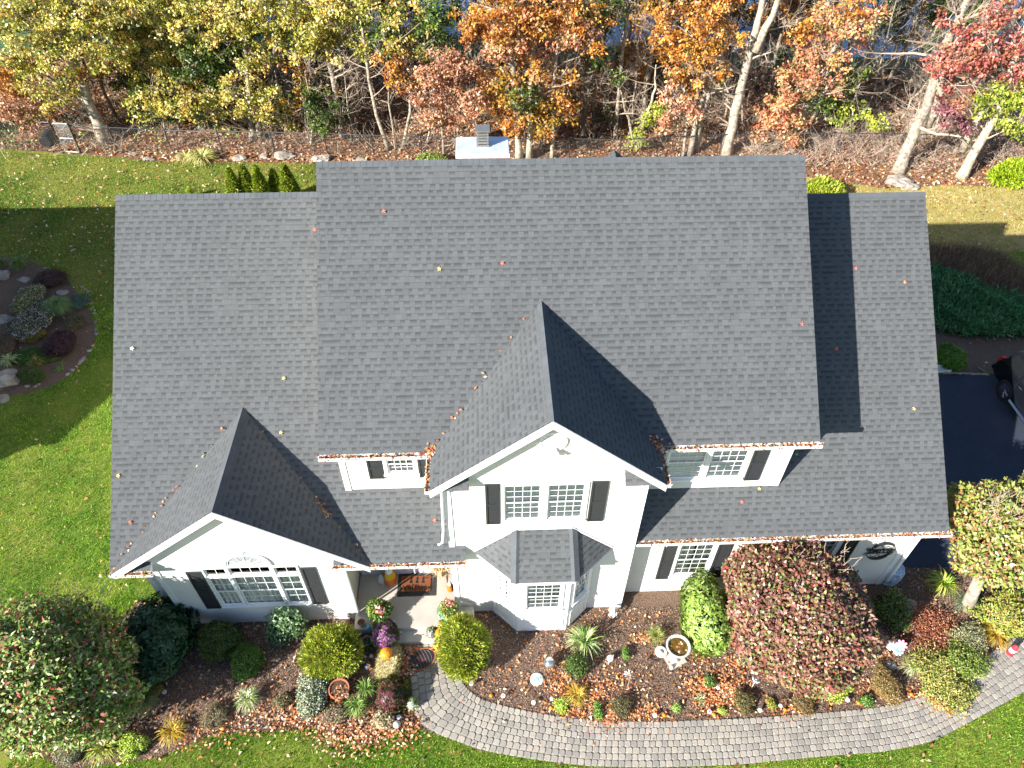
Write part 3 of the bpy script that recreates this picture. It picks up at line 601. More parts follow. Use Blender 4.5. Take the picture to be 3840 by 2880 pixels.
# right wing
yr = -5.42; O = (0, yr, 0)
hR = [(9.66-8.249, 10.58-8.249, .86, 2.42), (12.9-8.249, 13.83-8.249, .86, 2.42)]
wall('wall', (8.249, yr, 0), X, 15.8-8.249, 3.15, hR)
for a, b in ((9.66, 10.58), (12.9, 13.83)): window(house, O, X, a, b, .86, 2.42, 4, 3, cover='curtain')
for a, b in ((9.22, 9.57), (10.67, 11.03), (12.5, 12.85), (14.0, 14.38)): shutter(O, X, a, b, .72, 2.5)
wall('wall', (15.8, yr, 0), (0, 1, 0), 12.2, 3.1, [(.6, 3.4, .02, 2.3), (4.2, 7.0, .02, 2.3)], [(0, 3.1), (12.2, 3.1), (6.4, 8.5)]); wall('wall', (15.8, 6.78, 0), (-1, 0, 0), 4, 3.2, [])
for k in (0, 1): MB().box(15.70, yr+.6+3.6*k, 0.02, 15.75, yr+3.4+3.6*k, 2.3).build('garage_door', simple('garage_door_paint', (.7, .7, .7), .5), house)
# corner boards, fascia, foundation
for (x0, x1, y, z0, z1) in [(3.69, 3.83, yc, 0, 6.15), (8.14, 8.28, yc, 0, 6.15), (1.19, 1.33, ym, 3.9, 6.0), (11.84, 11.98, ym, 4.0, 6.0), (-3.62, -3.49, yg, 0, 3.6), (.87, 1.0, yg, 0, 3.6), (15.69, 15.84, yr, 0, 3.1), (-4.16, -4.03, -5.62, 0, 3.1)]: MB().box(x0, y-.022, z0, x1, y+.06, z1).build('corner_board', WHITE, house)
fc = MB()
def rake(x0, z0, x1, z1, y, h=.2, d=.03): fc.prism([(x0, y, z0), (x1, y, z1), (x1, y, z1-h), (x0, y, z0-h)], (0, -d, 0))
for (px_, pz, e0, e1, ez, yf) in ((6.0, 8.278, 3.42, 8.557, 6.1, -6.188), (-1.3025, 5.632, -4.399, 1.755, 3.166, -6.2325)):
    rake(e0, ez-.02, px_, pz-.02, yf+.015); rake(px_, pz-.02, e1, ez-.02, yf+.0145)
    for (a, za, b, zb) in ((e0, ez, px_, pz), (px_, pz, e1, ez)):    # soffit under the overhang
        fc.prism([(a, yf+.02, za-.16), (b, yf+.02, zb-.16), (b, yf+.37, zb-.16), (a, yf+.37, za-.16)], (0, 0, .02))
for (a, b, y, z, yw) in [(.905, 3.7, -5.098, 6.09, ym), (8.28, 12.296, -5.098, 6.09, ym), (8.28, 16.3, -5.7316, 3.16, yr), (.87, 4.07, -6.1384, 3.14, -5.95), (-4.46, -3.5, -6.1384, 3.14, -5.62)]: fc.box(a+.01, y+.015, z-.11, b-.01, y+.035, z-.005); fc.box(a+.01, y+.036, z-.105, b-.01, yw+.02, z-.09)
fc.build('fascia', WHITE, house)
fd = MB().box(-3.60, yg+.006, 0, .95, yg+.1, .12).box(3.75, yc+.006, 0, 8.22, yc+.1, .08).build('foundation', simple('foundation_grey', (.2, .2, .2), .9), house)
# gutters full of leaves
def gutter(A, B, out, leaves=True):
    A, B, out = np.array(A, float), np.array(B, float), np.array(out, float); d = B-A; L_ = np.linalg.norm(d); d /= L_; Z = np.array([0, 0, 1.]); g = MB()
    g.obox(A, d, out, Z, 0, .0, -.09, L_, .012, 0.0); g.obox(A, d, out, Z, 0, .012, -.09, L_, .085, -.08); g.obox(A, d, out, Z, 0, .085, -.09, L_, .098, .004); g.obox(A, d, out, Z, 0, .012, -.08, .012, .085, .0); g.obox(A, d, out, Z, L_-.012, .012, -.08, L_, .085, .0)
    s = .5
    while s < L_-.2: g.obox(A, d, out, Z, s, .012, -.012, s+.02, .085, .003); s += .62
    go = g.build('gutter', WHITE, house)
    if leaves:
        n = int(L_*150); s = RNG.random(n)*L_; o_ = .012+.075*RNG.random(n); z = -.04+.05*RNG.random(n); P = A+s[:, None]*d+o_[:, None]*out+z[:, None]*Z
        V = leafgeo(P, rdir(n), unit(rdir(n)+np.array([0, 0, 1.])), .05+.05*RNG.random(n), .04, .2, .2); lo = quads('gutter_leaves', V, pick(np.concatenate([ORL, BROWNL, pal((120, 80, 50), (160, 160, 60))]), n, .2), DRY, go); tag(lo, kind='stuff')
gutter((.905, -5.105, 6.075), (3.44, -5.105, 6.075), (0, -1, 0)); gutter((8.7, -5.105, 6.075), (12.33, -5.105, 6.075), (0, -1, 0))
gutter((.84, -6.145, 3.14), (4.09, -6.145, 3.14), (0, -1, 0)); gutter((-4.47, -6.145, 3.125), (-3.45, -6.145, 3.125), (0, -1, 0)); gutter((8.27, -5.74, 3.145), (16.36, -5.74, 3.145), (0, -1, 0))
gutter((3.415, -6.18, 6.08), (3.415, -5.12, 6.08), (-1, 0, 0)); gutter((8.562, -5.12, 6.08), (8.562, -6.18, 6.08), (1, 0, 0))
# leaves caught in the valleys
n = 110; V = []; 
def valley(A, B, n, p, w_=.05):
    A, B = np.array(A), np.array(B); t = RNG.random(n)**.8; P = A+t[:, None]*(B-A)+RNG.normal(0, w_, (n, 3))*[1, 1, .1]; P[:, 2] += .03; return leafgeo(P, rdir(n)*[1, 1, .3], unit(RNG.normal(0, .3, (n, 3))+[0, -.6, .8]), .06+.04*RNG.random(n), .05), pick(p, n, .15)
sets = [valley((5.93, ybc, 8.3), (3.4, -5.12, 6.12), 18, ORL), valley((-1.36, ybl, 5.65), (-4.4, -6.1, 3.2), 26, ORL), valley((-1.24, ybl, 5.65), (1.7, -6.1, 3.2), 12, ORL), valley((.4, -4.9, 4.25), (.8, -5.3, 3.95), 22, ORL, .06), valley((8.4, -5.0, 6.25), (8.6, -5.2, 6.12), 90, BROWNL, .09), valley((3.45, -5.0, 6.2), (3.4, -5.2, 6.1), 50, ORL, .07)]
tag(quads('valley_leaves', np.concatenate([a for a, b in sets]), np.concatenate([b for a, b in sets]), DRY), 'orange leaves lodged along the roof valleys of the front gables', 'leaves', kind='stuff')
# downspouts
ds = MB(); ds.tube([(1.12, -5.97+.0, 3.0), (1.06, -5.99, 2.8), (1.06, -5.99, .1)], .035, 6); ds.build('downspout', WHITE, house)
ds = MB(); ds.obox((15.86, -5.47, 0), X, (0, 1, 0), (0, 0, 1), 0, -.04, .25, .09, .04, 2.95); ds.build('downspout', WHITE, house)
ds = MB(); ds.tube([(3.66, -5.93, 5.95), (3.6, -5.93, 4.2), (3.55, -5.98, 3.75), (3.45, -5.98, 3.66)], .035, 6); ds.build('downspout', WHITE, house)
# round louvre and floodlight in the gable
v = MB(); v.lathe((6.05, yc, 7.3), [(.30, .0), (.30, .05), (.25, .06), (.25, .02)], 28, ax=((1, 0, 0), (0, 0, 1), (0, -1, 0)))
for k in range(-4, 5): h = .055*k; w2 = math.sqrt(.25**2-h*h); v.box(6.05-w2, yc-.045, 7.3+h-.015, 6.05+w2, yc-.02, 7.3+h+.01)
v.build('round_vent', WHITE, house)
lt = MB(); lt.box(6.0, yc-.12, 7.07, 6.12, yc-.005, 7.13); lt.tube([(6.03, yc-.1, 7.08), (5.98, yc-.2, 7.0)], [.04, .06], 8); lt.tube([(6.1, yc-.1, 7.08), (6.16, yc-.2, 7.0)], [.04, .06], 8); lt.build('floodlight', WHITE, house)
# bay window
bb = [(4.69, yc), (5.35, -6.48), (6.68, -6.48), (7.33, yc)]
for i in range(3):
    a, b = np.array(bb[i]), np.array(bb[i+1]); d = b-a; L_ = np.linalg.norm(d); d /= L_; U3 = (d[0], d[1], 0); O3 = (a[0], a[1], 0)
    if i == 1: h_ = (.22, 1.11, 1.22, 2.52)
    else: h_ = (.2, .72, 1.22, 2.52)
    wall('bay_wall', O3, U3, L_, 3.0, [h_], mat=WHITE)
    window(house, O3, U3, *h_, 4 if i == 1 else 2, 3, cover='curtain', casing=.06)
    p = MB(); Nn = np.cross(np.array(U3), (0, 0, 1.))
    for (u0, z0_, u1, z1_) in ((.1, .12, L_-.1, .18), (.1, .86, L_-.1, .92), (.1, .18, .16, .86), (L_-.16, .18, L_-.1, .86)): p.obox(O3, U3, (0, 0, 1), Nn, u0, z0_, .003, u1, z1_, .025)
    p.build('bay_panel', WHITE, house)
E1, E2, E3, E4 = (4.28, -5.86, 3.12), (5.28, -6.76, 3.10), (6.70, -6.76, 3.10), (7.72, -5.86, 3.12); T1, T2 = (5.33, -5.86, 4.04), (6.66, -5.86, 4.04)
def tri_roof(name, P3):
    P3 = [np.array(p, float) for p in P3]; O_ = P3[0]; U_ = P3[1]-P3[0]; L_ = np.linalg.norm(U_); U_ /= L_; q = P3[-1]-P3[0]; W_ = q-(q@U_)*U_; W_ /= np.linalg.norm(W_)
    return roofplane(name, [[((p-O_)@U_, (p-O_)@W_) for p in P3]], O_, U_, W_, house, thick=.05)
b1 = tri_roof('bay_roof', [E1, E2, T1]); b2 = tri_roof('bay_roof', [E2, E3, T2, T1]); b3 = tri_roof('bay_roof', [E3, E4, T2])
def hipcap(A, B, parent, w_=.13):
    A, B = np.array(A, float), np.array(B, float); d = (B-A)/np.linalg.norm(B-A); s = unit(np.cross(d, (0, 0, 1.))); u = np.cross(s, d); c = MB(); n = 8
    for i in range(n):
        a0 = A+(B-A)*i/n; a1 = A+(B-A)*(i+1)/n; c.add([a0-s*w_-u*.05+u*.03, a0+u*.05, a0+s*w_-u*.05+u*.03, a1-s*w_-u*.05+u*.02, a1+u*.04, a1+s*w_-u*.05+u*.02], [(0, 1, 4, 3), (1, 2, 5, 4), (0, 2, 1)])
    c.build('hip_cap', SHCAP, parent)
hipcap(E2, T1, b1); hipcap(E3, T2, b3)
bs = MB(); bs.add([E1[:2]+(3.0,), E2[:2]+(3.0,), E3[:2]+(3.0,), E4[:2]+(3.0,)], [(0, 1, 2, 3)]); bs.build('bay_soffit', WHITE, house)
fl_ = MB(); 
for a, b in ((E1, T1), (T2, E4), (T1, T2)): fl_.prism([(a[0], yc-.012, a[2]), (b[0], yc-.012, b[2]), (b[0], yc-.012, b[2]+.05), (a[0], yc-.012, a[2]+.05)], (0, -.02, 0))
fl_.build('flashing', WHITE, house)
# chimney with cap and flue, just behind the ridge
zt = aty('Q', 802, 918, .35)[2]; ctr = .5*(aty('Q', 802, 918, .35)+aty('Q', 1125, 918, .35)); xa, xb = aty('Q', 802, 918, .35)[0], aty('Q', 1125, 918, .35)[0]; yb_ = at('Q', 800, 815, zt)[1]
bm_, bnt, bb_ = nmat('brick'); br = N(bnt, 'ShaderNodeTexBrick', i_Scale=1.); br.inputs['Color1'].default_value = (.36, .13, .07, 1); br.inputs['Color2'].default_value = (.28, .10, .06, 1); br.inputs['Mortar'].default_value = (.45, .42, .38, 1)
br.inputs['Brick Width'].default_value = .2; br.inputs['Row Height'].default_value = .067; br.inputs['Mortar Size'].default_value = .008
_g = N(bnt, 'ShaderNodeNewGeometry'); _m = N(bnt, 'ShaderNodeSeparateXYZ'); _c = N(bnt, 'ShaderNodeCombineXYZ'); _a = N(bnt, 'ShaderNodeMath', operation='ADD'); bnt.links.new(_g.outputs['Position'], _m.inputs[0]); bnt.links.new(_m.outputs[0], _a.inputs[0]); bnt.links.new(_m.outputs[1], _a.inputs[1]); bnt.links.new(_a.outputs[0], _c.inputs[0]); bnt.links.new(_m.outputs[2], _c.inputs[1]); bnt.links.new(_c.outputs[0], br.inputs['Vector']); bnt.links.new(br.outputs[0], bb_.inputs['Base Color']); bb_.inputs['Roughness'].default_value = .9
ch = MB().box(xa+.04, .39, 8, xb-.04, yb_-.04, zt-.1).build('chimney', bm_, house)
cap = MB().box(xa, .35, zt-.10, xb, yb_, zt).build('chimney_cap', simple('cap_metal', (.62, .64, .68), .4, .2, var=.06), ch)
cp = MB().prism([(xa+.02, .37, zt+.001), (xb-.02, .37, zt+.001), (xb-.02, yb_-.02, zt+.001), (xa+.02, yb_-.02, zt+.001)], (0, 0, .02)); cp.build('cap_top', simple('cap_top_metal', (.55, .58, .64), .35, .2, var=.12, scale=3), ch)
f0 = at('Q', 928, 878, zt); f1 = at('Q', 1003, 878, zt); fx0, fx1, fy = f0[0], f1[0], f0[1]+.0
fb = MB(); fb.box(fx0, fy, zt+.02, fx1, fy+.3, zt+.07)
for k in range(4): z_ = zt+.1+k*.07; fb.box(fx0+.01, fy+.01, z_, fx1-.01, fy+.29, z_+.045)
for (x_, y_) in ((fx0+.02, fy+.02), (fx1-.05, fy+.02), (fx0+.02, fy+.25), (fx1-.05, fy+.25)): fb.box(x_, y_, zt+.05, x_+.03, y_+.03, zt+.4)
fb.box(fx0-.02, fy-.02, zt+.4, fx1+.02, fy+.32, zt+.43); fb.build('flue', simple('flue_metal', (.25, .25, .24), .45, .5), ch)
# rear gable
for sgn in (-1, 1):
    L_ = slope_len(.83, 2.3); 
    if sgn < 0: roofplane('rear_gable_roof', [[(-6.5, 0), (-3., 0), (-3., L_), (-6.5, L_)]], (9.04-2.3, 0, 7.2-1.91), (0, -1, 0), (1, 0, .83), house)
    else: roofplane('rear_gable_roof', [[(3., 0), (6.5, 0), (6.5, L_), (3., L_)]], (9.04+2.3, 0, 7.2-1.91), (0, 1, 0), (-1, 0, .83), house)
wall('wall', (11.1, 6.2, 0), (-1, 0, 0), 4.1, 5.3, [], [(0, 5.3), (4.1, 5.3), (2.06, 7.0)])
for x_ in (7.0, 11.1): MB().box(x_-.05, 4.755, 0, x_+.05, 6.2, 5.3).build('wall', SIDING, house)
# single leaves lying on the shingles
leafpos = [('Z', 829, 457, 'm', 0), ('Z', 680, 497, 'l', 0), ('Z', 949, 581, 'm', 1), ('Z', 1085, 569, 'm', 0), ('Z', 1732, 700, 'm', 0), ('J', 537, 738, 'r', 0), ('J', 917, 846, 'r', 2), ('J', 385, 1366, 'r', 0), ('K', 97, 1040, 'r', 1), ('Z', 286, 753, 'l', 3), ('Z', 613, 817, 'l', 1), ('Z', 282, 1128, 'l', 0), ('Z', 256, 1027, 'l', 1), ('F', 1167, 175, 'r', 4), ('F', 820, 480, 'r', 0), ('F', 930, 395, 'r', 1), ('E', 680, 555, 'l', 0), ('G', 1205, 225, 'l', 1)]
LC = [(225, 110, 90), (230, 205, 120), (215, 140, 90), (245, 240, 215), (130, 165, 90)]; LN = ['red brown', 'yellow', 'tan', 'whitish', 'green']
where = {'m': 'tall middle roof', 'l': 'left wing roof', 'r': 'right wing roof'}
def onroof(c, x, y, which):
    f = {'m': zmain, 'l': zleft, 'r': zright}[which]; d = ray(c, x, y); t = 5.
    while t < 60:
        p = CAM+t*d
        if p[2] < f(p[1])+.03: break
        t += .01
    return p
spot = {0: 'high up left near the ridge', 1: 'at the seam beside the tall roof', 2: 'on the upper middle shingles', 3: 'above the centre gable peak on its left', 4: 'near the right rake low down', 5: 'at the edge of the shadow band', 6: 'near the right rake high up', 7: 'inside the dark shadow band', 8: 'near the lower right rake', 9: 'near the left rake halfway down', 10: 'right of the left gable peak', 11: 'near the lower left rake', 12: 'near the left rake above the red one', 13: 'in the shade beside the upper wall', 14: 'below the upper right windows', 15: 'just under the upper wall base', 16: 'above the porch', 17: 'beside the left gable shadow'}
for i, (c, x, y, wh, ci) in enumerate(leafpos):
    p = onroof(c, x, y, wh); mb = MB(); k = 5; ang = random.random()*6; sl_ = np.array([0, 1, .84]); sl_ /= np.linalg.norm(sl_); xx = np.array([1., 0, 0]); nn = np.cross(xx, sl_); sz = .062; V = [p+nn*.03]
    for j in range(2*k): r_ = sz*(1 if j % 2 == 0 else .42)*random.uniform(.8, 1.15); t = ang+math.pi*j/k; V.append(p+r_*math.cos(t)*xx+r_*math.sin(t)*sl_+nn*(.012+random.random()*.02))
    mb.add(V, [(0, 1+j, 1+(j+1) % (2*k)) for j in range(2*k)]); mb.c = None
    me_o = mb.build('roof_leaf', simple('roof_leaf_'+LN[ci].replace(' ', '_'), alb(*LC[ci]), .7), org=p); tag(me_o, '%s leaf on the %s %s' % (LN[ci], where[wh], spot[i]), 'leaf', 'single leaves on the roof')
# family name sign: split letter with scrolls
sign = thing('name_sign', 'black metal scroll letter sign reading SMITH on the white garage wall', 'sign', (15.17, yr-.03, 1.85))
def arc3(cx, cz, rx, rz, t0, t1, n=18): return [(cx+rx*math.cos(math.radians(t0+(t1-t0)*i/n)), yr-.03, cz+rz*math.sin(math.radians(t0+(t1-t0)*i/n))) for i in range(n+1)]
sg = MB(); cx, cz = 15.15, 1.84
sg.tube(arc3(cx+.02, cz+.07, .30, .30, 25, 190), [.012+.035*math.sin(math.pi*min(1, i/18*1.1))**.8 for i in range(19)], 6)
sg.tube(arc3(cx-.02, cz-.09, .30, .30, -155, 10), [.012+.035*math.sin(math.pi*min(1, (18-i)/18*1.1))**.8 for i in range(19)], 6)
sg.build('letter', BLACK, sign)
sb = MB(); sb.box(cx-.40, yr-.04, cz+.055, cx+.38, yr-.02, cz+.075); sb.box(cx-.40, yr-.041, cz-.115, cx+.38, yr-.021, cz-.095); sb.build('name_band', BLACK, sign)
text_mesh('name_lettering', 'SMITH', .19, BLACK, sign, (cx, yr-.03, cz-.02), RX, .008, sx=1.15, bold=.004)
sc = MB()
for (a, b, r, t0, t1) in [(.3, .12, .05, -90, 250), (.36, .0, .04, 90, 420), (-.38, .1, .05, -90, 230), (-.36, -.15, .05, 90, 400), (.3, -.16, .05, 90, 380), (-.1, .17, .09, 0, 200), (.12, .13, .08, 20, 230), (-.12, -.19, .09, 180, 380), (.1, -.2, .08, 160, 360), (-.3, .02, .06, 30, 260)]:
    sc.tube(arc3(cx+a, cz+b, r, r, t0, t1, 14), .009, 5)
sc.build('scrollwork', BLACK, sign)
# ------------------------------------------------------------------ plants
def surf(P, k=3.1, a=.08, seed=0):
    q = 1+a*(np.sin(P[:, 0]*k+seed)+np.sin(P[:, 1]*k*1.3+seed*2.1)+np.sin(P[:, 2]*k*1.1+seed*.7+P[:, 0]*2))
    return q+a*1.1*lump(P, seed)
def lump(P, seed, k=7.):
    return np.sin(P[:, 0]*k+seed*3+1.7*np.sin(P[:, 1]*k*.6))*np.sin(P[:, 1]*k*1.1+seed+1.3*np.sin(P[:, 2]*k*.7))+.6*np.sin(P[:, 2]*k*1.7+P[:, 0]*k*1.3+seed)*np.sin(P[:, 1]*k*1.9+seed*2)
def core(name, c, r, mat, parent, k=.8, seed=0, egg=0):
    mb = MB(); nu, nv = 16, 10; prof = []
    V = []
    for j in range(nv+1):
        th = math.pi*j/nv
        for i in range(nu):
            ph = 2*math.pi*i/nu; d = np.array([[math.sin(th)*math.cos(ph), math.sin(th)*math.sin(ph), math.cos(th)]]); s = surf(d, seed=seed)[0]*k; z = d[0, 2]; q = 1-egg*max(0, z)
            V.append((c[0]+r[0]*s*d[0, 0]*q, c[1]+r[1]*s*d[0, 1]*q, max(.01, c[2]+r[2]*s*z)))
    F = [(j*nu+i, j*nu+(i+1) % nu, (j+1)*nu+(i+1) % nu, (j+1)*nu+i) for j in range(nv) for i in range(nu)]
    mb.add(V, F); return mb.build(name, mat, parent, smooth=True)
COREG = simple('crown_filler_green', alb(42, 48, 24), 1., var=.4, scale=30, bump=1, bscale=60)
COREB = simple('crown_filler_brown', alb(60, 45, 34), 1., var=.4, scale=30, bump=1, bscale=60)
COREM = simple('crown_filler_mixed', alb(95, 88, 55), 1., var=.4, scale=30, bump=1, bscale=60)
def shellpts(n, c, r, depth, seed, egg=0, zmin=.03, amp=.08, kf=3.1):
    d = rdir(int(n*1.3)); s = surf(d, k=kf, seed=seed, a=amp); rr = s*(1-depth*RNG.random(len(d))**1.5); q = 1-egg*np.clip(d[:, 2], 0, 1)
    P = c+np.c_[d[:, 0]*r[0]*rr*q, d[:, 1]*r[1]*rr*q, d[:, 2]*r[2]*rr]; nn = unit(d/np.array(r)); k = P[:, 2] > zmin
    return P[k], nn[k]
def clumptint(P, s=.16, f=9.):
    t = 1+s*np.sin(P[:, 0]*f+1.3*np.sin(P[:, 1]*f))*np.sin(P[:, 1]*f*.9+P[:, 2]*f*1.2)+s*.6*np.sin(P[:, 0]*f*2.3+P[:, 2]*f*2)*np.sin(P[:, 1]*f*2.1)
    return t[:, None]
def shrub(name, label, cat, c, r, style, palette, n=None, leaf=.05, seed=None, egg=0, w=None, depth=.25, group=None, corem=None, wr=.5, amp=.08, kc=None):
    """c: centre, r: radii; the crown is made of separate leaves round a solid filler core"""
    seed = seed if seed is not None else RNG.random()*9; c = np.array(c, float); r = np.array(r, float)*[.93, .93, .95]
    root = thing(name, label, cat, (c[0], c[1], 0), group); area = 4*math.pi*((r[0]*r[1])**1.6/3+2*(r[0]*r[2])**1.6/3)**(1/1.6)
    n = n or int(area/(leaf*leaf*wr*.5)*2.2)
    core('branches', c, r, corem or COREG, root, .74 if depth < .35 else (kc or .55), seed, egg)  # solid dark filler lump closes the gaps between leaves, no separate twigs
    P, nn = shellpts(n, c, r, depth, seed, egg, amp=amp); m_ = len(P)
    if style == 'broad':     # whorls of long leaves round each shoot tip
        k = 5; P = np.repeat(P[:m_//k], k, 0); nn = np.repeat(nn[:m_//k], k, 0); m_ = len(P); t = RNG.standard_normal((m_, 3)); D = unit(np.cross(nn, t))+nn*.35; Nn = nn+.25*rdir(m_); L = leaf*(.7+.6*RNG.random(m_)); V = leafgeo(P, D, Nn, L, L*wr, .15, .15)
    elif style == 'fine':
        D = unit(nn*.5+rdir(m_)); V = leafgeo(P, D, unit(nn+.7*rdir(m_)), leaf*(.6+.8*RNG.random(m_)), leaf*wr, .1, .05)
    elif style == 'spray':
        D = unit(nn*.8+np.array([0, 0, .5])+.7*rdir(m_)); V = leafgeo(P, D, rdir(m_), leaf*(.7+.9*RNG.random(m_)), leaf*wr, .1, .1)
    else:                    # ordinary leaves, drooping a little
        D = unit(nn*.3+rdir(m_)+np.array([0, 0, -.15])); V = leafgeo(P, D, unit(nn*.8+.55*rdir(m_)+np.array([-.3, -.3, .5])), leaf*(.6+.7*RNG.random(m_)), leaf*wr, .18, .2)
    quads('foliage', V, pick(palette, m_, .16, w)*clumptint(P), LEAF, root); return root
def ell(c, x0, y0, x1, y1, zc, rz):
    """ground-plane ellipsoid whose outline fills the measured box"""
    p = at(c, (x0+x1)/2, (y0+y1)/2, zc); X0, Y0 = full(c, x0, y0); X1, Y1 = full(c, x1, y1); s = pxm(p); rx = (X1-X0)/2/s
    v = unit(CAM-p); se = v[2]; co = math.sqrt(1-se*se); hh = (Y1-Y0)/2/s; ry2 = hh*hh-(rz*co)**2
    return p, (rx, math.sqrt(max(ry2, (.6*rx*se)**2))/se, rz)
def bush(name, label, cat, box, H, style, palette, **kw):
    rz = H*.5; p, r = ell(*box, rz, rz); return shrub(name, label, cat, p, r, style, palette, **kw)
G_YEL = pal((190, 200, 62), (165, 182, 50), (210, 215, 95), (125, 150, 40)); G_DK = pal((40, 80, 50), (55, 95, 60), (30, 62, 40), (70, 110, 70))
G_MID = pal((110, 150, 55), (90, 130, 45), (140, 175, 80), (70, 105, 40)); G_BOX = pal((95, 120, 50), (75, 100, 45), (120, 140, 65), (60, 82, 38)); G_LIME = pal((185, 210, 70), (160, 190, 55), (205, 220, 110))
G_LT = pal((150, 180, 75), (170, 198, 95), (120, 158, 58), (190, 208, 125)); MAR = pal((150, 98, 86), (130, 84, 76), (172, 120, 100), (105, 70, 66), (128, 140, 70), (195, 75, 66), (225, 210, 170), (150, 122, 82))
TAN = pal((200, 170, 120), (175, 145, 95), (150, 130, 75), (215, 190, 150)); RUST = pal((165, 100, 75), (190, 120, 90), (135, 80, 62), (205, 150, 110))
GRN_RED = pal((110, 140, 60), (135, 160, 80), (85, 112, 48), (165, 175, 110), (150, 95, 75), (190, 80, 70), (200, 195, 150))

big = shrub('large_shrub', 'big leafy green and reddish tree shrub filling the bottom left corner', 'shrub', at('Z', 92, 1462, 2.2), (2.2, 1.6, 2.0), 'leaf', GRN_RED*1.2, leaf=.14, depth=.5, kc=.5, w=[.25, .25, .14, .14, .15, .03, .04], wr=.42, seed=1.3, corem=COREM, amp=.09)
bare = MB()
for k in range(46):
    b0 = at('Z', random.uniform(-10, 250), random.uniform(1262, 1330), 2.9); b0[2] = 2.9; d = unit(np.array([random.gauss(0, .5), random.gauss(0, .5), 1.])); bare.tube([b0, b0+d*.2, b0+d*.32+np.array([random.gauss(0, .08), 0, .1])], [.008, .006, .003], 4)
bare.build('bare_twigs', TWIG, big)
bush('rhododendron', 'large dark green rhododendron at the left corner of the gabled wing', 'shrub', ('Z', 262, 1293, 420, 1472), 1.5, 'broad', G_DK, leaf=.15, wr=.32, n=6500)
bush('yew_shrub', 'clipped round dark green shrub against the gabled wall', 'shrub', ('Z', 434, 1340, 522, 1425), .9, 'fine', G_BOX*.8, leaf=.05)
bush('boxwood_shrub', 'small round green shrub below the clipped one left of the porch', 'shrub', ('Z', 500, 1393, 570, 1463), .6, 'fine', G_MID*.9, leaf=.045)
shrub('rose_bush', 'upright loose leafy rose bush in front of the arched window', 'shrub', at('Z', 622, 1345, .7), (.48, .36, .72), 'leaf', pal((95, 130, 80), (120, 155, 95), (70, 105, 65), (150, 175, 130)), leaf=.085, depth=.85, n=1500, seed=4, wr=.6)
shrub('rose_bush', 'low grey green rose stems under the arched window beside the rose bush', 'shrub', at('Z', 600, 1368, .35), (.35, .3, .35), 'leaf', pal((85, 120, 80), (110, 145, 100), (65, 95, 60)), leaf=.08, depth=.8, n=800, wr=.6)
def arbor(name, label, box, H, egg, **kw):
    o = bush(name, label, 'shrub', box, H, 'spray', np.concatenate([G_YEL, G_YEL, pal((105, 130, 35), (150, 130, 100))]), leaf=.085, egg=egg, wr=.34, depth=.26, amp=.06, **kw); return o
arbor('arborvitae_globe', 'broad yellow green arborvitae mound left of the porch steps', ('Z', 652, 1345, 785, 1460), 1.25, .25)
arbor('arborvitae_egg', 'tall egg shaped yellow green arborvitae right of the porch steps', ('Z', 948, 1318, 1061, 1469), 1.55, .2)
o = bush('euonymus', 'variegated grey green and white trailing shrub beside the terracotta pot', 'shrub', ('V', 215, 570, 720, 1190), .5, 'leaf', pal((215, 215, 185), (190, 195, 160), (90, 110, 75), (70, 95, 60), (235, 230, 210)), leaf=.05, depth=.4, w=[.22, .2, .25, .25, .08])
bush('rhododendron', 'light green rhododendron between the bird bath and the maroon tree', 'shrub', ('Z', 1462, 1245, 1583, 1412), 1.6, 'broad', G_LT, leaf=.11, wr=.36, n=7000)
mt = shrub('maroon_tree', 'large round crowned maroon and green leaved tree before the garage wall', 'tree', at('Z', 1729, 1322, 2.0), (2.12, 1.85, 1.66), 'leaf', MAR, leaf=.105, depth=.2, w=[.19, .17, .14, .13, .17, .02, .05, .13], wr=.62, seed=2.2, corem=COREM, amp=.055)
tk = MB(); tk.tube([(mt.location[0], mt.location[1], 0), (mt.location[0]+.05, mt.location[1], .8)], [.13, .1], 8); tk.build('trunk', BARK, mt)
bt = MB()
for k in range(36):
    b0 = at('Z', random.uniform(1700, 1850), random.uniform(1180, 1235), 3.3); b0[2] = 3.25; d = unit(np.array([random.gauss(0, .6), random.gauss(0, .6), 1.])); bt.tube([b0, b0+d*.15, b0+d*.24+np.array([random.gauss(0, .06), 0, .05])], [.008, .006, .003], 4)
bt.build('bare_twigs', TWIG, mt)
rt = shrub('lawn_tree', 'yellow green and reddish leaved tree with a pale trunk at the right edge', 'tree', at('Z', 2200, 1140, 2.9), (1.65, 1.4, 1.4), 'leaf', pal((145, 160, 72), (165, 172, 85), (115, 135, 55), (180, 172, 110), (180, 125, 85), (150, 95, 65)), leaf=.12, depth=.35, w=[.22, .22, .14, .2, .14, .08], wr=.55, corem=COREM, seed=5, amp=.12)
bt = MB()
for k in range(60):
    b0 = at('Z', random.uniform(2110, 2215), random.uniform(1075, 1140), 3.7); b0[2] = 3.8; d = unit(np.array([random.gauss(0, .6), random.gauss(0, .6), 1.])); bt.tube([b0, b0+d*.15, b0+d*.25+np.array([random.gauss(0, .06), 0, .06])], [.008, .006, .003], 4)
bt.build('bare_twigs', TWIG, rt)
tb = at('D', 1735, 640); tt = at('D', 1830, 425, 1.9); tk = MB(); tk.tube([tb, tb*.6+tt*.4+[0, 0, 0], tt, tt+(tt-tb)*.5], [.2, .15, .14, .1], 14); tk.build('trunk', BARKW, rt, smooth=True)

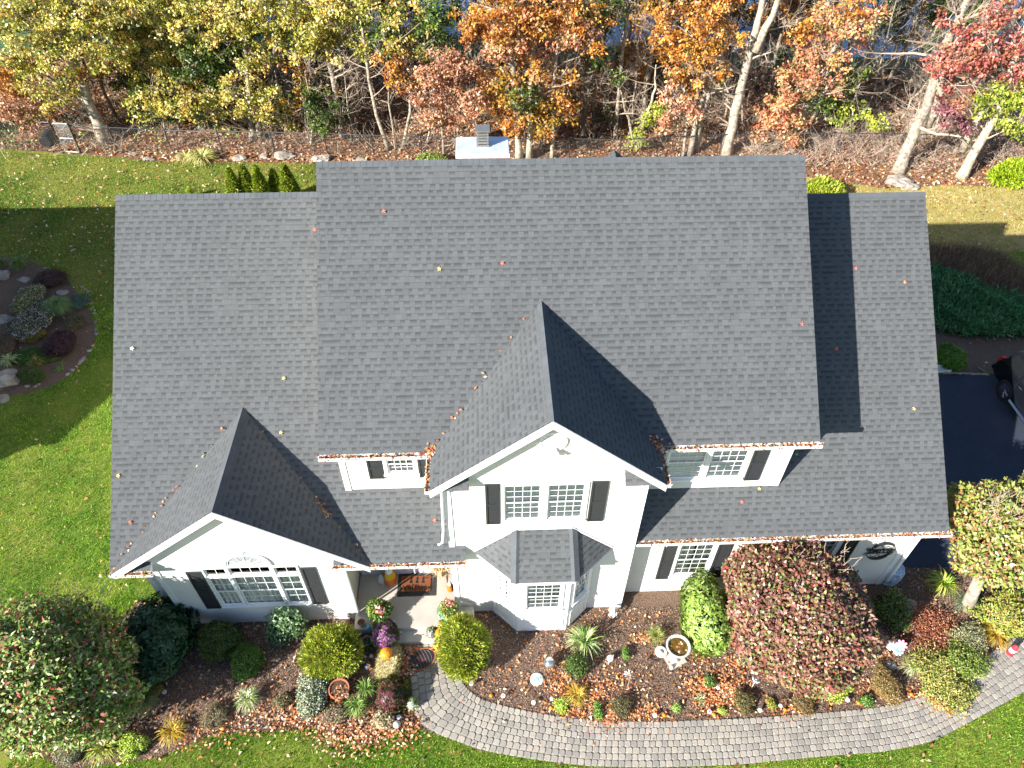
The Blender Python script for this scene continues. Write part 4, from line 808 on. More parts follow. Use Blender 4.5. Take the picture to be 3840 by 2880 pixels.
def straps(name, label, cat, base, n, Lr, h, palette, wd=.022, spread=1., parent=None, group=None, w=None, up=.5):
    base = np.array(base, float); root = thing(name, label, cat, base, group); th = RNG.random(n)*6.283; L = Lr*(.6+.5*RNG.random(n)); H = h*(.5+.8*RNG.random(n)); K = 5
    D = np.c_[np.cos(th), np.sin(th)]; Sd = np.c_[-np.sin(th), np.cos(th)]; t = np.linspace(0, 1, K+1); V = []; b0 = base[:2]+RNG.normal(0, .04*spread, (n, 2))
    cols = pick(palette, n, .14, w); C_ = []
    bend = up
    for k in range(K):
        for (a, b) in ((t[k], t[k+1]),):
            pa = []; 
            for s, sg in ((a, -1), (a, 1), (b, 1), (b, -1)):
                r_ = L*(s**1.15); z = base[2]+.01+H*(4*s*(1-s)*bend+s*(1-bend)*.9)*1.0; ww = wd*(1-s**2*.92)*.5
                pa.append(np.c_[b0+D*r_[:, None]+Sd*sg*ww, z])
            V.append(np.stack(pa, 1)); C_.append(cols)
    quads('leaves', np.concatenate(V), np.concatenate(C_), LEAF, root); return root
VAR = pal((215, 220, 160), (170, 190, 110), (120, 150, 75), (235, 235, 200)); GOLD = pal((225, 180, 60), (200, 160, 60), (235, 205, 110), (170, 160, 60)); GBL = pal((150, 180, 80), (110, 150, 60), (185, 205, 120), (80, 120, 45))
straps('lily_turf', 'white striped grassy clump in the left bed near the lawn', 'plant', at('B', 232, 1235), 170, .38, .35, VAR, .018)
straps('lily_turf', 'green striped grassy clump right of the terracotta pot', 'plant', at('V', 1080, 1120), 150, .36, .34, GBL, .018)
straps('lily_turf', 'green grassy clump beside the burgundy mum', 'plant', at('V', 1200, 880), 90, .32, .3, GBL, .02)
straps('daylily', 'golden yellow arching daylily clump in the lower left bed', 'plant', at('A', 1110, 1440), 130, .42, .3, GOLD, .022)
straps('daylily', 'pale green and yellow arching clump at the bottom beside the big shrub', 'plant', at('A', 680, 1540), 130, .5, .35, pal((190, 200, 90), (160, 180, 70), (215, 205, 120), (120, 150, 50)), .026)
straps('feather_grass', 'soft wispy grey green grass mound in the left bed', 'plant', at('A', 930, 1250), 900, .42, .42, pal((150, 160, 95), (125, 140, 75), (175, 170, 120)), .007)
straps('yucca', 'large striped yucca beside the bay window', 'plant', at('U', 960, 570), 95, .55, .6, pal((200, 215, 140), (150, 180, 90), (90, 135, 60), (225, 230, 180)), .035, up=.35)
straps('fescue_tuft', 'wispy yellow green grass tuft left of the bird bath', 'plant', at('U', 1850, 480), 150, .32, .4, pal((170, 185, 95), (200, 190, 120), (130, 150, 70)), .011, up=.4)
straps('daylily', 'golden brown withering daylily behind the walk in the middle bed', 'plant', at('U', 870, 1200), 120, .36, .25, GOLD, .02)
straps('iris', 'thick blue green iris leaves beside the maroon tree', 'plant', at('S', 1010, 960), 26, .34, .3, pal((150, 175, 130), (120, 150, 105)), .03)
straps('iris', 'small iris fan at the near side of the light green rhododendron', 'plant', at('S', 385, 800), 16, .16, .16, G_LT, .022)
straps('grass_tuft', 'small striped grass tuft among orange leaves in the bed', 'plant', at('S', 430, 1460), 50, .18, .16, VAR, .012)
straps('daylily', 'bright yellow green arching lily clump by the garage corner', 'plant', at('T', 1280, 150), 110, .55, .42, pal((205, 215, 80), (160, 190, 60), (225, 220, 120), (110, 150, 45)), .03)
straps('iris', 'dark green iris clump at the foot of the pale trunk', 'plant', at('T', 1520, 380), 75, .42, .45, pal((95, 130, 90), (70, 105, 70), (130, 160, 120)), .02)
straps('iris', 'second dark green iris clump right of the pale trunk', 'plant', at('T', 1700, 440), 60, .36, .35, pal((95, 135, 80), (120, 155, 100), (150, 180, 120)), .02)
straps('daylily', 'orange yellow daylily clump at the right end of the path', 'plant', at('T', 1870, 720), 150, .5, .3, GOLD, .024)
straps('grass_tuft', 'pale green striped grass clump in the right bed below the metal flower', 'plant', at('T', 940, 1060), 110, .36, .25, VAR, .015)
# small shrubs, bed perennials
for args in [
 ('boxwood_shrub', 'round clipped boxwood below the yucca', ('U', 712, 640, 1012, 978), .55, 'fine', G_BOX, .04),
 ('perennial', 'lime green leafy tuft left of the brown leaves by the walk', ('U', 585, 1215, 760, 1400), .2, 'leaf', G_LIME, .04),
 ('perennial', 'bright green leafy tuft in orange leaves by the walk', ('U', 1070, 1290, 1205, 1470), .22, 'leaf', G_MID*1.2, .04),
 ('heath_shrub', 'olive brown low mound by the walk in the middle bed', ('U', 1300, 1190, 1525, 1470), .32, 'fine', pal((130, 125, 80), (110, 105, 70), (150, 140, 100), (95, 85, 60)), .03),
 ('perennial', 'small green herb beside the white hose guard in the middle bed', ('U', 1430, 600, 1535, 730), .25, 'leaf', G_MID, .035),
 ('perennial', 'small green leafy plant among orange leaves left of the iris', ('S', 505, 1150, 630, 1300), .2, 'leaf', G_MID*.8, .035),
 ('perennial', 'light green rosette left of the small grass tuft by the walk', ('S', 70, 1505, 180, 1640), .15, 'leaf', G_LT, .035),
 ('perennial', 'round bright green perennial at the path edge below the orange leaves', ('S', 655, 1570, 780, 1659), .16, 'leaf', G_LIME, .03),
 ('heath_shrub', 'greenish brown low mound below the black topped lamp', ('S', 900, 1330, 1160, 1640), .3, 'fine', pal((135, 130, 80), (115, 120, 70), (160, 120, 85), (95, 95, 55)), .03),
 ('perennial', 'yellow flowering green tuft left of the white globe light', ('S', 1290, 1460, 1450, 1570), .15, 'leaf', np.concatenate([G_MID, GOLD]), .03),
 ('heath_shrub', 'rusty green low mound left of the lime shrub', ('S', 1620, 1340, 1900, 1650), .32, 'fine', pal((160, 130, 85), (135, 130, 75), (175, 140, 100), (110, 100, 60)), .03),
 ('spirea_shrub', 'bright lime green shrub at the near edge of the maroon tree', ('T', -200, 1060, 320, 1360), .5, 'fine', G_LIME, .04),
 ('perennial', 'round green perennial beside an orange pumpkin on the right', ('T', 375, 1375, 510, 1500), .2, 'leaf', G_MID, .035),
 ('heath_shrub', 'large tawny and green fine leaved mound in the right bed', ('T', 480, 1070, 830, 1450), .4, 'fine', pal((185, 145, 95), (160, 140, 80), (130, 130, 65), (200, 165, 120)), .03),
 ('hydrangea', 'dark green shrub with small pale tips by the garage corner', ('T', 560, 180, 890, 640), .9, 'leaf', pal((60, 95, 35), (80, 115, 40), (45, 75, 30), (150, 150, 75)), .06),
 ('rose_bush', 'yellowing sprawling bush spilling over the right part of the path', ('T', 950, 960, 1700, 1430), .45, 'leaf', pal((175, 180, 85), (145, 165, 65), (200, 180, 100), (120, 145, 55), (215, 190, 125)), .05),
 ('rose_bush', 'greener sprawling bush above the yellowing one at the path bend', ('T', 1230, 800, 1780, 1180), .5, 'leaf', pal((110, 140, 60), (140, 160, 70), (85, 115, 45), (180, 175, 90)), .05),
 ('catmint', 'grey tan twiggy bush right of the rust coloured ground cover', ('T', 1390, 560, 1760, 900), .5, 'leaf', pal((170, 165, 125), (130, 140, 90), (190, 175, 145), (105, 115, 70)), .045),
 ('bramble', 'reddish brown tangle hanging over the path bend', ('T', 1180, 1340, 1420, 1540), .2, 'leaf', ORL, .045),
 ('groundcover_shrub', 'yellow green mound under the tree at the right edge', ('T', 1700, 200, 2300, 700), .8, 'leaf', pal((165, 180, 70), (140, 160, 60), (190, 190, 100), (175, 140, 90)), .07),
 ('yellow_shrub', 'lime yellow low shrub at the foot of the big corner shrub', ('A', 770, 1440, 930, 1590), .4, 'leaf', G_LIME, .045),
 ('grey_shrub', 'grey twiggy dome at the bottom edge left of the daylily', ('A', 345, 1490, 510, 1640), .45, 'fine', pal((150, 150, 120), (125, 130, 95), (175, 165, 140)), .035),
 ('grey_shrub', 'small grey green dome left of the striped clump', ('A', 1295, 1250, 1440, 1410), .35, 'fine', pal((150, 140, 105), (125, 125, 85), (170, 150, 125)), .03),
 ('perennial', 'grey green and rust mound between the striped clump and the variegated shrub', ('B', 370, 1180, 480, 1290), .3, 'leaf', pal((130, 125, 85), (110, 120, 70), (160, 120, 90)), .035),
 ('perennial', 'leafy green mound with a few pink blooms below the terracotta pot', ('V', 600, 1050, 900, 1340), .3, 'leaf', pal((145, 155, 100), (115, 135, 75), (175, 170, 130), (190, 110, 130)), .035),
 ('perennial', 'dark green leafy patch under the variegated shrub', ('V', 300, 1060, 480, 1200), .22, 'leaf', G_MID*.8, .045),
 ('sedum', 'beige dried sedum heads in front of the burgundy mum', ('V', 1250, 1150, 1560, 1420), .35, 'leaf', pal((205, 185, 150), (185, 165, 130), (165, 160, 90), (220, 200, 170)), .05),
 ('perennial', 'dark green creeping plant left of the porch slab', ('V', 870, -20, 1110, 130), .2, 'leaf', np.concatenate([G_LT, ORL]), .05),
 ('perennial', 'yellowing patch by the wall at the left corner of the bed', ('A', 940, 1120, 1040, 1200), .2, 'leaf', GOLD*.9, .04),
 ('perennial', 'dry green patch at the lower left bed edge', ('A', 600, 1330, 720, 1420), .3, 'leaf', pal((170, 175, 110), (145, 155, 85)), .045)]:
    nm, lb, bx, H, stl, pl_, lf = args; bush(nm, lb, 'shrub' if 'shrub' in nm or 'bush' in nm else 'plant', bx, H*.85, stl, pl_, leaf=lf*1.15, depth=.95 if nm in ('rose_bush', 'catmint', 'bramble') else .6, kc=.3 if nm in ('rose_bush', 'catmint', 'bramble') else None, amp=.08 if 'boxwood' in nm else .17)
# rust ground cover (stuff-like but one plant)
c0 = at('T', 1100, 620, .08); P = c0+np.c_[RNG.normal(0, .42, 5200), RNG.normal(0, .32, 5200), RNG.random(5200)*.16]; P = P[(((P[:, 0]-c0[0])/.95)**2+((P[:, 1]-c0[1])/.75)**2) < 1]
gc = quads('groundcover', leafgeo(P, rdir(len(P)), unit(rdir(len(P))+[0, 0, 1.]), .05, .03), pick(RUST, len(P)), LEAF); tag(gc, 'rusty red brown creeping ground cover in the right bed', 'ground cover', kind='stuff')
# flowering mums
def mum(label, c, r, palette, stem, fs=.028, w=None, fl=2.6):
    root = thing('chrysanthemum', label, 'flowers', (c[0], c[1], c[2]-r[2])); c = np.array(c, float); core('foliage', c, r, COREG, root, .85, 1)
    area = 2*math.pi*r[0]*r[0]*1.6; n = int(area/(fs*fs)*fl); P, nn = shellpts(n, c, np.array(r), .12, 2, zmin=c[2]-r[2]*.4); m_ = len(P); A = unit(np.cross(nn, RNG.standard_normal((m_, 3)))); B_ = np.cross(nn, A); s = fs*(.5+.5*RNG.random(m_))[:, None]; V = np.stack([P+A*s, P+B_*s+nn*s*.3, P-A*s, P-B_*s+nn*s*.3], 1)
    quads('blooms', V, pick(palette, m_, .15, w), LEAF, root); P, nn = shellpts(n//3, c, np.array(r), .2, 2, zmin=c[2]-r[2]*.9); quads('leaves', leafgeo(P, nn+rdir(len(P)), rdir(len(P)), .05, .025), pick(stem, len(P)), LEAF, root); return root
p, r = ell('V', 1275, -70, 1640, 285, .42, .26); mum('purple chrysanthemum dome at the left of the porch step', p, (.37, .34, .31), pal((180, 110, 170), (150, 75, 135), (205, 140, 195), (120, 50, 95)), G_MID)
p, r = ell('V', 1350, 735, 1755, 1150, .3, .3); mum('burgundy chrysanthemum dome beside the straw bale', p, (.40, .37, .36), pal((130, 45, 75), (105, 40, 60), (160, 65, 100), (95, 70, 50)), G_BOX, .022)
p, r = ell('V', 1755, 960, 1900, 1160, .18, .15); mum('small white chrysanthemum at the path corner', p, (.13, .12, .15), pal((250, 250, 250), (240, 240, 235)), G_LT, .022)
p, r = ell('V', 1680, 730, 1800, 900, .18, .15); mum('small yellow chrysanthemum behind the burgundy one', p, (.13, .13, .14), pal((225, 180, 50), (200, 150, 40), (140, 130, 50)), G_BOX, .02)
p = at('H', 1415, 1050, .36); mum('small golden flowers beside the pumpkin on the step', p, (.11, .11, .12), pal((245, 190, 70), (250, 215, 120)), G_MID, .024)
p = at('H', 1260, 1150, .30); mum('white and lilac pansies on the step left of the pumpkin', p, (.14, .12, .1), pal((235, 230, 240), (200, 170, 210), (140, 170, 90)), G_MID, .02, fl=1.2)
# potted plants on the porch
def pot(name, label, cat, base, r, h, mat, rim=.012, soil=True):
    root = thing(name, label, cat, base); MB().lathe(base, [(r*.7, 0), (r*.95, h*.8), (r*.95, h*.85), (r*1.05, h*.86), (r*1.05, h), (r*.93, h), (r*.9, h*.9)], 24).build('pot', mat, root, smooth=False)
    if soil: MB().lathe(np.array(base)+[0, 0, h*.88], [(r*.9, 0), (r*.9, .01)], 20).build('soil', simple('potting_soil', alb(90, 65, 52), 1, var=.4, scale=40, bump=1), root)
    return root
TERRA = simple('terracotta', alb(200, 120, 90), .8, var=.12); NAVY = simple('dark_blue_glaze', (.02, .035, .07), .3); TURQ = simple('turquoise_glaze', alb(90, 190, 200), .3)
pt = pot('terracotta_pot', 'big round terracotta pot of withered leaves in the left bed', 'pot', at('V', 840, 925), .25, .32, TERRA)
b_ = at('V', 840, 925, .28); th = RNG.random(120)*6.28; rr = .2*np.sqrt(RNG.random(120)); P = b_+np.c_[rr*np.cos(th), rr*np.sin(th), RNG.random(120)*.05]; tag(quads('dry_leaves', leafgeo(P, rdir(120)*[1, 1, .3], unit(rdir(120)*.4+[0, 0, 1.]), .1, .05), pick(np.concatenate([BROWNL, BROWNL*.4]), 120), DRY, pt), kind='stuff')
p1 = pot('planter', 'dark blue porch planter with a full green plant and pale blooms', 'planter', at('H', 470, 945, .352), .2, .3, NAVY)
c1 = at('H', 500, 830, .95); c1[2] = .88
def addfol(root, c, r, palette, n, leaf, blooms=None):
    P, nn = shellpts(n, np.array(c), np.array(r), .5, 3); quads('foliage', leafgeo(P, unit(nn+rdir(len(P))), unit(nn+.6*rdir(len(P))+[0, 0, .5]), leaf*(.6+.7*RNG.random(len(P))), leaf*.6, .15, .2), pick(palette, len(P)), LEAF, root)
    if blooms is not None:
        bc, bp, bn = blooms; P = np.array(bc)+RNG.normal(0, .06, (bn, 3)); quads('blooms', leafgeo(P, rdir(bn), unit(rdir(bn)*.4+[0, -.4, 1.]), .06, .05), pick(bp, bn), LEAF, root)
addfol(p1, at('H', 490, 820, .75), (.32, .28, .26), pal((85, 125, 50), (110, 150, 60), (60, 95, 40), (190, 195, 90)), 1500, .07, (at('H', 480, 810, 1.0), pal((250, 225, 215), (240, 180, 150), (170, 120, 170), (220, 60, 60)), 60))
p2 = pot('planter', 'turquoise porch planter with pink flowers beside the right post', 'planter', at('H', 1520, 950, .352), .17, .28, TURQ)
addfol(p2, at('H', 1520, 800, .75), (.24, .22, .24), pal((110, 150, 60), (150, 180, 80), (80, 120, 55), (190, 160, 90)), 900, .065, (at('H', 1520, 730, .95), pal((225, 90, 140), (240, 150, 130), (240, 210, 160), (235, 80, 60)), 60))
addfol(p2, at('H', 1400, 860, .6), (.1, .1, .16), pal((120, 155, 130), (150, 180, 150)), 120, .06)
p3 = pot('flower_pot', 'empty pot rim with dark weeds left of the purple mum', 'pot', at('V', 1215, 235, 0), .13, .2, simple('grey_glaze', (.3, .36, .38), .4)); addfol(p3, at('V', 1230, 260, .2), (.16, .16, .1), G_DK, 300, .05)
p4 = pot('flower_pot', 'small tan clay pot on the left end of the porch slab', 'pot', at('H', 225, 1030, .352), .10, .13, simple('clay_tan', alb(175, 140, 105), .8))
MB().lathe(at('H', 325, 1085, .352), [(.05, 0), (.06, .04), (.06, .08), (.035, .1)], 16, wob=lambda t, z: 1+.05*math.cos(6*t)).build('x', TURQ, thing('candle_jar', 'small turquoise jar beside the tan clay pot', 'jar', at('H', 325, 1085, .352))).name = 'jar_body'
# pumpkins
ORANGE = simple('pumpkin_skin', alb(250, 150, 20, k=.8), .42, var=.08, scale=6); STALK = simple('pumpkin_stalk', alb(170, 140, 90), .8)
def pumpkin(label, base, r, sq=.8, mat=None, group=None, name='pumpkin', rz=0.):
    root = thing(name, label, 'pumpkin', base, group); prof = []
    for i in range(13): a = -math.pi/2+math.pi*i/12; prof.append((max(.02, math.cos(a))*r*(1 if abs(a) < 1.3 else .8), r*sq*(1+math.sin(a))-(.08*r if i in (0, 12) else 0)))
    MB().lathe(base, prof, 48, wob=lambda t, z: 1-.07*abs(math.sin(t*6))**.5+.0).build('body', mat or ORANGE, root, smooth=True)
    t = np.array(base)+[0, 0, 2*r*sq-.1*r]; MB().tube([t, t+[.0, 0, r*.2], t+[r*.12, -r*.05, r*.42]], [r*.17, r*.1, r*.09], 8).build('stalk', STALK, root); return root
pumpkin('large orange pumpkin on the straw bale', at('V', 1475, 400, .42), .165)
pumpkin('large orange pumpkin at the right of the porch step', at('H', 1395, 1195, .2), .155)
pumpkin('large orange pumpkin on the pavers against the arborvitae', at('H', 1400, 1405, .04), .165)
for c, x, y, lb in [('C', 240, 1203, 'tiny orange pumpkin by the path left of a white solar light'), ('C', 620, 1282, 'tiny orange pumpkin by the path beside the lime green tuft'), ('C', 1337, 1328, 'tiny orange red pumpkin right of a solar light in the middle bed'), ('D', 130, 1325, 'tiny orange pumpkin under the round bright green perennial'), ('D', 580, 1294, 'tiny orange pumpkin beside the white globe light by the path'), ('D', 1045, 1250, 'tiny orange pumpkin left of the round green perennial on the right'), ('D', 1380, 1195, 'tiny orange pumpkin right of the tawny mound'), ('D', 920, 1202, 'tiny orange pumpkin just below the lime shrub'), ('B', 65, 1412, 'tiny orange pumpkin at the lawn edge in the left bed'), ('T', 1805, 925, 'tiny orange pumpkin at the path bend near the yellow daylily'), ('M', 1060, 800, 'tiny orange pumpkin half under the tall arborvitae')]:
    pumpkin(lb, at(c, x, y, 0.01), .05 if lb[0] == 't' else .1, .8, group='small pumpkins along the path')
# candy corn lanterns
CO = simple('plastic_orange', alb(250, 120, 30, k=.8), .4, var=.02); CY = simple('plastic_yellow', alb(245, 195, 30, k=.8), .4, var=.02); CW = simple('plastic_white', (.78, .78, .76), .4, var=.02)
for (x, y, s, lb) in ((655, 390, 1., 'big orange yellow and white candy corn lantern by the porch wall'), (1535, 515, .55, 'small orange and white candy corn lantern beside the right porch post')):
    b_ = at('H', x, y, .352); root = thing('candy_corn_lantern', lb, 'lantern', b_); MB().lathe(b_, [(.165*s, 0), (.175*s, .05*s), (.16*s, .28*s)], 24).build('base', CO, root); MB().lathe(b_+[0, 0, .281*s], [(.158*s, 0), (.105*s, .24*s)], 24).build('middle', CY if s > .6 else CO, root); MB().lathe(b_+[0, 0, .522*s], [(.102*s, 0), (.08*s, .12*s), (.03*s, .17*s)], 24).build('tip', CW, root)
# welcome mat
b0, b1, b2, b3 = (at('H', *q, .355) for q in ((765, 290), (1335, 262), (1322, 600), (748, 628)))
x0, x1, y0, y1 = (b0[0]+b3[0])/2, (b1[0]+b2[0])/2, (b2[1]+b3[1])/2, (b0[1]+b1[1])/2
wmat = thing('welcome_mat', 'brown halloween doormat reading Welcome on a black rubber mat', 'doormat', ((x0+x1)/2, (y0+y1)/2, .352))
MB().box(x0, y0, .352, x1, y1, .362).build('rubber_mat', simple('rubber', (.03, .03, .028), .8), wmat); xm0, xm1, ym0, ym1 = x0+.09, x1-.16, y0+.13, y1-.09
MB().box(xm0, ym0, .3625, xm1, ym1, .378).build('coir_mat', simple('coir', alb(135, 78, 42), .95, var=.15, scale=60, bump=.8, bscale=200), wmat)
text_mesh('mat_lettering', 'Welcome', .18, BLACK, wmat, ((xm0+xm1)/2-.0, ym0+.12, .379), Matrix.Identity(4), .001, sx=1.15, bold=.004)
wt = MB()
for k in range(3):      # three little witch shapes and bats
    cx_ = xm0+.28+.17*k; cy_ = ym0+.33; wt.prism([(cx_-.05, cy_-.07, .379), (cx_+.05, cy_-.07, .379), (cx_+.015, cy_+.05, .379), (cx_-.015, cy_+.05, .379)], (0, 0, .002)); wt.prism([(cx_-.045, cy_+.055, .379), (cx_+.045, cy_+.055, .379), (cx_+.005, cy_+.14, .379)], (0, 0, .0022))
for (u, v) in ((.12, .62), (.3, .66), (.55, .66), (.72, .5)):
    cx_, cy_ = xm0+u, ym0+v*.85; wt.prism([(cx_-.07, cy_+.02, .379), (cx_-.03, cy_-.01, .379), (cx_, cy_-.03, .379), (cx_+.03, cy_-.01, .379), (cx_+.07, cy_+.02, .379), (cx_+.02, cy_+.015, .379), (cx_, cy_+.0, .379), (cx_-.02, cy_+.015, .379)], (0, 0, .0021))
wt.build('mat_pictures', BLACK, wmat)
# oval coir mat with black ghost lantern print
c_m = at('M', 440, 680, .045); om = thing('round_mat', 'oval coir mat with a black jack o lantern print on the pavers', 'doormat', c_m); ax1 = unit(at('M', 700, 560, .045)-at('M', 200, 800, .045)); ax2 = np.cross((0, 0, 1.), ax1)
MB().lathe(c_m, [(.41, 0), (.41, .014)], 40, ax=(ax1, ax2*.72, (0, 0, 1))).build('coir_edge', simple('coir_dark', alb(150, 100, 65), .95, var=.2, scale=60), om)
MB().lathe(c_m, [(.36, .0145), (.36, .018)], 40, ax=(ax1, ax2*.70, (0, 0, 1))).build('black_print', simple('black_print', (.012, .012, .016), .6), om)
gl = MB()
for k in range(-3, 4): gl.tube([c_m+ax1*(k*.085+.02*math.cos(t))*math.cos(t*.35)+ax2*.235*math.sin(t)*math.sqrt(max(0, 1-(k/4.2)**2))+[0, 0, .0185] for t in np.linspace(-1.5, 1.5, 9)], .0045, 4)
gl.build('print_lines', simple('print_grey', (.16, .16, .18), .6), om)
rd = MB()
for (a, b) in ((-.08, .06), (.1, .09), (.02, -.01)): q = c_m+ax1*a+ax2*b+[0, 0, .02]; rd.prism([q-ax1*.03, q+ax1*.03, q+ax2*.05], (0, 0, .002))
rd.tube([c_m-ax1*.14-ax2*.08+[0, 0, .021], c_m-ax2*.05+[0, 0, .021], c_m+ax1*.17-ax2*.04+[0, 0, .021]], .008, 4); rd.build('print_face', simple('print_red', (.25, .02, .02), .6), om)
# straw bale
bq = [at('V', *q, .2) for q in ((1345, 290), (1640, 270), (1660, 700), (1380, 740))]; cb = sum(bq)/4; bw, bd = .235, .36; bale = thing('straw_bale', 'pale straw bale with a pumpkin on it beside the path', 'straw bale', (cb[0], cb[1], 0)); ang = .06
Ux = np.array([math.cos(ang), -math.sin(ang), 0]); Uy = np.array([math.sin(ang), math.cos(ang), 0]); STRW = simple('straw', alb(215, 200, 150), .95, var=.3, scale=30, bump=1.5, bscale=80)
MB().obox((cb[0], cb[1], 0), Ux, Uy, (0, 0, 1), -bw+.02, -bd+.02, 0, bw-.02, bd-.02, .38).build('bale', STRW, bale)
n = 3800; q = RNG.random((n, 3))*2-1; ax_ = RNG.integers(0, 3, n); 
for i in range(3): q[ax_ == i, i] = np.sign(q[ax_ == i, i]+.2 if i == 2 else q[ax_ == i, i])
P = np.array([cb[0], cb[1], .19])+q[:, :1]*bw*Ux+q[:, 1:2]*bd*Uy+q[:, 2:]*np.array([0, 0, .19]); quads('loose_straw', leafgeo(P, rdir(n)+np.c_[q[:, 0], q[:, 1], q[:, 2]*.4]*.5, rdir(n), .1*(.5+RNG.random(n)), .010), pick(pal((235, 225, 180), (215, 200, 145), (190, 180, 110), (150, 160, 80)), n), DRY, bale)
# corn stalks in the corner of the porch
cs = thing('corn_stalks', 'bundle of dried corn stalks in the right corner of the porch', 'corn stalks', at('H', 1400, 310, .352)); b_ = np.array(cs.location); n = 260; P = b_+np.c_[RNG.normal(0, .1, n), RNG.normal(0, .05, n), RNG.random(n)*1.5]
quads('husks', leafgeo(P, unit(rdir(n)+[0, 0, .6]), rdir(n), .35*(.4+RNG.random(n)), .03, .1, .4), pick(pal((225, 195, 140), (200, 165, 110), (240, 215, 170)), n), DRY, cs)
tb_ = MB(); [tb_.tube([b_+[.04*math.cos(k), .04*math.sin(k), 0], b_+[.1*math.cos(k), .06*math.sin(k), 1.9]], [.014, .008], 5) for k in range(7)]; tb_.build('stalks', simple('corn_stalk', alb(200, 170, 115), .9), cs)
# ------------------------------------------------------------------ garden ornaments
STAT = simple('cast_stone_white', (.50, .48, .44), .75, var=.08, scale=20); PLAST = simple('white_plastic', (.75, .75, .75), .4, var=.03); LENS = simple('lamp_lens', (.5, .5, .45), .2); GREYP = simple('grey_plastic', (.3, .31, .33), .4)
# bird bath
wp = at('S', 155, 770, .74); pb = at('S', 95, 985, .05); bcx = (wp[0], wp[1], 0); bath = thing('bird_bath', 'white scalloped concrete bird bath filled with leafy water', 'bird bath', bcx)
wb_ = lambda t, z: 1+.035*abs(math.cos(t*11))
MB().lathe(bcx, [(.09, .0), (.16, .0), (.15, .06), (.08, .12), (.07, .4), (.10, .52), (.12, .56)], 24).build('pedestal', STAT, bath, smooth=True)
MB().lathe((wp[0], wp[1], .56), [(.1, 0), (.22, .06), (.29, .15), (.315, .17), (.31, .20), (.265, .20), (.25, .15), (.2, .09), (.05, .07)], 66, wob=wb_).build('bowl', STAT, bath, smooth=True)
MB().lathe((wp[0], wp[1], .70), [(.252, 0), (.252, .004)], 32).build('water', simple('leaf_water', (.10, .06, .012), .08, var=.5, scale=9), bath)
P = np.array([wp[0], wp[1], .71])+np.c_[RNG.normal(0, .11, 12), RNG.normal(0, .11, 12), np.zeros(12)]; tag(quads('floating_leaves', leafgeo(P, rdir(12)*[1, 1, .05], np.array([[0, 0, 1.]]*12), .08, .06, .02, .02), pick(ORL, 12), DRY, bath), kind='stuff')
MB().obox((wp[0], wp[1], 0), unit(np.array([1, .45, 0.])), unit(np.array([-.45, 1, 0.])), (0, 0, 1), -.24, -.24, .0, .24, .24, .04).build('x', CONC, thing('base_slab', 'square concrete slab under the bird bath', 'slab', bcx)).name = 'slab'
# silver ball
sb_ = at('C', 610, 990, .22); gb = thing('gazing_ball', 'silvery mirrored garden ball in the mulch near the bay', 'garden ball', (sb_[0], sb_[1], 0)); 
MB().lathe((sb_[0], sb_[1], .22), [(max(.004, .15*math.cos(a)), .15*math.sin(a)) for a in np.linspace(-1.57, 1.57, 17)], 32).build('ball', simple('mirror_ball', (.75, .78, .8), .12, .9, var=.1), gb, smooth=True); MB().lathe((sb_[0], sb_[1], 0), [(.07, 0), (.05, .08)], 12).build('stand', STAT, gb)
def figure(name, label, cat, base, prof, mat=STAT, extra=None, n=18, group=None):
    r = thing(name, label, cat, base, group); MB().lathe(base, prof, n).build('body', mat, r, smooth=True)
    if extra:
        for nm, mb_, mt_ in extra(np.array(base, float)): mb_.build(nm, mt_, r, smooth=True)
    return r
def rabbit(b): 
    h = MB().lathe(b+[.03, -.05, .17], [(max(.003, .05*math.cos(a)), .05*math.sin(a)) for a in np.linspace(-1.57, 1.57, 9)], 12); e = MB(); e.tube([b+[.01, -.04, .2], b+[0, .0, .29]], [.016, .01], 6); e.tube([b+[.05, -.04, .2], b+[.06, .0, .29]], [.016, .01], 6); return [('head', h, STAT), ('ears', e, STAT)]
EGGP = [(.03, 0), (.085, .02), (.095, .08), (.07, .15), (.03, .19)]
figure('rabbit_statue', 'small white stone rabbit statue in the mulch right of the yucca', 'statue', at('U', 1285, 740), EGGP, extra=rabbit)
figure('duck_statue', 'small white stone bird statue at the foot of the bird bath', 'statue', at('U', 2045, 850), [(.03, 0), (.06, .03), (.055, .08), (.02, .13)])
def lantern_x(b): 
    m_ = MB(); [m_.box(b[0]+x-.01, b[1]+y-.01, b[2]+.05, b[0]+x+.01, b[1]+y+.01, .3) for x in (-.08, .08) for y in (-.08, .08)]; t = MB(); t.lathe(b+[0, 0, .3], [(.14, 0), (.03, .1), (.02, .13)], 4); return [('posts', m_, PLAST), ('roof', t, PLAST)]
figure('lantern', 'white garden lantern at the foot of the wall right of the bay', 'lantern', at('U', 1315, 190), [(.12, 0), (.12, .05)], PLAST, lantern_x, 4)
figure('water_dish', 'white plastic dish standing in the mulch left of the bird bath', 'dish', at('U', 1915, 660), [(.1, 0), (.12, .04), (.165, .07), (.165, .09), (.14, .085), (.06, .05), (.05, .09)], STAT)
figure('stepping_stone', 'round white stepping stone with a painted swirl', 'stepping stone', at('U', 375, 990), [(.175, 0), (.175, .03), (.16, .04)], simple('pale_glazed_stone', (.6, .62, .56), .5, var=.2, scale=20))
mbb = MB(); b_ = at('U', 375, 985, .045); [mbb.tube([b_+[dx+.04*math.cos(t), .04*math.sin(t), .004] for t in np.linspace(0, 5.6, 12)], .006, 4) for dx in (-.05, .06)]; ss = [o for o in bpy.data.objects if o.name == 'stepping_stone'][0]; mbb.build('swirl', TURQ, ss)
